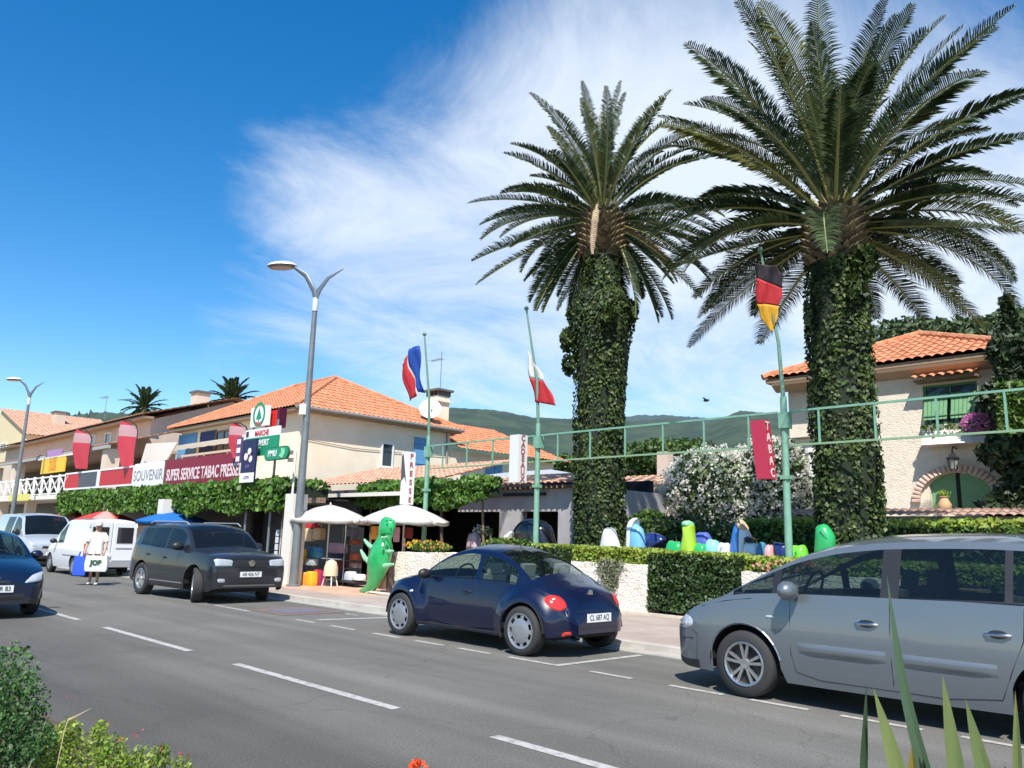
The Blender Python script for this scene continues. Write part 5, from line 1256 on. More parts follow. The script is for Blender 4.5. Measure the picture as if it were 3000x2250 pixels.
# white oleander
def oleander(label, c, r, n, nf, col, seed, lm=None):
    random.seed(seed); t = thing('oleander_bush', label, 'oleander', (c[0], c[1], 0)); mb = MB()
    for k in range(9): q = k*.7; mb.tube([(0, 0, 0), (math.cos(q)*r[0]*.3, math.sin(q)*r[1]*.3, c[2]*.6), (math.cos(q)*r[0]*.6, math.sin(q)*r[1]*.6, c[2]+r[2]*.3)], [.05, .03, .01], 5)
    mb.build('stems', barkM, t); mb = MB(); fl = MB(); lob = []
    for k in range(9): q = k*2.4; f = .6*math.sqrt((k+.5)/9); lob.append((math.cos(q)*r[0]*f, math.sin(q)*r[1]*f, c[2]+random.uniform(-.45, .4)*r[2], random.uniform(.4, .55)))
    for (x, y, z, s) in lob:
        leafcloud(mb, blobpts((x, y, z), (r[0]*s, r[1]*s, r[2]*s), n//9, .3), .13, aspect=3.2)
        for p in blobpts((x, y, z), (r[0]*s*1.06, r[1]*s*1.06, r[2]*s*1.08), nf//9, .9):
            for _ in range(6): leafcloud(fl, [p+Vector((random.gauss(0, .06), random.gauss(0, .06)-.05, random.gauss(0, .05)))], .075, aspect=1.1)
    mb.build('foliage', lm or mat('oleander_leaf', (.09, .14, .05), .5, col2=(.15, .21, .09), scale=1.5, island=.4, trans=.2), t, fix=False); fl.build('flowers', mat('petal_%d' % (col[1]*99), col, .6, trans=.5), t, fix=False)
oleander('big oleander bush full of white flowers between the two palms', (PY(1603, 1040, 22.2).x, 22.2, 3.3), (2.75, 1.5, 2.45), 9500, 5600, (.86, .84, .76), 31)
oleander('red and pink flowering oleander just left of the right palm trunk', (PY(1735, 1010, 24).x, 24.0, 3.7), (1.1, .9, 1.5), 1800, 500, (.6, .12, .14), 32)
random.seed(8)
t = thing('shrub', 'low dark shrubs under the white oleander', 'shrub'); mb = MB(); leafcloud(mb, blobpts((-11.2, 17.2, 1.2), (2.2, .8, 1.0), 4500, .4), .09); mb.build('foliage', leafD, t, fix=False)
t = thing('shrub', 'bright green shrub in front of the pinkish outbuilding', 'shrub'); mb = MB(); leafcloud(mb, blobpts((-12.9, 18.2, 1.75), (.75, .6, .65), 1800, .3), .10); mb.build('foliage', leafM, t, fix=False)

# ---------------- climbing vine over the shop pergola
def vine(label, x0, x1, y0, y1, z0, z1, n, m, sz=.13, arches=True, seed=3):
    random.seed(seed); t = thing('climbing_vine', label, 'vine'); mb = MB(); mh = MB()
    for _ in range(n):
        x = random.uniform(x0, x1); top = random.random() < .35
        zlo = z0+.35*abs(math.sin(x*.9))*.6+.2*math.sin(x*2.3)*.3
        if top: p = (x, random.uniform(y0, y1), z1+random.uniform(-.12, .10)+.06*math.sin(x*3))
        else: p = (x, y0+random.uniform(-.12, .12), random.uniform(zlo, z1))
        leafcloud(mb, [p], sz, flat=.35, nrm=(0, -1, .5), aspect=1.4)
    mb.build('leaves', m, t, fix=False)
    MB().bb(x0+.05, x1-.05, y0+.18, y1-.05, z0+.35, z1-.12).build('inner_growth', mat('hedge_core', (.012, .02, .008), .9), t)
    for k in range(4):
        s = MB(); X = lerp(x0+.4, x1-.4, k/3); s.tube([(X, y0+.3, .1), (X+.1, y0+.25, 1.2), (X-.1, y0+.3, z1-.2)], [.05, .04, .03], 6); s.build('stem', barkM, t)
    return t
VX1 = -21.6
vine('long climbing vine over the shop terrace left of the tall street lamp', -43, VX1, 12.0, 13.6, 2.0, 3.0, 15000, mat('vine_leaf', (.065, .145, .02), .5, col2=(.125, .235, .035), scale=1.2, island=.4, trans=.3), .15)
vine('shorter climbing vine above the white parasols right of the street lamp', -21.6, -15.6, 14.6, 15.3, 2.25, 3.02, 5200, mat('vine_leaf', (.06, .13, .018)), .12, seed=6)
# pergola structure
t = thing('pergola', 'pergola frame carrying the vine with cream pillars and a dark shop behind', 'pergola')
for X, Y in ((-20.05, 11.35), (-29.6, 11.6), (-37, 12.2)): MB().bb(X-.22, X+.22, Y-.02, Y+.42, .08, 2.55).build('pillar', cwhite, t)
MB().bb(-43, -20, 12.3, 12.45, 2.35, 2.5).build('beam', woodm, t); MB().bb(-43, -21.6, 14.6, 14.8, 0, 2.9).build('shop_back', mat('shopfront_dark', (.05, .05, .06), .5), t)
MB().bb(-43, -21.6, 12.2, 14.6, 2.5, 2.56).build('ceiling', dark, t)
x0, x1, z0, z1 = recY(312, 1165, 345, 1240, 12.9); MB().bb(x0-1.2, x1+1.5, 12.9, 13.1, .08, 1.6).build('parapet', peach, t)
t = thing('awning', 'closed awning cassette with a pale front rail over the white parasols', 'awning')
x0, x1, z0, z1 = recY(683, 1065, 872, 1073, 14.3); MB().bb(x0, x1, 14.2, 14.35, z0, z1).build('front_rail', cwhite, t); mb = MB(); mb.add([(x0, 14.3, z1-.02), (x1, 14.3, z1-.02), (x1, 15.0, z1+.1), (x0, 15.0, z1+.1)], [(0, 1, 2, 3)]); mb.build('canvas', mat('awning_green', (.02, .035, .02), .8), t)
# ================================================================== STREET FURNITURE, SIGNS, GOODS, PEOPLE
# ---- street lamps
def street_lamp(label, x, y, htop):
    t = thing('street_lamp', label, 'street lamp', (x, y, .09), group='double armed street lamps'); h = htop
    MB().tube([(0, 0, 0), (0, 0, h*.5), (0, 0, h)], [.125, .10, .07], 14).build('pole', mat('lamp_pole_grey', (.17, .19, .2), .45, .3, col2=(.21, .23, .24), scale=3), t, smooth=True)
    MB().lathe([(.19, 0), (.19, .04), (.14, .06)], n=14).build('base_plate', greyst, t)
    MB().lathe([(.085, h), (.085, h+.35), (.06, h+.4)], n=14).build('collar', mat('lamp_collar', (.5, .56, .58), .4), t, smooth=True)
    arm = mat('lamp_arm', (.15, .18, .22), .4, .3)
    z0 = h+.38
    d = Vector((-.94, -.34, 0)).normalized() if False else Vector((-.83, -.56, 0))
    a = MB(); a.tube([(0, 0, z0-.05), (d.x*.08, d.y*.08, z0+.25), (d.x*.36, d.y*.36, z0+.70), (d.x*.80, d.y*.80, z0+1.0)], [.07, .10, .085, .045], 10, flat=.6); a.build('arm', arm, t, smooth=True)
    a = MB(); a.tube([(0, 0, z0-.05), (-d.x*.08, -d.y*.08, z0+.25), (-d.x*.33, -d.y*.33, z0+.60), (-d.x*.78, -d.y*.78, z0+.86)], [.07, .10, .075, .02], 10, flat=.6); a.build('arm', arm, t, smooth=True)
    hd = MB(); c = Vector((d.x*1.14, d.y*1.14, z0+1.02)); L = []
    vs = []; n = 18; rings = 6
    for r in range(rings+1):
        f = r/rings
        for j in range(n): q = 2*math.pi*j/n; R1, R2 = .46*math.sin(f*math.pi/2), .24*math.sin(f*math.pi/2); p = d*(math.cos(q)*R1)+Vector((-d.y, d.x, 0))*(math.sin(q)*R2); vs.append(c+p+Vector((0, 0, .13*math.cos(f*math.pi/2))))
    hd.add(vs, [(r*n+j, r*n+(j+1) % n, (r+1)*n+(j+1) % n, (r+1)*n+j) for r in range(rings) for j in range(n)]); H = hd.build('lamp_head', mat('lamp_head_white', (.72, .72, .72), .35), t, smooth=True)
    ln = MB(); vs = [c+d*(math.cos(2*math.pi*j/n)*.455)+Vector((-d.y, d.x, 0))*(math.sin(2*math.pi*j/n)*.235) for j in range(n)]; vs2 = [c+(v-c)*.8+Vector((0, 0, -.07)) for v in vs]
    ln.add(vs+vs2, [(j, (j+1) % n, n+(j+1) % n, n+j) for j in range(n)]+[tuple(range(n, 2*n))]); ln.build('lens', mat('lamp_lens', (.22, .16, .14), .3), H, smooth=True)
    return t
L1 = PY(676, 650, 11.39)
street_lamp('tall double armed street lamp between the grey car and the blue car', -19.59, 11.39, 7.62)
L2 = PY(62, 870, 11.39)
street_lamp('distant double armed street lamp at the left edge of the street', L2.x, 11.39, L2.z-.2)
t = thing('traffic_sensor', 'small white box strapped to the tall street lamp', 'box', (-19.59, 11.27, PY(655, 885, 11.3).z)); MB().box((0, -.02, 0), (.16, .12, .3)).build('housing', white, t)

# ---- green flagpoles and the lattice rails between them
poles = [(-17.28, -.42, 'green flagpole flying the blue and red flag'), (-13.1, -.50, 'green flagpole flying the white and red flag'), (-6.83, -.36, 'green flagpole flying the black red and gold flag')]
PYY = 13.9
for i, (x, lean, lb) in enumerate(poles):
    t = thing('flagpole', lb, 'flagpole', (x, PYY, 0), group='green flagpoles behind the hedge')
    MB().tube([(0, 0, 0), (0, 0, 4.25)], [.075, .06], 10).build('pole', greenm, t, smooth=True)
    MB().tube([(0, 0, 4.2), (lean*.15, 0, 5.3), (lean, 0, 7.2)], [.042, .035, .022], 8).build('mast', mat('mast_green', (.13, .24, .17), .5), t, smooth=True)
    MB().ball((lean*1.01, 0, 7.24), .06, 8, 6).build('finial', mat('mast_green', (.13, .24, .17), .5), t, smooth=True)
    MB().box((.02, -.0, 3.8), (.18, .18, .3)).build('clamp', greenm, t); MB().box((.0, 0, 2.75), (.17, .17, .07)).build('clamp', greenm, t)
def lattice(label, xa, xb, zt=3.96, zb=3.33, pitch=.98, x_first=None):
    t = thing('lattice_rail', label, 'railing', (xa, PYY-.02, 0), group='green lattice rails between the flagpoles'); L = xb-xa
    MB().bar((0, 0, zt), (L, 0, zt), .038).build('top_rail', greenm, t); MB().bar((0, 0, zb), (L, 0, zb), .036).build('bottom_rail', mat('rail_pale_green', (.22, .34, .2), .6), t)
    k = 0; X = pitch*.55
    while X < L-.1: MB().bar((X, 0, zb), (X, 0, zt), .032).build('upright', greenm, t); X += pitch
lattice('green lattice rail between the left and middle flagpoles', -17.15, -13.2)
lattice('longest green lattice rail crossing in front of the left palm and the white oleander', -12.98, -6.95)
lattice('green lattice rail crossing in front of the right palm and the villa', -6.7, -.8)

def flag(label, bands, Y, amp=.06, nseg=10, seed=0):
    """bands: list of (edgeA, edgeB, material); edges are lists of pixels on the plane Y"""
    t = thing('flag', label, 'flag', (0, 0, 0), group='flags on the green flagpoles')
    for ea, eb, m_ in bands:
        def smp(e, s):
            f = s*(len(e)-1); i = min(len(e)-2, int(f)); return lerp(e[i][0], e[i+1][0], f-i), lerp(e[i][1], e[i+1][1], f-i)
        vs = []
        for i in range(nseg+1):
            a, b = smp(ea, i/nseg), smp(eb, i/nseg)
            for j in range(9):
                s = j/8; u, v = lerp(a[0], b[0], s), lerp(a[1], b[1], s); p = PY(u, v, Y); w = math.sin(u*.16+v*.05+seed)*amp+math.sin(u*.4-v*.08)*amp*.3
                vs.append(p+Vector((0, w, 0)))
        n0 = len(vs); fs = [(i*9+j, i*9+j+1, (i+1)*9+j+1, (i+1)*9+j) for i in range(nseg) for j in range(8)]
        mb = MB(); mb.add(vs, fs); o = mb.build('stripe', m_, t, smooth=True, ang=80); so = o.modifiers.new('thick', 'SOLIDIFY'); so.thickness = .004
    return t
fb = mat('flag_blue', (.02, .09, .42), .7, trans=.35); fw = mat('flag_white', (.78, .76, .76), .7, trans=.35); fr = mat('flag_red', (.62, .04, .05), .7, trans=.35); fk = mat('flag_black', (.015, .01, .015), .7); fg = mat('flag_gold', (.75, .42, .03), .7, trans=.35)
flag('blue, white and red flag hanging from the left green flagpole', [([(905.5, 746), (909, 801), (917, 849)], [(882, 757), (886, 792), (906, 847)], fb), ([(882, 757), (886, 792), (906, 847)], [(880, 765), (884, 796), (905, 856)], fw), ([(880, 765), (884, 796), (905, 856)], [(866, 786), (874, 828), (882, 866)], fr)], PYY)
flag('white and red flag hanging from the middle green flagpole', [([(1138, 758), (1141, 785), (1146, 817)], [(1139, 758), (1158, 788), (1179, 825)], fw), ([(1146, 817), (1150, 842), (1154, 868)], [(1179, 825), (1190, 850), (1204, 877)], fr)], PYY, .05, seed=1)
flag('black, red and gold flag wrapped around the right green flagpole', [([(1628, 572), (1634, 588), (1637, 601)], [(1676, 572), (1690, 592), (1687, 622)], fk), ([(1637, 601), (1633, 628), (1634, 656)], [(1687, 622), (1688, 640), (1680, 660)], fr), ([(1634, 656), (1644, 686), (1664, 716)], [(1680, 660), (1679, 690), (1668, 718)], fg)], PYY-.06, .045, seed=2)

# ---- box signs on the poles
def boxsign(label, cx, cy, w, d, z0, z1, m_, txt, tm, size, lean=0, extra=None):
    t = thing('box_sign', label, 'sign', (cx, cy, 0)); mb = MB()
    vs = [(x+(lean if z == z1 else 0), y, z) for z in (z0, z1) for (x, y) in ((-w/2, -d/2), (w/2, -d/2), (w/2, d/2), (-w/2, d/2))]
    mb.add(vs, [(0, 3, 2, 1), (4, 5, 6, 7), (0, 1, 5, 4), (1, 2, 6, 5), (2, 3, 7, 6), (3, 0, 4, 7)]); b = mb.build('casing', m_, t)
    n = len(txt); H = (z1-z0)
    for i, ch in enumerate(txt):
        if ch == ' ': continue
        z = z1-H*(i+.5)/n; lx = lean*(z-z0)/H
        text('letter', ch, size, (w/2+.006+lx, 0, z), (0, 1, 0), (0, 0, 1), tm, b, depth=.01, bold=.004)
    MB().bar((w/2*0, d/2, (z0+z1)/2), (.0, d/2+.14, (z0+z1)/2), .04).build('bracket', greyst, t)
    if extra: extra(t, b)
    return t
A = PY(1124, 941, 13.55); B_ = PY(1124, 1043, 13.55)
boxsign('white box sign with stacked dark red letters on the middle green flagpole', A.x, 13.5, .30, .30, B_.z, A.z, mat('sign_white', (.66, .66, .62), .5), 'CADEAUX', mat('sign_letter_plum', (.35, .06, .12), .5), .19)
A = PY(1660, 908, 13.6); B_ = PY(1664, 1035, 13.6)
boxsign('leaning red box sign with white letters TABAC on the right green flagpole', B_.x-.07, 13.6, .26, .26, B_.z, A.z, mat('sign_red', (.42, .015, .05), .4, coat=.4), 'TABAC', mat('letter_pale', (.75, .55, .55), .5), .22, lean=-.10)
A = PY(890, 978, 13.6); B_ = PY(890, 1090, 13.6)
def dg(t, b):
    mb = MB(); z1, z0 = A.z, B_.z; mb.prism([(-.13, -.135, z1-.12), (-.06, -.135, z1-.05), (.12, -.135, z0+.55), (.02, -.135, z0+.75), (-.13, -.135, z0+.62)], (0, -.006, 0)); mb.build('dark_diagonal', mat('sign_charcoal', (.08, .08, .09), .5), b)
boxsign('white box sign with dark diagonal and letters PRESSE on the left green flagpole', A.x, 13.5, .26, .26, B_.z, A.z, white, 'PRESSE', mat('sign_letter_red', (.4, .05, .08), .5), .2, extra=dg)

# ---- stack of shop signs above the vine
SYY = 12.05
def panel(name, label, cat, u0, v0, u1, v1, Y, m_, th=.06, parent=None, frame=None):
    x0, x1, z0, z1 = recY(u0, v0, u1, v1, Y)
    t = parent or thing(name, label, cat, ((x0+x1)/2, Y, 0)); ox = 0 if parent else (x0+x1)/2; oy = 0 if parent else Y
    p = MB().bb(x0-ox, x1-ox, -th/2+Y-oy, th/2+Y-oy, z0, z1).build('panel', m_, t)
    if frame:
        f = MB(); a, b = x0-ox, x1-ox; y = Y-oy; q = .03
        f.bb(a-q, a, y-th/2-.01, y+th/2, z0-q, z1+q); f.bb(b, b+q, y-th/2-.01, y+th/2, z0-q, z1+q); f.bb(a, b, y-th/2-.01, y+th/2, z1, z1+q); f.bb(a, b, y-th/2-.01, y+th/2, z0-q, z0); f.build('frame', frame, t)
    return t, p, (x0-ox, x1-ox, z0, z1), Y-oy-th/2
def wr(t, p, s, size, x, y, z, m_, sx=1, bold=0): return text('lettering', s, size, (x, y-.006, z), (1, 0, 0), (0, 0, 1), m_, p, depth=.008, sx=sx, bold=bold)
sg = mat('sign_green', (.01, .26, .13), .5); sgl = mat('sign_green_light', (.25, .6, .35), .5); sw = mat('sign_white_bright', (.8, .8, .78), .5)
t, p, (a, b, c, d), y = panel('square_sign', 'white square sign with green ring and fir tree emblem on the sign stack', 'sign', 545, 879, 581, 921, SYY, sw, .10)
cx, cz = (a+b)/2, lerp(c, d, .6); r = (b-a)*.36
mb = MB()
n = 28; ring = [(cx+r*math.cos(2*math.pi*i/n), y-.008, cz+r*math.sin(2*math.pi*i/n)) for i in range(n)]+[(cx+r*.74*math.cos(2*math.pi*i/n), y-.008, cz+r*.74*math.sin(2*math.pi*i/n)) for i in range(n)]
mb.add(ring, [(i, (i+1) % n, n+(i+1) % n, n+i) for i in range(n)]); mb.build('ring_emblem', sg, p)
mb = MB(); mb.prism([(cx-r*.45, y-.002, cz-r*.35), (cx+r*.45, y-.002, cz-r*.35), (cx, y-.002, cz+r*.55)], (0, -.008, 0)); mb.bb(cx-r*.08, cx+r*.08, y-.01, y-.002, cz-r*.55, cz-r*.35); mb.build('fir_emblem', sg, p)
wr(t, p, 'SPAR', .17, cx, y, lerp(c, d, .12), red, bold=.004)
x0, x1, z0, z1 = recY(581, 888, 611, 924, SYY+.3); t = thing('red_sign', 'plain red box sign beside the white square emblem sign', 'sign', ((x0+x1)/2, SYY+.3, 0)); MB().bb(x0-(x0+x1)/2, (x1-x0)/2-.12, -.12, .12, z0, z1).build('casing', mat('sign_bright_red', (.62, .02, .015), .45), t); MB().bb((x1-x0)/2-.12, (x1-x0)/2, -.14, .12, z0-.02, z1+.05).build('dark_side', mat('sign_dark_red', (.07, .0, .02), .5), t)
t, p, (a, b, c, d), y = panel('shop_sign', 'white narrow shop sign with red letters under the square emblem sign', 'sign', 533, 925, 605, 944, SYY, sw)
MB().bb(a+.06, a+.22, y-.01, y-.001, c+.06, d-.05).build('black_square', black, p); wr(t, p, 'MARCHE', .24, (a+b)/2, y, (c+d)/2-.02, red, .95, bold=.006)
t, p, (a, b, c, d), y = panel('opening_sign', 'green sign reading OUVERT 7J/7 on the sign stack', 'sign', 531, 944, 601, 984, SYY-.03, sg)
wr(t, p, 'OUVERT', .26, (a+b)/2+.02, y, lerp(c, d, .66), sw, bold=.006); wr(t, p, '7J/7', .22, lerp(a, b, .42), y, lerp(c, d, .28), sw, bold=.004)
# oval PMU sign
x0, x1, z0, z1 = recY(573, 965, 625, 994, SYY-.2); t = thing('oval_sign', 'green oval sign with white letters and pale emblem', 'sign', ((x0+x1)/2, SYY-.2, 0)); hw_, hz, zc = (x1-x0)/2, (z1-z0)/2, (z0+z1)/2
def stad(k, y): 
    pts = []
    for i in range(24): q = 2*math.pi*i/24; pts.append(((hw_-hz)*(1 if math.cos(q) > 0 else -1)+hz*k*math.cos(q), y, zc+hz*k*math.sin(q)))
    return pts
p = MB().prism(stad(1, -.03), (0, .06, 0)).build('panel', mat('sign_dark_green', (.01, .12, .05), .5), t); MB().prism(stad(.86, -.038), (0, .006, 0)).build('inner_field', sg, p)
wr(t, p, 'PMU', .26, -hw_*.3, -.036, zc, sw, bold=.004); mb = MB(); mb.prism([(hw_*.25, -.04, zc-.08), (hw_*.45, -.04, zc+.02), (hw_*.4, -.04, zc+.15), (hw_*.7, -.04, zc+.12), (hw_*.72, -.04, zc-.02), (hw_*.55, -.04, zc-.16)], (0, -.006, 0)); mb.build('emblem', sgl, p)
t, p, (a, b, c, d), y = panel('lottery_poster', 'tall navy poster with three white clover balls above the vine', 'poster', 523, 950, 553, 1042, SYY-.25, mat('poster_navy', (.012, .015, .07), .5))
for dx, dz, r in ((.55, .72, .105), (.33, .60, .115), (.66, .54, .105)): MB().lathe([(.001, -.012), (r, -.01), (r, 0)], (lerp(a, b, dx), y, lerp(c, d, dz)), 18, 'Y').build('white_ball', sw, p)
mb = MB(); mb.bar((lerp(a, b, .5), y-.008, lerp(c, d, .48)), (lerp(a, b, .72), y-.008, lerp(c, d, .70)), .04, .01); mb.build('red_stroke', red, p)
MB().bb(a, b, y-.01, y-.001, c, lerp(c, d, .22)).build('white_base', sw, p); wr(t, p, 'LOTO', .13, (a+b)/2, y-.01, lerp(c, d, .11), mat('poster_violet', (.2, .12, .3), .6), bold=.003)
wr(t, p, 'JEUX', .12, (a+b)/2, y, lerp(c, d, .37), mat('poster_violet', (.2, .12, .3), .6))
x0, x1, z0, z1 = recY(512, 945, 522, 1000, SYY-.2); t = thing('vertical_sign', 'narrow violet and white vertical sign left of the navy poster', 'sign', (x0, SYY-.2, 0)); MB().bb(0, x1-x0, -.03, .03, z0, z1).build('panel', mat('sign_violet', (.12, .06, .16), .5), t)
for k in range(3): MB().bb(.05, x1-x0-.05, -.04, -.03, lerp(z0, z1, k/3+.06), lerp(z0, z1, k/3+.25)).build('white_letter_block', sw, t)
t = thing('sign_post', 'steel posts carrying the stack of shop signs', 'post')
mb = MB(); 
for u in (540, 592): P = PY(u, 1040, SYY+.15); mb.tube([(P.x, SYY+.12, .09), (P.x, SYY+.12, PY(u, 905, SYY).z)], .04, 8)
mb.build('post', greyst, t)
t = thing('wall_lights', 'two small dark fittings on a white post right of the oval sign', 'fitting'); P = PY(637, 1000, 12.3); MB().tube([(P.x, 12.3, .09), (P.x, 12.3, PY(637, 975, 12.3).z)], .04, 6).build('post', cwhite, t)
for v in (978, 994): Q = PY(634, v, 12.3); MB().box((Q.x, 12.2, Q.z), (.14, .12, .12)).build('fitting', mat('grey_fitting', (.2, .2, .2), .5), t)

# ---- banners on the balcony left of the house
BY = 12.7
bx = [PY(u, 1030, BY).x for u in (290, 352, 357, 520)]; bz0, bz1 = 3.10, 4.18
t = thing('banner', 'white banner with tall grey letters on the balcony', 'banner', (bx[0], BY, 0)); p = MB().bb(0, bx[1]-bx[0], -.02, .02, bz0, bz1).build('cloth', sw, t); wr(t, p, 'SOUVENIR', .62, (bx[1]-bx[0])/2, -.02, (bz0+bz1)/2, mat('letter_grey', (.25, .25, .28), .6), sx=(bx[1]-bx[0])/2.9, bold=.004)
t = thing('banner', 'long dark red banner reading SUPER SERVICE TABAC PRESSE', 'banner', (bx[2], BY, 0)); w_ = bx[3]-bx[2]; p = MB().bb(0, w_, -.02, .02, bz0, bz1).build('cloth', mat('banner_maroon', (.22, .015, .035), .6), t); tx = text('lettering', 'SUPER SERVICE TABAC PRESSE', .62, (w_/2, -.026, bz0+.45), (1, 0, 0), (0, 0, 1), mat('banner_letter', (.72, .6, .62), .6), p, depth=.01, bold=.01)
dm = tx.dimensions.x if tx.dimensions.x > 1 else 9.0
tx.scale = (1, 1, 1)
me = tx.data; mx = max(v.co.x for v in me.vertices); mn = min(v.co.x for v in me.vertices); f_ = w_*.95/(mx-mn)
for v in me.vertices: v.co.x = w_/2+(v.co.x-(mx+mn)/2)*f_
t = thing('balcony', 'peach balcony slab and rail behind the red banner', 'balcony'); MB().bb(bx[0]-6.6, bx[3]+.5, BY+.05, 16.0, 2.92, 3.06).build('floor', peach, t); mb = MB(); mb.bb(bx[2]+1.2, bx[3], BY+.05, BY+.16, 4.25, 4.33); X = bx[2]+1.3
while X < bx[3]: mb.bb(X-.04, X+.04, BY+.06, BY+.14, 3.06, 4.25); X += 1.9
mb.build('rail', mat('rail_peach', (.62, .45, .34), .7), t); MB().bb(bx[3]-.05, bx[3]+.12, BY-.06, BY+.1, 3.0, 4.75).build('white_post', cwhite, t)
for (u0, u1, mA, mB_, lb) in ((142, 212, 'a', 'b', 'white framed red and dark panel left of the second teardrop flag'), (216, 289, 'c', None, 'white framed red panel under the second teardrop flag')):
    x0, x1 = PY(u0, 1030, BY).x, PY(u1, 1030, BY).x; t = thing('framed_panel', lb, 'panel', (x0, BY, 0)); w_ = x1-x0
    MB().bb(.05, w_*.45 if mB_ else w_-.05, -.02, .02, 3.35, 4.05).build('red_panel', mat('panel_red', (.5, .02, .03), .5), t)
    if mB_: MB().bb(w_*.45, w_-.05, -.02, .02, 3.35, 4.05).build('dark_panel', mat('panel_dark', (.05, .05, .08), .4), t)
    mb = MB(); mb.bb(0, w_, -.04, .04, 4.05, 4.13); mb.bb(0, w_, -.04, .04, 3.27, 3.35); mb.bb(0, .06, -.04, .04, 3.35, 4.05); mb.bb(w_-.06, w_, -.04, .04, 3.35, 4.05); mb.bb(.5, .6, -.03, .03, 2.5, 3.27); mb.bb(w_-.6, w_-.5, -.03, .03, 2.5, 3.27); mb.build('frame', white, t)
x0, x1, z0, z1 = recY(306, 957, 376, 1000, 13.6); t = thing('blank_panel', 'large blank off white panel standing on the balcony', 'panel', (x0, 13.6, 0)); MB().prism([(0, -.03, z0-.1), (x1-x0-.6, -.03, z0+.1), (x1-x0+.3, -.03, z1-.1), (.5, -.03, z1+.05)], (0, .06, 0)).build('sheet', mat('sheet_white', (.74, .68, .6), .7), t)
# yellow notice
x0, x1, z0, z1 = recY(91, 986, 141, 1021, 12.9); t = thing('notice_board', 'yellow notice board with orange lettering hanging on the gallery', 'sign', (x0, 12.9, 0)); w_ = x1-x0
p = MB().bb(0, w_, -.03, .03, z0, z1).build('panel', mat('notice_yellow', (.78, .5, .03), .5), t)
for k, s in enumerate(('OUVERT', 'TOUTE', 'L\'ANNEE')): wr(t, p, s, .36, w_/2, -.03, lerp(z1, z0, .22+.27*k), mat('notice_orange', (.62, .2, .03), .6))
MB().bb(w_*.2, w_*.8, -.035, .03, z1, z1+.35).build('header_strip', mat('notice_violet', (.4, .2, .45), .5), t); mb = MB(); mb.bar((-.8, 0, z1-.05), (w_+1.2, 0, z1-.05), .08); mb.build('bar', cwhite, t)
x0, x1, z0, z1 = recY(20, 1068, 60, 1082, 12.4); t = thing('shop_sign', 'small pale yellow shop sign at the left edge under the gallery', 'sign', (x0, 12.4, 0)); MB().bb(0, x1-x0, -.04, .04, z0, z1).build('panel', mat('sign_lemon', (.68, .62, .16), .5), t); MB().bar((.2, 0, z1), (.2, 0, z1+.4), .04).build('hanger', greyst, t)
# teardrop flags
def teardrop(label, u, vt, vb, w, Y, m1, m2):
    P0_ = PY(u, vb, Y); P1_ = PY(u, vt, Y); t = thing('teardrop_flag', label, 'flag', (P0_.x, Y, 0), R_(62), group='red teardrop flags on the balcony'); zb, zt = P0_.z, P1_.z; H = zt-zb
    R1 = [(w*.5+.02-.0, 0)]; pole = [(w*.5, 0, zb-.6), (w*.56, 0, zb+H*.76), (w*.44, 0, zb+H*.90), (w*.1, 0, zt), (-w*.40, 0, zt-H*.01)]; MB().tube(pole, .022, 6).build('pole', black, t)
    vs = []; n = 12
    for i in range(n+1):
        s = i/n; z = zb+H*s*.98; xr = w*.54 if s < .78 else w*(.54-.62*((s-.78)/.22)**2); xl = lerp(-w*.12, -w*.46, min(1, s*2.2)); 
        if s > .85: xl = lerp(-w*.45, -w*.38, (s-.85)/.15)
        for j in range(5): vs.append((lerp(xl, xr, j/4), .05*math.sin(j*1.3+s*4), z))
    for (a, b, mm_, nm) in ((0, 8, m1, 'lower_cloth'), (8, 11, m2, 'printed_band'), (11, 12, m1, 'upper_cloth')):
        mb = MB(); mb.add(vs, [(i*5+j, i*5+j+1, (i+1)*5+j+1, (i+1)*5+j) for i in range(a, b) for j in range(4)]); o = mb.build(nm, mm_, t, smooth=True, fix=False)
tr = mat('teardrop_red', (.62, .06, .09), .6, trans=.35); tp_ = mat('teardrop_pink', (.62, .36, .38), .6, trans=.35)
teardrop('left red teardrop flag beside the yellow notice board', 168, 930, 1012, .78, 12.45, tr, tp_)
teardrop('middle red teardrop flag above the white framed red panel', 266, 911, 1008, .74, 12.45, tr, tp_)
teardrop('right red teardrop flag beside the sign stack', 508, 915, 990, .6, 12.5, tr, tp_)

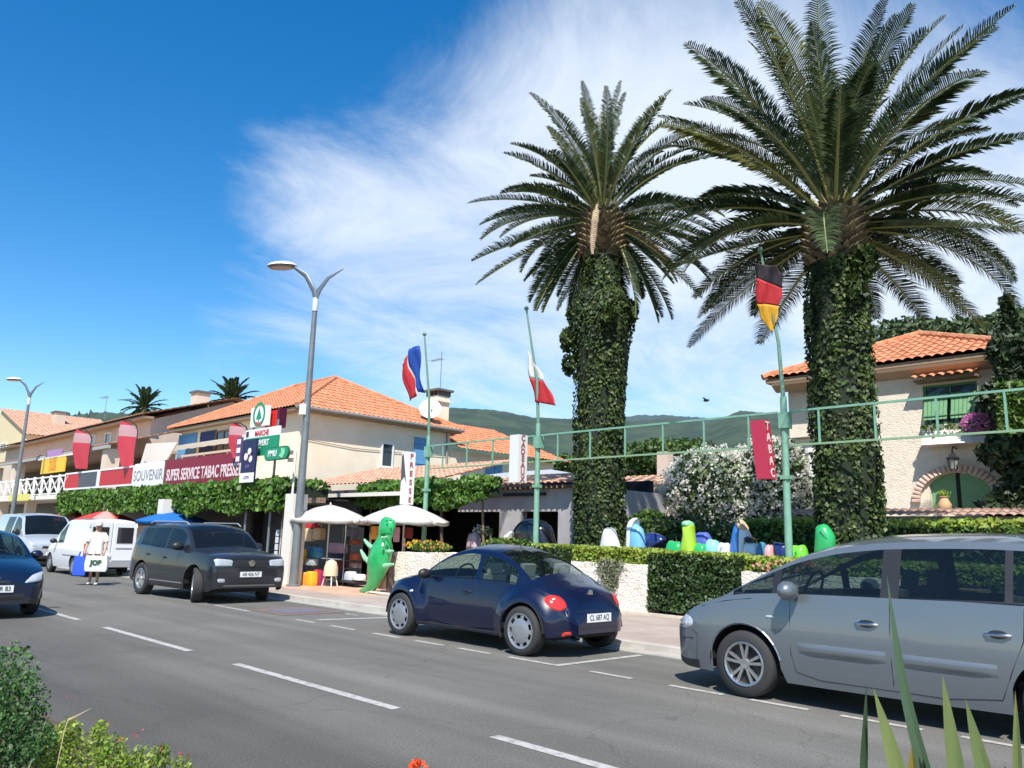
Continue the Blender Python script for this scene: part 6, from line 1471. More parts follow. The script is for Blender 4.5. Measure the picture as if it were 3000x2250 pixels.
# ---- parasols
def parasol(label, P, r, drop, ms, z0=.09, name='parasol', tilt=0, grp='parasols at the shop fronts'):
    t = thing(name, label, 'parasol', (P.x, P.y, 0), group=grp); z = P.z; n = 8
    MB().tube([(0, 0, z0), (0, 0, z+.06)], .022, 8).build('pole', cwhite, t)
    for k, mm_ in enumerate(ms):
        mb = MB()
        for i in range(n):
            if i % len(ms) != k: continue
            a0, a1 = 2*math.pi*i/n, 2*math.pi*(i+1)/n; rows = []
            for s in (0.02, .35, .7, 1.0):
                row = []
                for j in range(5):
                    q = lerp(a0, a1, j/4); sag = 1-.07*math.sin(math.pi*j/4)*s; row.append(Vector((math.cos(q)*r*s*sag, math.sin(q)*r*s*sag, z-drop*s**1.45+tilt*math.cos(q)*s-.04*math.sin(math.pi*j/4)*s)))
                rows.append(row)
            rows.append([v+Vector((0, 0, -.09)) for v in rows[-1]]); vs = [v for rw in rows for v in rw]; mb.add(vs, [(a*5+b, a*5+b+1, (a+1)*5+b+1, (a+1)*5+b) for a in range(4) for b in range(4)])
        o = mb.build('canopy', mm_, t, smooth=True, ang=25); so = o.modifiers.new('th', 'SOLIDIFY'); so.thickness = .006
    mb = MB()
    for i in range(n): q = 2*math.pi*i/n; mb.bar((math.cos(q)*r*.5, math.sin(q)*r*.5, z-drop*.5**1.45-.03), (0, 0, z-drop*.9), .012)
    mb.build('ribs', greyst, t); MB().lathe([(.22, 0), (.22, .08), (.05, .12)], (0, 0, z0), 12).build('base', mat('concrete_base', (.3, .3, .3), .9), t)
pw = mat('parasol_white', (.74, .70, .64), .8, trans=.25); pg_ = mat('parasol_grey', (.36, .36, .42), .8, trans=.2); pb = mat('parasol_blue', (.015, .17, .52), .75, trans=.25); pr = mat('parasol_red', (.62, .06, .06), .75, trans=.25); prw = mat('parasol_rose', (.68, .38, .35), .75, trans=.25)
parasol('left white parasol over the hanging bags', PY(714, 1090, 12.4), 1.18, .42, [pw])
parasol('right white parasol with a grey panel behind the green crocodile', PY(875, 1089, 13.3), 1.22, .44, [pw, pw, pw, pg_, pw, pw, pw, pw])
parasol('blue parasol behind the roof of the dark grey car', PY(378, 1105, 12.1), 1.35, .34, [pb])
parasol('small red parasol behind the left end of the white van', PY(158, 1100, 12.6), 1.05, .5, [pr, prw])
parasol('wider red parasol over the right end of the white van', PY(232, 1103, 11.9), 1.25, .4, [pr, prw])

# ---- goods in front of the shop; pixels come from one enlarged crop
def cu(x, y): return ((860+x/4.88)/1.3562, (1430+y/4.88)/1.3562)
def goods(name, label, cat, x0, y0, x1, y1, Y, m_, depth=.25, handle=None, rnd=.05):
    (u0, v0), (u1, v1) = cu(x0, y0), cu(x1, y1); X0, X1, Z0, Z1 = recY(u0, v0, u1, v1, Y); t = thing(name, label, cat, ((X0+X1)/2, Y, Z0)); w, h = X1-X0, Z1-Z0
    mb = MB(); vs = []; n = 20
    for zi, (sz, zz) in enumerate(((.86, 0), (.97, .06), (1, .3), (.99, .7), (.92, .94), (.78, 1))):
        for j in range(n):
            q = 2*math.pi*j/n; cx_, cy_ = math.cos(q), math.sin(q); k = (abs(cx_)**4+abs(cy_)**4)**-.25; vs.append((cx_*k*w/2*sz, cy_*k*depth/2*sz, zz*h))
    mb.add(vs, [(a*n+j, a*n+(j+1) % n, (a+1)*n+(j+1) % n, (a+1)*n+j) for a in range(5) for j in range(n)]+[tuple(range(n)), tuple(range(5*n, 6*n))]); mb.build('body', m_, t, smooth=True, ang=35)
    if handle:
        mb = MB(); mb.tube([(-w*.25, 0, h*.98), (-w*.2, 0, h*1.22), (0, 0, h*1.3), (w*.2, 0, h*1.22), (w*.25, 0, h*.98)], .013, 5); mb.build('handle', handle, t)
    return t
G_y = mat('bag_yellow', (.75, .42, .02), .6, col2=(.7, .36, .02), scale=6); G_o = mat('bag_orange', (.7, .25, .03), .6); G_r = mat('bag_red', (.5, .02, .03), .6); G_m = mat('bag_magenta', (.3, .02, .12), .6); G_b = mat('straw_beige', (.52, .36, .2), .8, col2=(.6, .45, .28), scale=20); G_bl = mat('bag_blue', (.03, .12, .45), .6, col2=(.05, .3, .25), scale=7); G_n = mat('bag_navy', (.02, .025, .07), .6); G_w = mat('pale_goods', (.55, .58, .66), .6)
goods('beach_bag', 'bright red bag hanging under the left white parasol', 'bag', 190, 470, 350, 575, 12.7, G_r, handle=black)
goods('straw_bag', 'big beige straw bag below the red bag', 'bag', 110, 575, 300, 760, 12.65, G_b, handle=G_b)
goods('straw_bag', 'smaller beige straw bag right of the big one', 'bag', 305, 570, 425, 740, 12.7, G_b, handle=G_b)
goods('beach_bag', 'narrow yellow bag beside the lamp post', 'bag', 100, 870, 175, 1085, 12.0, G_y, handle=black)
goods('beach_bag', 'blue and green patterned bag in the middle of the bag display', 'bag', 190, 840, 390, 1000, 12.15, G_bl, handle=black)
goods('beach_bag', 'pale orange patterned bag below the blue and green bag', 'bag', 185, 1005, 320, 1105, 12.05, mat('bag_pale', (.6, .4, .3), .7, col2=(.2, .35, .4), scale=9))
goods('suitcase', 'orange suitcase on the terrace edge', 'suitcase', 128, 1200, 205, 1425, 11.9, G_o, handle=black)
goods('suitcase', 'yellow suitcase on the terrace edge', 'suitcase', 212, 1190, 305, 1415, 11.95, G_y, handle=black)
goods('suitcase', 'red suitcase right of the yellow one', 'suitcase', 308, 1165, 360, 1400, 12.1, G_r, handle=black)
goods('suitcase', 'magenta suitcase right of the red one', 'suitcase', 362, 1180, 408, 1390, 12.2, G_m, handle=black)
goods('hat', 'pale grey and pink round hat on the rack', 'hat', 550, 780, 735, 930, 12.9, mat('hat_grey', (.33, .3, .34), .7, col2=(.5, .25, .35), scale=9), .35)
goods('beach_bag', 'dark navy bag below the round hat', 'bag', 545, 940, 700, 1015, 12.9, G_n)
goods('folded_shirts', 'red shirts hanging right of the cream cover', 'clothes', 625, 1040, 735, 1180, 13.0, mat('shirt_red', (.35, .03, .04), .8, col2=(.1, .03, .05), scale=12), .15)
goods('jeans', 'dark trousers hanging below the red shirts', 'clothes', 630, 1190, 735, 1370, 13.0, G_n, .15)
goods('shoe_box', 'pale blue box with white shoes on the low table', 'box', 755, 1190, 870, 1320, 12.9, G_w)
goods('shoe_box', 'white box right of the pale blue box on the low table', 'box', 875, 1230, 1000, 1320, 12.9, white)
goods('crate', 'rust red crate on the top shelf', 'crate', 830, 740, 930, 800, 13.1, mat('crate_rust', (.3, .06, .02), .7))
goods('crate', 'orange brown crate on the middle shelf', 'crate', 830, 930, 930, 1030, 13.1, mat('crate_orange', (.42, .1, .03), .7))
goods('crate', 'red patterned crate on the lower shelf', 'crate', 820, 1060, 940, 1140, 13.1, mat('crate_red', (.35, .04, .03), .7, col2=(.3, .25, .2), scale=9))
goods('towel', 'yellow and orange towel hanging left of the crocodile head', 'towel', 1105, 545, 1215, 735, 12.9, mat('towel_yellow', (.72, .4, .04), .8, col2=(.65, .15, .04), scale=4), .05)
goods('towel', 'pink towel hanging right of the crocodile head', 'towel', 1432, 560, 1515, 770, 12.9, mat('towel_pink', (.65, .3, .34), .8), .05)
goods('beach_bag', 'grey blue bag hanging on the back rack', 'bag', 770, 580, 900, 690, 13.1, mat('bag_greyblue', (.12, .12, .2), .7))
goods('bodyboard', 'dark red board behind the right white parasol pole', 'board', 1590, 560, 1700, 720, 13.4, mat('board_red', (.2, .02, .02), .6), .08)
# shelves + rail
t = thing('display_shelf', 'dark metal display shelf holding the crates', 'shelf', (0, 0, 0)); (ua, va), (ub, vb) = cu(810, 560), cu(945, 1330); X0, X1, Z0, Z1 = recY(ua, va, ub, vb, 13.3); mb = MB(); mb.bb(X0, X0+.04, 13.0, 13.4, .09, Z1); mb.bb(X1-.04, X1, 13.0, 13.4, .09, Z1)
mb.build('upright', greyst, t)
for yy in (800, 1030, 1145, 1325): z = PY(cu(870, yy)[0], cu(870, yy)[1], 13.1).z; MB().bb(X0+.04, X1-.04, 12.95, 13.4, z-.03, z).build('shelf_board', woodm, t)
t = thing('clothes_rail', 'chrome clothes rail behind the hanging bags', 'rail'); (ua, va), (ub, vb) = cu(100, 470), cu(740, 470); X0, X1, Z0, Z1 = recY(ua, va, ub, vb+.5, 12.75); mb = MB(); mb.bar((X0, 12.8, Z1+.1), (X1, 12.8, Z1+.1), .03); mb.bar((X0, 12.8, .09), (X0, 12.8, Z1+.1), .03); mb.bar((X1, 12.8, .09), (X1, 12.8, Z1+.1), .03); mb.build('rail', chrome, t)
MB().bb(X0, X1, 12.72, 12.78, PY(*cu(300, 1000), 12.75).z, PY(*cu(300, 985), 12.75).z).build('lower_bar', chrome, t)
# low table, cream cover on a stand
t = thing('low_table', 'low dark table with the shoe boxes', 'table'); (ua, va), (ub, vb) = cu(745, 1330), cu(1010, 1345); X0, X1, Z0, Z1 = recY(ua, va, ub, vb, 12.9); MB().bb(X0, X1, 12.6, 13.2, Z1-.04, Z1).build('table_top', black, t)
for xx in (X0+.05, X1-.05): MB().bb(xx-.02, xx+.02, 12.65, 12.7, .09, Z1-.04).build('leg', black, t)
(ua, va) = cu(545, 1020); (ub, vb) = cu(545, 1255); P = PY(ua, va, 12.3); Q = PY(ub, vb, 12.3); t = thing('folding_chair', 'folded cream cloth over a small wooden stand in front of the goods', 'stand', (P.x, 12.3, .09)); zb, zt = Q.z-.09, P.z-.09
MB().lathe([(.20, zb), (.19, zb+(zt-zb)*.5), (.14, zb+(zt-zb)*.85), (.04, zt)], n=16).build('cloth', mat('cream_cloth', (.6, .52, .36), .8), t, smooth=True)
for dx, dy in ((-.24, -.1), (.22, -.1), (-.15, .15), (.15, .15)): MB().bar((dx*.5, dy*.5, zb+.15), (dx, dy, 0), .025).build('leg', cwhite, t)
# white postcard rack
P = PY(602, 1222, 12.4); t = thing('postcard_rack', 'white revolving postcard rack in front of the dark shop entrance', 'rack', (P.x, 12.4, .09)); zt = PY(600, 1132, 12.4).z
MB().tube([(0, 0, 0), (0, 0, zt)], .02, 6).build('pole', white, t); MB().lathe([(.2, 0), (.2, .03)], n=12).build('base', white, t)
for k in range(5):
    z = lerp(.55, zt-.35, k/4)
    for q in range(4): MB().box((math.cos(q*1.57)*.13, math.sin(q*1.57)*.13, z), (.02, .16, .18), rz=q*1.57).build('card_pocket', mat('card_pale', (.5, .55, .6), .6, col2=(.6, .6, .62), scale=8), t)

# ---- green inflatable crocodile on its stand
CY_ = 11.75
def cp(x, y, dy=0): u, v = cu(x, y); return PY(u, v, CY_+dy)
t = thing('inflatable_crocodile', 'big green inflatable crocodile standing upright on the pavement', 'inflatable', (cp(1150, 1500).x, CY_, 0)); o0 = Vector((cp(1150, 1500).x, CY_, 0))
gm = mat('pvc_green', (.02, .36, .10), .28, coat=.5, col2=(.03, .42, .13), scale=5); gl = mat('pvc_pale_green', (.25, .6, .32), .3, coat=.4); ye = mat('pvc_yellow', (.6, .52, .15), .35)
cl = [(1362, 425, 60), (1356, 455, 98), (1345, 540, 118), (1325, 620, 120), (1308, 700, 100), (1295, 770, 118), (1268, 870, 148), (1235, 980, 160), (1205, 1080, 158), (1180, 1180, 135), (1158, 1260, 108), (1135, 1340, 88), (1095, 1410, 68), (1035, 1455, 42), (960, 1470, 24), (945, 1468, 8)]
sc = (cp(1300, 700)-cp(1200, 700)).length/100*.76
mb = MB(); mb.tube([cp(x, y)-o0 for x, y, w in cl], [w*sc for x, y, w in cl], 18, flat=.62); 
for v in range(len(mb.v)):
    pass
mb.build('body', gm, t, smooth=True, ang=70)
mb = MB(); mb.tube([cp(x+30, y, .10)-o0 for x, y, w in cl[5:-2]], [w*sc*.92 for x, y, w in cl[5:-2]], 16, flat=.5); mb.build('belly', ye, t, smooth=True, ang=70)
for pts in ([(1180, 870, 34), (1100, 835, 26), (1045, 780, 22), (1012, 735, 12)], [(1100, 1060, 36), (1030, 1010, 28), (990, 940, 22), (962, 885, 12)], [(1340, 900, 26), (1390, 905, 18), (1425, 895, 10)], [(1300, 1110, 30), (1370, 1100, 22), (1428, 1085, 12)]):
    mb = MB(); mb.tube([cp(x, y, -.04)-o0 for x, y, w in pts], [w*sc for x, y, w in pts], 10); mb.build('leg', gl, t, smooth=True)
for x, yy in ((1272, 712), (1322, 705)): MB().ball(cp(x, yy, -.20)-o0, (.045, .05, .04), 12, 8).build('eye', gl, t, smooth=True); MB().ball(cp(x, yy+2, -.245)-o0, (.02, .02, .018), 8, 6).build('pupil', black, t)
MB().ball(cp(1275, 812, -.22)-o0, (.03, .03, .06), 8, 6).build('valve', cwhite, t, smooth=True)
mb = MB(); mb.tube([cp(x, y, -.155)-o0 for x, y in ((1250, 655), (1310, 648), (1385, 655))], .018, 8); mb.build('mouth_fold', mat('pvc_dark', (.01, .15, .05), .4), t, smooth=True)
for yy in (): mb = MB(); xx = 1245-(yy-960)*.28; mb.tube([cp(xx-60, yy, -.30*sc*330)-o0, cp(xx, yy+12, -.335*sc*330)-o0, cp(xx+60, yy, -.30*sc*330)-o0], .014, 6); mb.build('back_ridge', gl, t, smooth=True)
mb = MB(); mb.tube([cp(x, 468, -.17)-o0+Vector((0, 0, 0)) for x in (1325, 1342)], .02, 6); mb.tube([cp(x, 468, -.17)-o0 for x in (1375, 1392)], .02, 6); mb.build('nostrils', mat('pvc_dark', (.01, .15, .05), .4), t)
t = thing('display_stand', 'small wooden and metal stand behind the inflatable crocodile', 'stand'); a = cp(1400, 1090, .3); b = cp(1395, 1560, .3); mb = MB(); mb.bb(a.x-.04, a.x+.05, 11.95, 12.1, .09, a.z+.2); mb.build('post', mat('post_brown', (.1, .06, .05), .7), t)
mb = MB(); l = cp(1050, 1570, 0); r = cp(1400, 1570, 0); mb.bb(l.x, r.x, 11.7, 11.75, .12, .16); mb.bb(l.x, r.x, 12.15, 12.2, .12, .16); mb.bb(l.x, l.x+.05, 11.7, 12.2, .1, .15); mb.bb(r.x-.05, r.x, 11.7, 12.2, .1, .15); mb.build('base_frame', cwhite, t)
m2 = cp(1330, 1300, .3); MB().bb(m2.x-.25, a.x-.05, 12.0, 12.06, .2, m2.z+.1).build('board', mat('cream_board', (.62, .5, .36), .7), t)

# ---- inflatables behind the hedge
def c7(x, y): return ((1700+x/2.949)/1.3562, (1480+y/2.949)/1.3562)
def c2(x, y): return ((1250+x/4.74)/1.3562, (1300+y/4.74)/1.3562)
def puff(name, label, pieces, Y, th=.16, fn=c7, cat='inflatable', grp='pool toys displayed behind the hedge', zdown=.5):
    t = None
    for (nm, poly, m_) in pieces:
        P = [PY(*fn(x, y), Y) for x, y in poly]
        # extend the bottom of the silhouette down behind the hedge
        zmin = min(PY(*fn(x, y), Y).z for pc in pieces for x, y in pc[1]); P = [Vector((p.x, p.y, p.z-(zdown if (p.z-zmin) < .06 else 0))) for p in P]
        if t is None: t = thing(name, label, cat, (sum(p.x for p in P)/len(P), Y, 0), group=grp)
        o_ = Vector(t.location); c = sum(P, Vector())/len(P); n = len(P); fine = []
        for i in range(n):      # Catmull-Rom rounded outline
            p0, p1_, p2_, p3 = P[i-1], P[i], P[(i+1) % n], P[(i+2) % n]
            for k in range(3): s = k/3; fine.append(.5*((2*p1_)+(p2_-p0)*s+(2*p0-5*p1_+4*p2_-p3)*s*s+(3*p1_-p0-3*p2_+p3)*s**3))
        N = len(fine); vs = []; R1 = [(1, 0), (.95, .45), (.8, .78), (.5, .96), (.2, 1.0)]; 
        for (s, y) in [(r, -q) for r, q in R1[::-1]]+[(r, q) for r, q in R1[1:]]:
            for f in fine: v = c+(f-c)*s-o_; vs.append(v+Vector((0, y*th, 0)))
        K = 9; mb = MB(); mb.add(vs, [(a*N+j, a*N+(j+1) % N, (a+1)*N+(j+1) % N, (a+1)*N+j) for a in range(K-1) for j in range(N)]+[tuple(range(N)), tuple(range((K-1)*N, K*N))]); mb.build(nm, m_, t, smooth=True, ang=60)
    return t
Wp = mat('pvc_white', (.72, .74, .76), .3, coat=.4); Bp = mat('pvc_blue', (.03, .16, .48), .3, coat=.4); Lp = mat('pvc_light_blue', (.18, .45, .72), .3, coat=.4); Np = mat('pvc_navy', (.015, .03, .14), .3, coat=.4); Kp = mat('pvc_black', (.012, .012, .016), .25, coat=.5); Ym = mat('pvc_lime', (.38, .62, .04), .3, coat=.4); Pp = mat('pvc_pink', (.7, .32, .34), .35); Op = mat('pvc_peach', (.75, .48, .28), .35)
puff('inflatable_shark', 'white pointed inflatable nose at the foot of the left palm', [('body', [(170, 385), (205, 240), (250, 195), (305, 245), (365, 385)], Wp), ('grey_patch', [(180, 385), (215, 330), (255, 335), (280, 385)], mat('pvc_grey', (.25, .3, .4), .35))], 14.8)
puff('inflatable_dolphin', 'pale and light blue inflatable dolphin with white cap', [('body', [(435, 385), (445, 190), (495, 170), (545, 250), (555, 385)], Lp), ('back', [(415, 385), (420, 200), (445, 120), (495, 115), (470, 200), (450, 385)], Wp)], 14.9)
puff('inflatable_whale', 'navy blue inflatable whale right of the light blue dolphin', [('body', [(545, 380), (570, 270), (640, 238), (720, 270), (735, 305), (680, 315), (640, 380)], Np)], 15.1)
puff('inflatable_turtle', 'green inflatable turtle left of the lime dragon', [('body', [(735, 390), (760, 330), (820, 315), (890, 345), (890, 390)], mat('pvc_green', (.02, .36, .10)))], 14.7)
puff('inflatable_dragon', 'lime green inflatable dragon with a tall pointed neck', [('body', [(865, 390), (905, 230), (900, 160), (935, 130), (970, 165), (975, 230), (1005, 390)], Ym), ('head', [(895, 180), (905, 140), (945, 135), (970, 165), (955, 195)], mat('pvc_pale_green', (.25, .6, .32)))], 14.6)
puff('inflatable_turtle', 'darker green inflatable turtle right of the lime dragon', [('body', [(990, 390), (1005, 345), (1050, 335), (1095, 360), (1095, 390)], mat('pvc_green', (.02, .36, .10)))], 14.65)
puff('beach_tent', 'royal blue pop up shape behind the lime dragon', [('body', [(985, 350), (1000, 270), (1055, 235), (1120, 270), (1150, 350)], mat('pvc_royal', (.08, .12, .45), .5))], 15.3)
puff('inflatable_ring', 'pale turquoise swim ring right of the royal blue shape', [('body', [(1085, 390), (1100, 320), (1150, 300), (1195, 340), (1205, 390)], mat('pvc_turquoise', (.25, .58, .7), .3))], 14.75)
puff('inflatable_ring', 'white swim ring with grey stripe in the middle of the toys', [('body', [(1180, 390), (1205, 345), (1245, 330), (1285, 350), (1290, 390)], Wp), ('stripe', [(1195, 365), (1240, 345), (1275, 360), (1240, 358)], mat('pvc_grey', (.25, .3, .4)))], 14.7)
puff('inflatable_shark', 'tall inflatable shark with blue side and white belly and orange tip', [('body', [(1295, 390), (1325, 240), (1375, 130), (1400, 250), (1400, 390)], Bp), ('belly', [(1385, 390), (1388, 200), (1420, 190), (1470, 260), (1450, 330), (1430, 390)], Wp), ('tip', [(1370, 160), (1378, 120), (1420, 170), (1440, 215), (1390, 215)], Op)], 14.8)
puff('inflatable_orca', 'small black and white inflatable orca left of the right flagpole', [('body', [(1420, 390), (1430, 340), (1480, 325), (1540, 360), (1545, 390)], Wp), ('back', [(1430, 300), (1455, 270), (1500, 295), (1470, 330)], Kp), ('tail', [(1535, 390), (1545, 345), (1600, 350), (1620, 390)], mat('pvc_teal', (.05, .22, .32), .35))], 14.7)
puff('inflatable_flamingo', 'pink inflatable flamingo head above the hedge', [('body', [(1598, 420), (1610, 370), (1640, 345), (1670, 375), (1682, 420)], Pp)], 14.5)
puff('inflatable_boat', 'dark blue inflatable boat behind the right flagpole', [('body', [(1660, 400), (1670, 340), (1740, 330), (1800, 350), (1800, 400)], Np)], 15.0)
puff('inflatable_ring', 'bright green swim ring right of the right flagpole', [('body', [(1805, 425), (1820, 375), (1885, 350), (1950, 370), (1975, 425)], mat('pvc_bright_green', (.16, .6, .05), .3)), ('inner', [(1840, 400), (1885, 375), (1930, 395), (1885, 392)], mat('pvc_dark_green', (.03, .3, .03), .3))], 14.4)
puff('inflatable_crocodile', 'green inflatable crocodile head rising above the minivan roof', [('body', [(2030, 400), (2040, 230), (2080, 165), (2130, 170), (2180, 240), (2200, 330), (2160, 400)], mat('pvc_green', (.02, .36, .10))), ('fold', [(2070, 220), (2110, 210), (2170, 290), (2185, 330), (2120, 260)], mat('pvc_dark', (.01, .15, .05)))], 14.3)
puff('inflatable_orca', 'huge black inflatable orca back with white fin behind the middle flagpole', [('body', [(1215, 1450), (1240, 1290), (1300, 1130), (1400, 1050), (1520, 1040), (1640, 1100), (1720, 1230), (1760, 1450)], Kp), ('fin', [(1090, 1440), (1140, 1310), (1200, 1230), (1285, 1180), (1260, 1300), (1225, 1440)], Wp)], 15.0, .35, c2)
puff('inflatable_unicorn', 'pale pink toy on the lawn left of the black orca', [('body', [(570, 1440), (590, 1290), (640, 1240), (700, 1270), (715, 1440)], mat('pvc_rose', (.5, .36, .38), .5))], 15.2, .12, c2)
t = thing('garden_chair', 'white garden chair frame in front of the dark shop opening', 'chair'); P = [PY(*c2(x, y), 15.6) for x, y in ((735, 1440), (740, 1250), (890, 1245), (890, 1440))]; mb = MB(); mb.tube([(P[0].x, 15.6, .1)]+[(p.x, 15.6, p.z) for p in P[1:3]]+[(P[3].x, 15.6, .1)], .03, 6); mb.build('frame', cwhite, t); mb = MB(); mb.bb(P[0].x, P[2].x, 15.55, 16.0, .5, .56); mb.build('seat', cwhite, t)
flowers('white flowers in front of the dark shop opening', PY(*c2(790, 1225), 15.5).x, 15.5, PY(*c2(790, 1225), 15.5).z, .3, 50, [(.6, .62, .55)], rz=.16, nl=200)
t = thing('display_table', 'long low trestle table carrying the pool toys behind the hedge', 'table'); MB().bb(-12.6, -4, 14.45, 15.3, .84, .90).build('table_top', woodm, t)
for X in (-12.4, -9.8, -7, -4.2): MB().bb(X-.03, X+.03, 14.7, 14.76, .07, .84).build('leg', woodm, t)
P = PX(2068, 640, -8); t = None
bp_ = PY(1526, 865, 30); t = thing('bird', 'tiny dark bird in the sky between the palms', 'bird', tuple(bp_)); MB().ball((0, 0, 0), (.16, .06, .06), 8, 6).build('body', black, t); 
for s_ in (1, -1): MB().add([(-.06, 0, 0), (.07, 0, 0), (.02, s_*.22, .10), (-.08, s_*.2, .09)], [(0, 1, 2, 3)]).build('wing', black, t, fix=False)

# ---- person with bags crossing to the pavement
skinm = mat('skin', (.52, .31, .21), .6); 
def skin_body(nm, verts, edges, radii, m_, parent, sub=2, root=0):
    me = bpy.data.meshes.new(nm); me.from_pydata(verts, edges, []); o = bpy.data.objects.new(nm, me); COL.objects.link(o); o.parent = parent; me.materials.append(m_)
    md = o.modifiers.new('skin', 'SKIN')
    for i, r in enumerate(radii): me.skin_vertices[0].data[i].radius = (r, r)
    me.skin_vertices[0].data[root].use_root = True
    md.use_smooth_shade = True; md.branch_smoothing = .6; sb = o.modifiers.new('sub', 'SUBSURF'); sb.levels = sub; sb.render_levels = sub; return o
pp = Vector((-22.95, 7.45, 0)); H = PY(205, 1130, 7.45).z; k = H/1.68
t = thing('person', 'person in white T-shirt, dark shorts and cap carrying a big white bag', 'person', tuple(pp), R_(60))
def K_(x, y, z): return (x*k, y*k, z*k)
# local frame: faces -y ; x to the side
V = [K_(0, 0, .92), K_(0, .01, 1.10), K_(0, .01, 1.30), K_(0, .0, 1.42), K_(0, -.01, 1.50), K_(0, -.03, 1.59),
     K_(.17, 0, 1.38), K_(.24, -.03, 1.13), K_(.24, -.16, .93), K_(.235, -.20, .85), K_(-.17, 0, 1.38), K_(-.25, .02, 1.13), K_(-.28, -.06, .90), K_(-.28, -.08, .82),
     K_(.09, 0, .86), K_(.10, -.06, .50), K_(.10, .04, .10), K_(.11, -.08, .04), K_(.11, -.16, .03), K_(-.09, 0, .86), K_(-.10, .08, .50), K_(-.11, .18, .12), K_(-.12, .10, .04), K_(-.12, .02, .03)]
E_ = [(0, 1), (1, 2), (2, 3), (3, 4), (4, 5), (3, 6), (6, 7), (7, 8), (8, 9), (3, 10), (10, 11), (11, 12), (12, 13), (0, 14), (14, 15), (15, 16), (16, 17), (17, 18), (0, 19), (19, 20), (20, 21), (21, 22), (22, 23)]
Rr = [.13, .12, .14, .085, .05, .09, .055, .042, .03, .035, .055, .042, .03, .035, .085, .055, .036, .038, .025, .085, .055, .036, .038, .025]
skin_body('body', V, E_, [r*k for r in Rr], skinm, t)
hd = MB(); hd.ball(K_(0, -.03, 1.585), (.078*k, .095*k, .115*k), 16, 12); hd.ball(K_(0, -.125, 1.575), (.014*k, .02*k, .02*k), 8, 6)
for s_ in (1, -1): hd.ball(K_(s_*.08, -.02, 1.58), (.012*k, .02*k, .03*k), 8, 6)
hd.build('head', skinm, t, smooth=True)
for s_ in (1, -1): MB().ball(K_(s_*.03, -.118, 1.60), .009*k, 6, 5).build('eye', black, t)
MB().box(K_(0, -.122, 1.535), (.04*k, .008, .008)).build('mouth', mat('lips', (.3, .1, .08), .6), t)
c = MB(); c.lathe([(.001, .115), (.06, .095), (.09, .04), (.093, .0)], K_(0, -.02, 1.62), 16, cap=False); c.prism([K_(-.07, -.09, 1.625), K_(.07, -.09, 1.625), K_(.05, -.19, 1.61), K_(-.05, -.19, 1.61)], (0, 0, .012)); c.build('cap', mat('cap_beige', (.55, .5, .44), .8), t, smooth=True)
MB().ball(K_(0, .035, 1.56), (.075*k, .06*k, .09*k), 12, 8).build('hair', mat('hair_grey_brown', (.12, .10, .08), .8), t, smooth=True)
shirt = mat('tshirt_white', (.78, .77, .75), .8); sh = MB(); 
def oval(mb, secs, n=18):
    vs = []
    for (x, y, z, a, b) in secs:
        for j in range(n): q = 2*math.pi*j/n; vs.append(K_(x+a*math.cos(q), y+b*math.sin(q), z))
    mb.add(vs, [(i*n+j, i*n+(j+1) % n, (i+1)*n+(j+1) % n, (i+1)*n+j) for i in range(len(secs)-1) for j in range(n)])
oval(sh, [(0, 0, .84, .185, .13), (0, 0, .95, .175, .13), (0, .005, 1.10, .165, .125), (0, .01, 1.28, .19, .13), (0, .005, 1.38, .18, .105), (0, 0, 1.43, .10, .075), (0, 0, 1.455, .06, .06)])
for s_ in (1, -1): sh.tube([K_(s_*.13, 0, 1.39), K_(s_*.20, -.005, 1.29), K_(s_*.245, -.015, 1.18)], [.075*k, .072*k, .07*k], 12)
sh.build('t_shirt', shirt, t, smooth=True)
so_ = MB(); oval(so_, [(0, 0, .76, .19, .13), (0, 0, .86, .18, .13), (0, 0, .95, .16, .12)])
for s_, yy in ((1, -.03), (-1, .04)): so_.tube([K_(s_*.09, 0, .84), K_(s_*.10, yy*.6, .68), K_(s_*.10, yy, .54)], [.105*k, .10*k, .095*k], 12)
so_.build('shorts', mat('shorts_maroon', (.10, .03, .04), .8), t, smooth=True)
for s_, (x, y, z) in ((1, (.11, -.10, .035)), (-1, (-.12, .08, .035))): MB().ball(K_(x, y, z), (.05*k, .13*k, .04*k), 12, 8).build('shoe', mat('shoe_pale', (.6, .58, .58), .7), t, smooth=True)
for (x, y, z) in ((.235, -.20, .83), (-.28, -.08, .80)):      # hands: palm, four curled fingers and thumb each
    hb = MB(); hb.ball(K_(x, y, z), (.022*k, .04*k, .042*k), 10, 8)
    for f in range(4): yy = y-.03+.02*f; L = (.05, .058, .055, .045)[f]; hb.tube([K_(x, yy, z-.03), K_(x-.01, yy, z-.03-L*.6), K_(x-.035, yy, z-.03-L*.7), K_(x-.04, yy, z-.02-L*.3)], [.010*k, .0095*k, .009*k, .007*k], 6)
    hb.tube([K_(x, y-.035, z+.0), K_(x-.02, y-.06, z-.02), K_(x-.035, y-.055, z-.045)], [.011*k, .010*k, .008*k], 6); hb.build('hand', skinm, t, smooth=True)
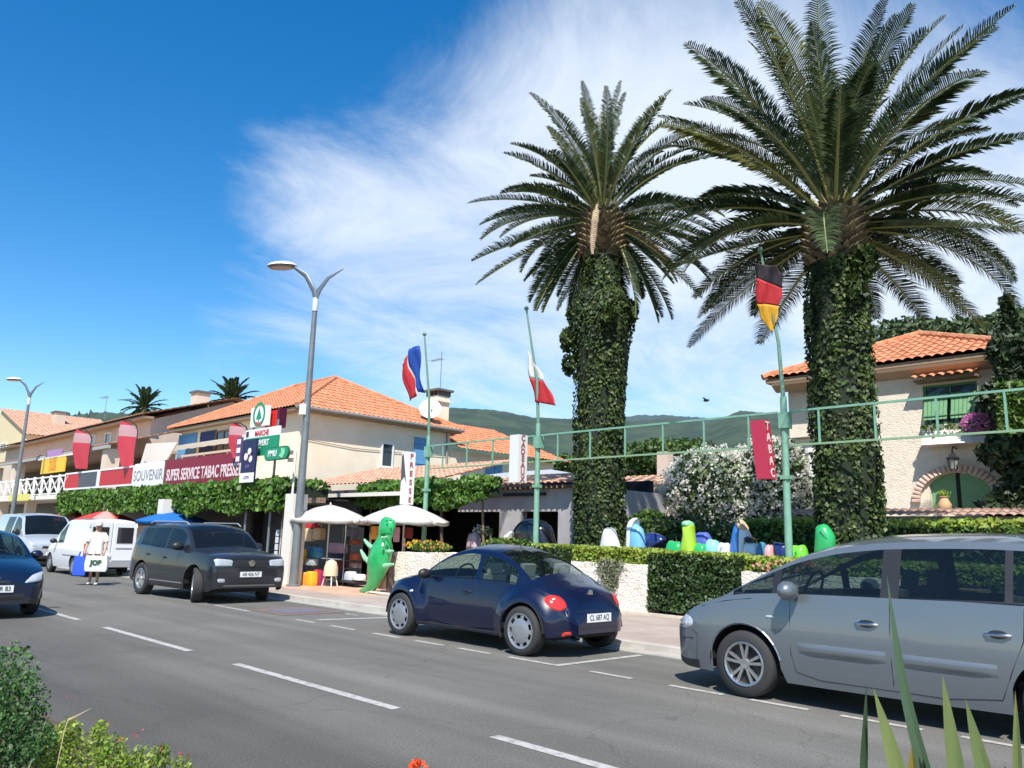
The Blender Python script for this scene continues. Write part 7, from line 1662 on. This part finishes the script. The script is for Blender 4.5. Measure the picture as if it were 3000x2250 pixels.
def bag(name, label, loc, rz, w, d, h, m_, prn=None):
    t = thing(name, label, 'bag', loc, rz); mb = MB(); vs = []
    for (s, z) in ((.92, 0), (1.0, .12), (1.05, .5), (.95, 1)): vs += [(-w/2*s, -d/2*s, z*h), (w/2*s, -d/2*s, z*h), (w/2*s, d/2*s*.9, z*h), (-w/2*s, d/2*s*.9, z*h)]
    mb.add(vs, [(i*4+j, i*4+(j+1) % 4, (i+1)*4+(j+1) % 4, (i+1)*4+j) for i in range(3) for j in range(4)]+[(3, 2, 1, 0)]); b = mb.build('body', m_, t, smooth=True, ang=50); 
    mb = MB()
    for y in (-d*.42, d*.4): mb.tube([(-w*.2, y, h*.95), (-w*.12, y*.5, h+.12), (w*.12, y*.5, h+.12), (w*.2, y, h*.95)], .01, 5)
    mb.build('handle', m_, t)
    if prn: prn(t, b, w, d, h)
def prn(t, b, w, d, h): text('printed_lettering', 'JOB', .16, (0, -d/2*1.05-.012, h*.55), (1, 0, 0), (0, 0, 1), mat('print_darkgreen', (.03, .09, .05), .7), b, depth=.006, bold=.012)
ca, sa = math.cos(R_(60)), math.sin(R_(60))
def lw(x, y): return pp.x+x*ca-y*sa, pp.y+x*sa+y*ca
x, y = lw(.10*k, -.26*k); bag('shopping_bag', 'big white shopping bag with dark green print held in front by the pedestrian', (x, y, .38*k), R_(60), .52, .16, .40, mat('bag_white_plastic', (.78, .77, .74), .5, trans=.2), prn)
x, y = lw(-.34*k, -.10*k); bag('shopping_bag', 'bright blue bag carried at the side of the pedestrian', (x, y, .26*k), R_(60), .30, .16, .48, mat('bag_bright_blue', (.03, .10, .62), .5))

# ================================================================== FOREGROUND PLANTING
random.seed(77)
struct(MB().bb(-7.5, 2.5, .55, 1.75, -.1, .30).build('planting_bed', mat('bed_soil', (.07, .05, .035), .95, col2=(.12, .08, .05), scale=6, bump=.6)))
def bush(label, cl_, n, size, m_, name='shrub', cat='shrub', stems=True, asp=1.5):
    t = thing(name, label, cat); mb = MB(); sb = MB()
    for (u, v, Y, r, w) in cl_:
        P = PY(u, v, Y); leafcloud(mb, blobpts(P, (r, r*.8, r), int(n*w), .25), size, aspect=asp)
        sb.tube([(P.x+random.uniform(-.1, .1), Y, .25), (P.x, Y, P.z-r*.2)], [.012, .006], 5)
    sb.build('stems', mat('green_stem', (.10, .13, .04), .7), t); mb.build('leaves', m_, t, fix=False); return t
bush('dark green bush in the near planting bed at the bottom left corner', [(10, 1470, 1.25, .20, 1), (45, 1530, 1.3, .17, .8), (-20, 1560, 1.2, .25, 1), (30, 1620, 1.3, .2, 1), (85, 1600, 1.3, .09, .3), (10, 1700, 1.25, .25, 1)], 1100, .0155, mat('leaf_rose', (.045, .11, .03), .5, col2=(.09, .18, .05), scale=5, island=.45, trans=.3))
bush('yellow green flowering plants along the bottom left edge of the near planting bed', [(120, 1620, 1.4, .12, 1), (180, 1640, 1.45, .13, 1), (240, 1630, 1.45, .09, .7), (300, 1660, 1.5, .10, .6), (345, 1640, 1.5, .06, .3), (390, 1665, 1.5, .06, .25), (215, 1580, 1.45, .05, .2), (150, 1580, 1.4, .07, .4), (260, 1690, 1.45, .12, 1), (110, 1690, 1.4, .15, 1)], 760, .0125, mat('leaf_lime', (.17, .26, .03), .5, col2=(.28, .36, .05), scale=6, island=.4, trans=.35), 'flowering_plant', 'plant')
t = thing('red_flowers', 'loose sprays of small red flowers over the yellow green foreground plants', 'flowers'); mb = MB(); sb = MB()
for (u, v) in ((155, 1508), (215, 1510), (145, 1565), (100, 1570), (238, 1560), (300, 1585), (260, 1600), (200, 1610), (350, 1615), (400, 1625)):
    P = PY(u, v, 1.47+random.uniform(-.1, .1)); sb.tube([(P.x+.03, P.y, P.z-.22), (P.x, P.y, P.z)], .0012, 4)
    for _ in range(4):
        q = P+Vector((random.gauss(0, .008), random.gauss(0, .01), random.gauss(0, .007))); leafcloud(mb, [q], .008, aspect=1.2)
mb.build('petals', mat('petal_red_small', (.5, .05, .07), .6, trans=.3), t, fix=False); sb.build('stems', mat('green_stem_thin', (.12, .12, .05), .7), t)
def blade(mb, u0, v0, u1, v1, wpx, Y, bend=0):
    a, b = PY(u0, v0, Y), PY(u1, v1, Y-.02); low = a+(a-b).normalized()*(a.z-.28)/max(.1, (a-b).normalized().z*-1 if (a-b).z < 0 else .2)*1.0 if False else Vector((a.x+(a.x-b.x)*.5, a.y, .28)); w = wpx/FPX*(a-CAM).dot(cF)
    n = 12; L_, R__, M_ = [], [], []
    for i in range(n+1):
        s = i/n; p = low.lerp(a, min(1, s*2)) if s < .5 else a.lerp(b, (s-.5)*2); ww = w*.5*(1 if s < .5 else (1-((s-.5)*2)**1.5)); side = Vector((cR.x, cR.y, 0)).normalized(); bd = Vector((0, 0, 0))+side*bend*math.sin(s*math.pi)
        M_.append(p+bd+Vector((0, .012*(1-s), 0))); L_.append(p+bd-side*ww); R__.append(p+bd+side*ww)
    vs = L_+M_+R__; K = n+1; mb.add(vs, [(i, i+1, K+i+1, K+i) for i in range(n)]+[(K+i, K+i+1, 2*K+i+1, 2*K+i) for i in range(n)])
def c8(x, y): return (1950+x/2.107)/1.3562, (1500+y/2.107)/1.3562
yl = mat('spiky_leaf_green', (.16, .22, .08), .45, col2=(.26, .30, .10), scale=14, trans=.3, stretch=(1, 1, .1)); yd = mat('spiky_leaf_dark', (.05, .09, .045), .4)
t = thing('spiky_plant', 'tall spiky sword leaved plant at the bottom right in front of the minivan', 'plant')
for (x0, y0, x1, y1, w, m_, Y, bd) in ((1222, 1600, 1240, 1055, 18, yd, 1.22, 0), (1420, 1600, 1282, 1085, 38, yl, 1.2, .003), (1735, 1600, 1365, 385, 30, yd, 1.25, -.03), (1795, 1600, 1708, 1000, 38, yl, 1.18, 0), (1965, 1600, 1850, 1150, 36, yl, 1.2, 0), (2172, 1600, 2158, 1100, 22, yl, 1.22, 0), (1525, 1640, 1518, 1440, 24, mat('spiky_leaf_yellow', (.4, .33, .08), .5), 1.2, 0), (1600, 1660, 1590, 1520, 16, yd, 1.2, 0), (2060, 1700, 2100, 1560, 20, yl, 1.2, 0)):
    mb = MB(); u0, v0 = c8(x0, y0); u1, v1 = c8(x1, y1); blade(mb, u0, v0, u1, v1, w/1.0, Y, bd); o = mb.build('leaf', m_, t, smooth=True, fix=False)
mb = MB(); mb2 = MB(); blade(mb, 160, 1700, 192, 1531, 9, 1.35); t = thing('dry_leaf', 'single dry pale leaf sticking out of the bottom left plants', 'leaf'); mb = MB(); a, b = PY(146, 1557, 1.35), PY(197, 1530, 1.35); mb.tube([a+Vector((-.1, 0, -.35)), a+Vector((-.03, 0, -.06)), a, b], [.003, .004, .005, .001], 6, flat=.4); mb.build('blade', mat('straw', (.62, .48, .3), .7), t)
mb = MB(); a, b = PY(62, 1659, 1.3), PY(100, 1555, 1.3); mb.tube([a+Vector((-.05, 0, -.3)), a, b], [.010, .010, .002], 6, flat=.3); t = thing('dry_leaf', 'greyish green strap leaf between the bush and the yellow green plants', 'leaf'); mb.build('blade', mat('strap_leaf', (.3, .34, .2), .6), t)
P = PY(900, 1652, 1.75); t = thing('red_flower', 'single orange red flower at the bottom edge of the picture', 'flower', (P.x, P.y, 0)); MB().tube([(0, 0, .2), (0, 0, P.z)], .004, 5).build('stem', mat('green_stem', (.10, .13, .04)), t)
mb = MB()
for _ in range(40): leafcloud(mb, [Vector((random.gauss(0, .012), random.gauss(0, .012), P.z+random.gauss(0, .006)))], .018, aspect=1.2)
mb.build('petals', mat('petal_orange_red', (.72, .10, .03), .5, trans=.3), t, fix=False)
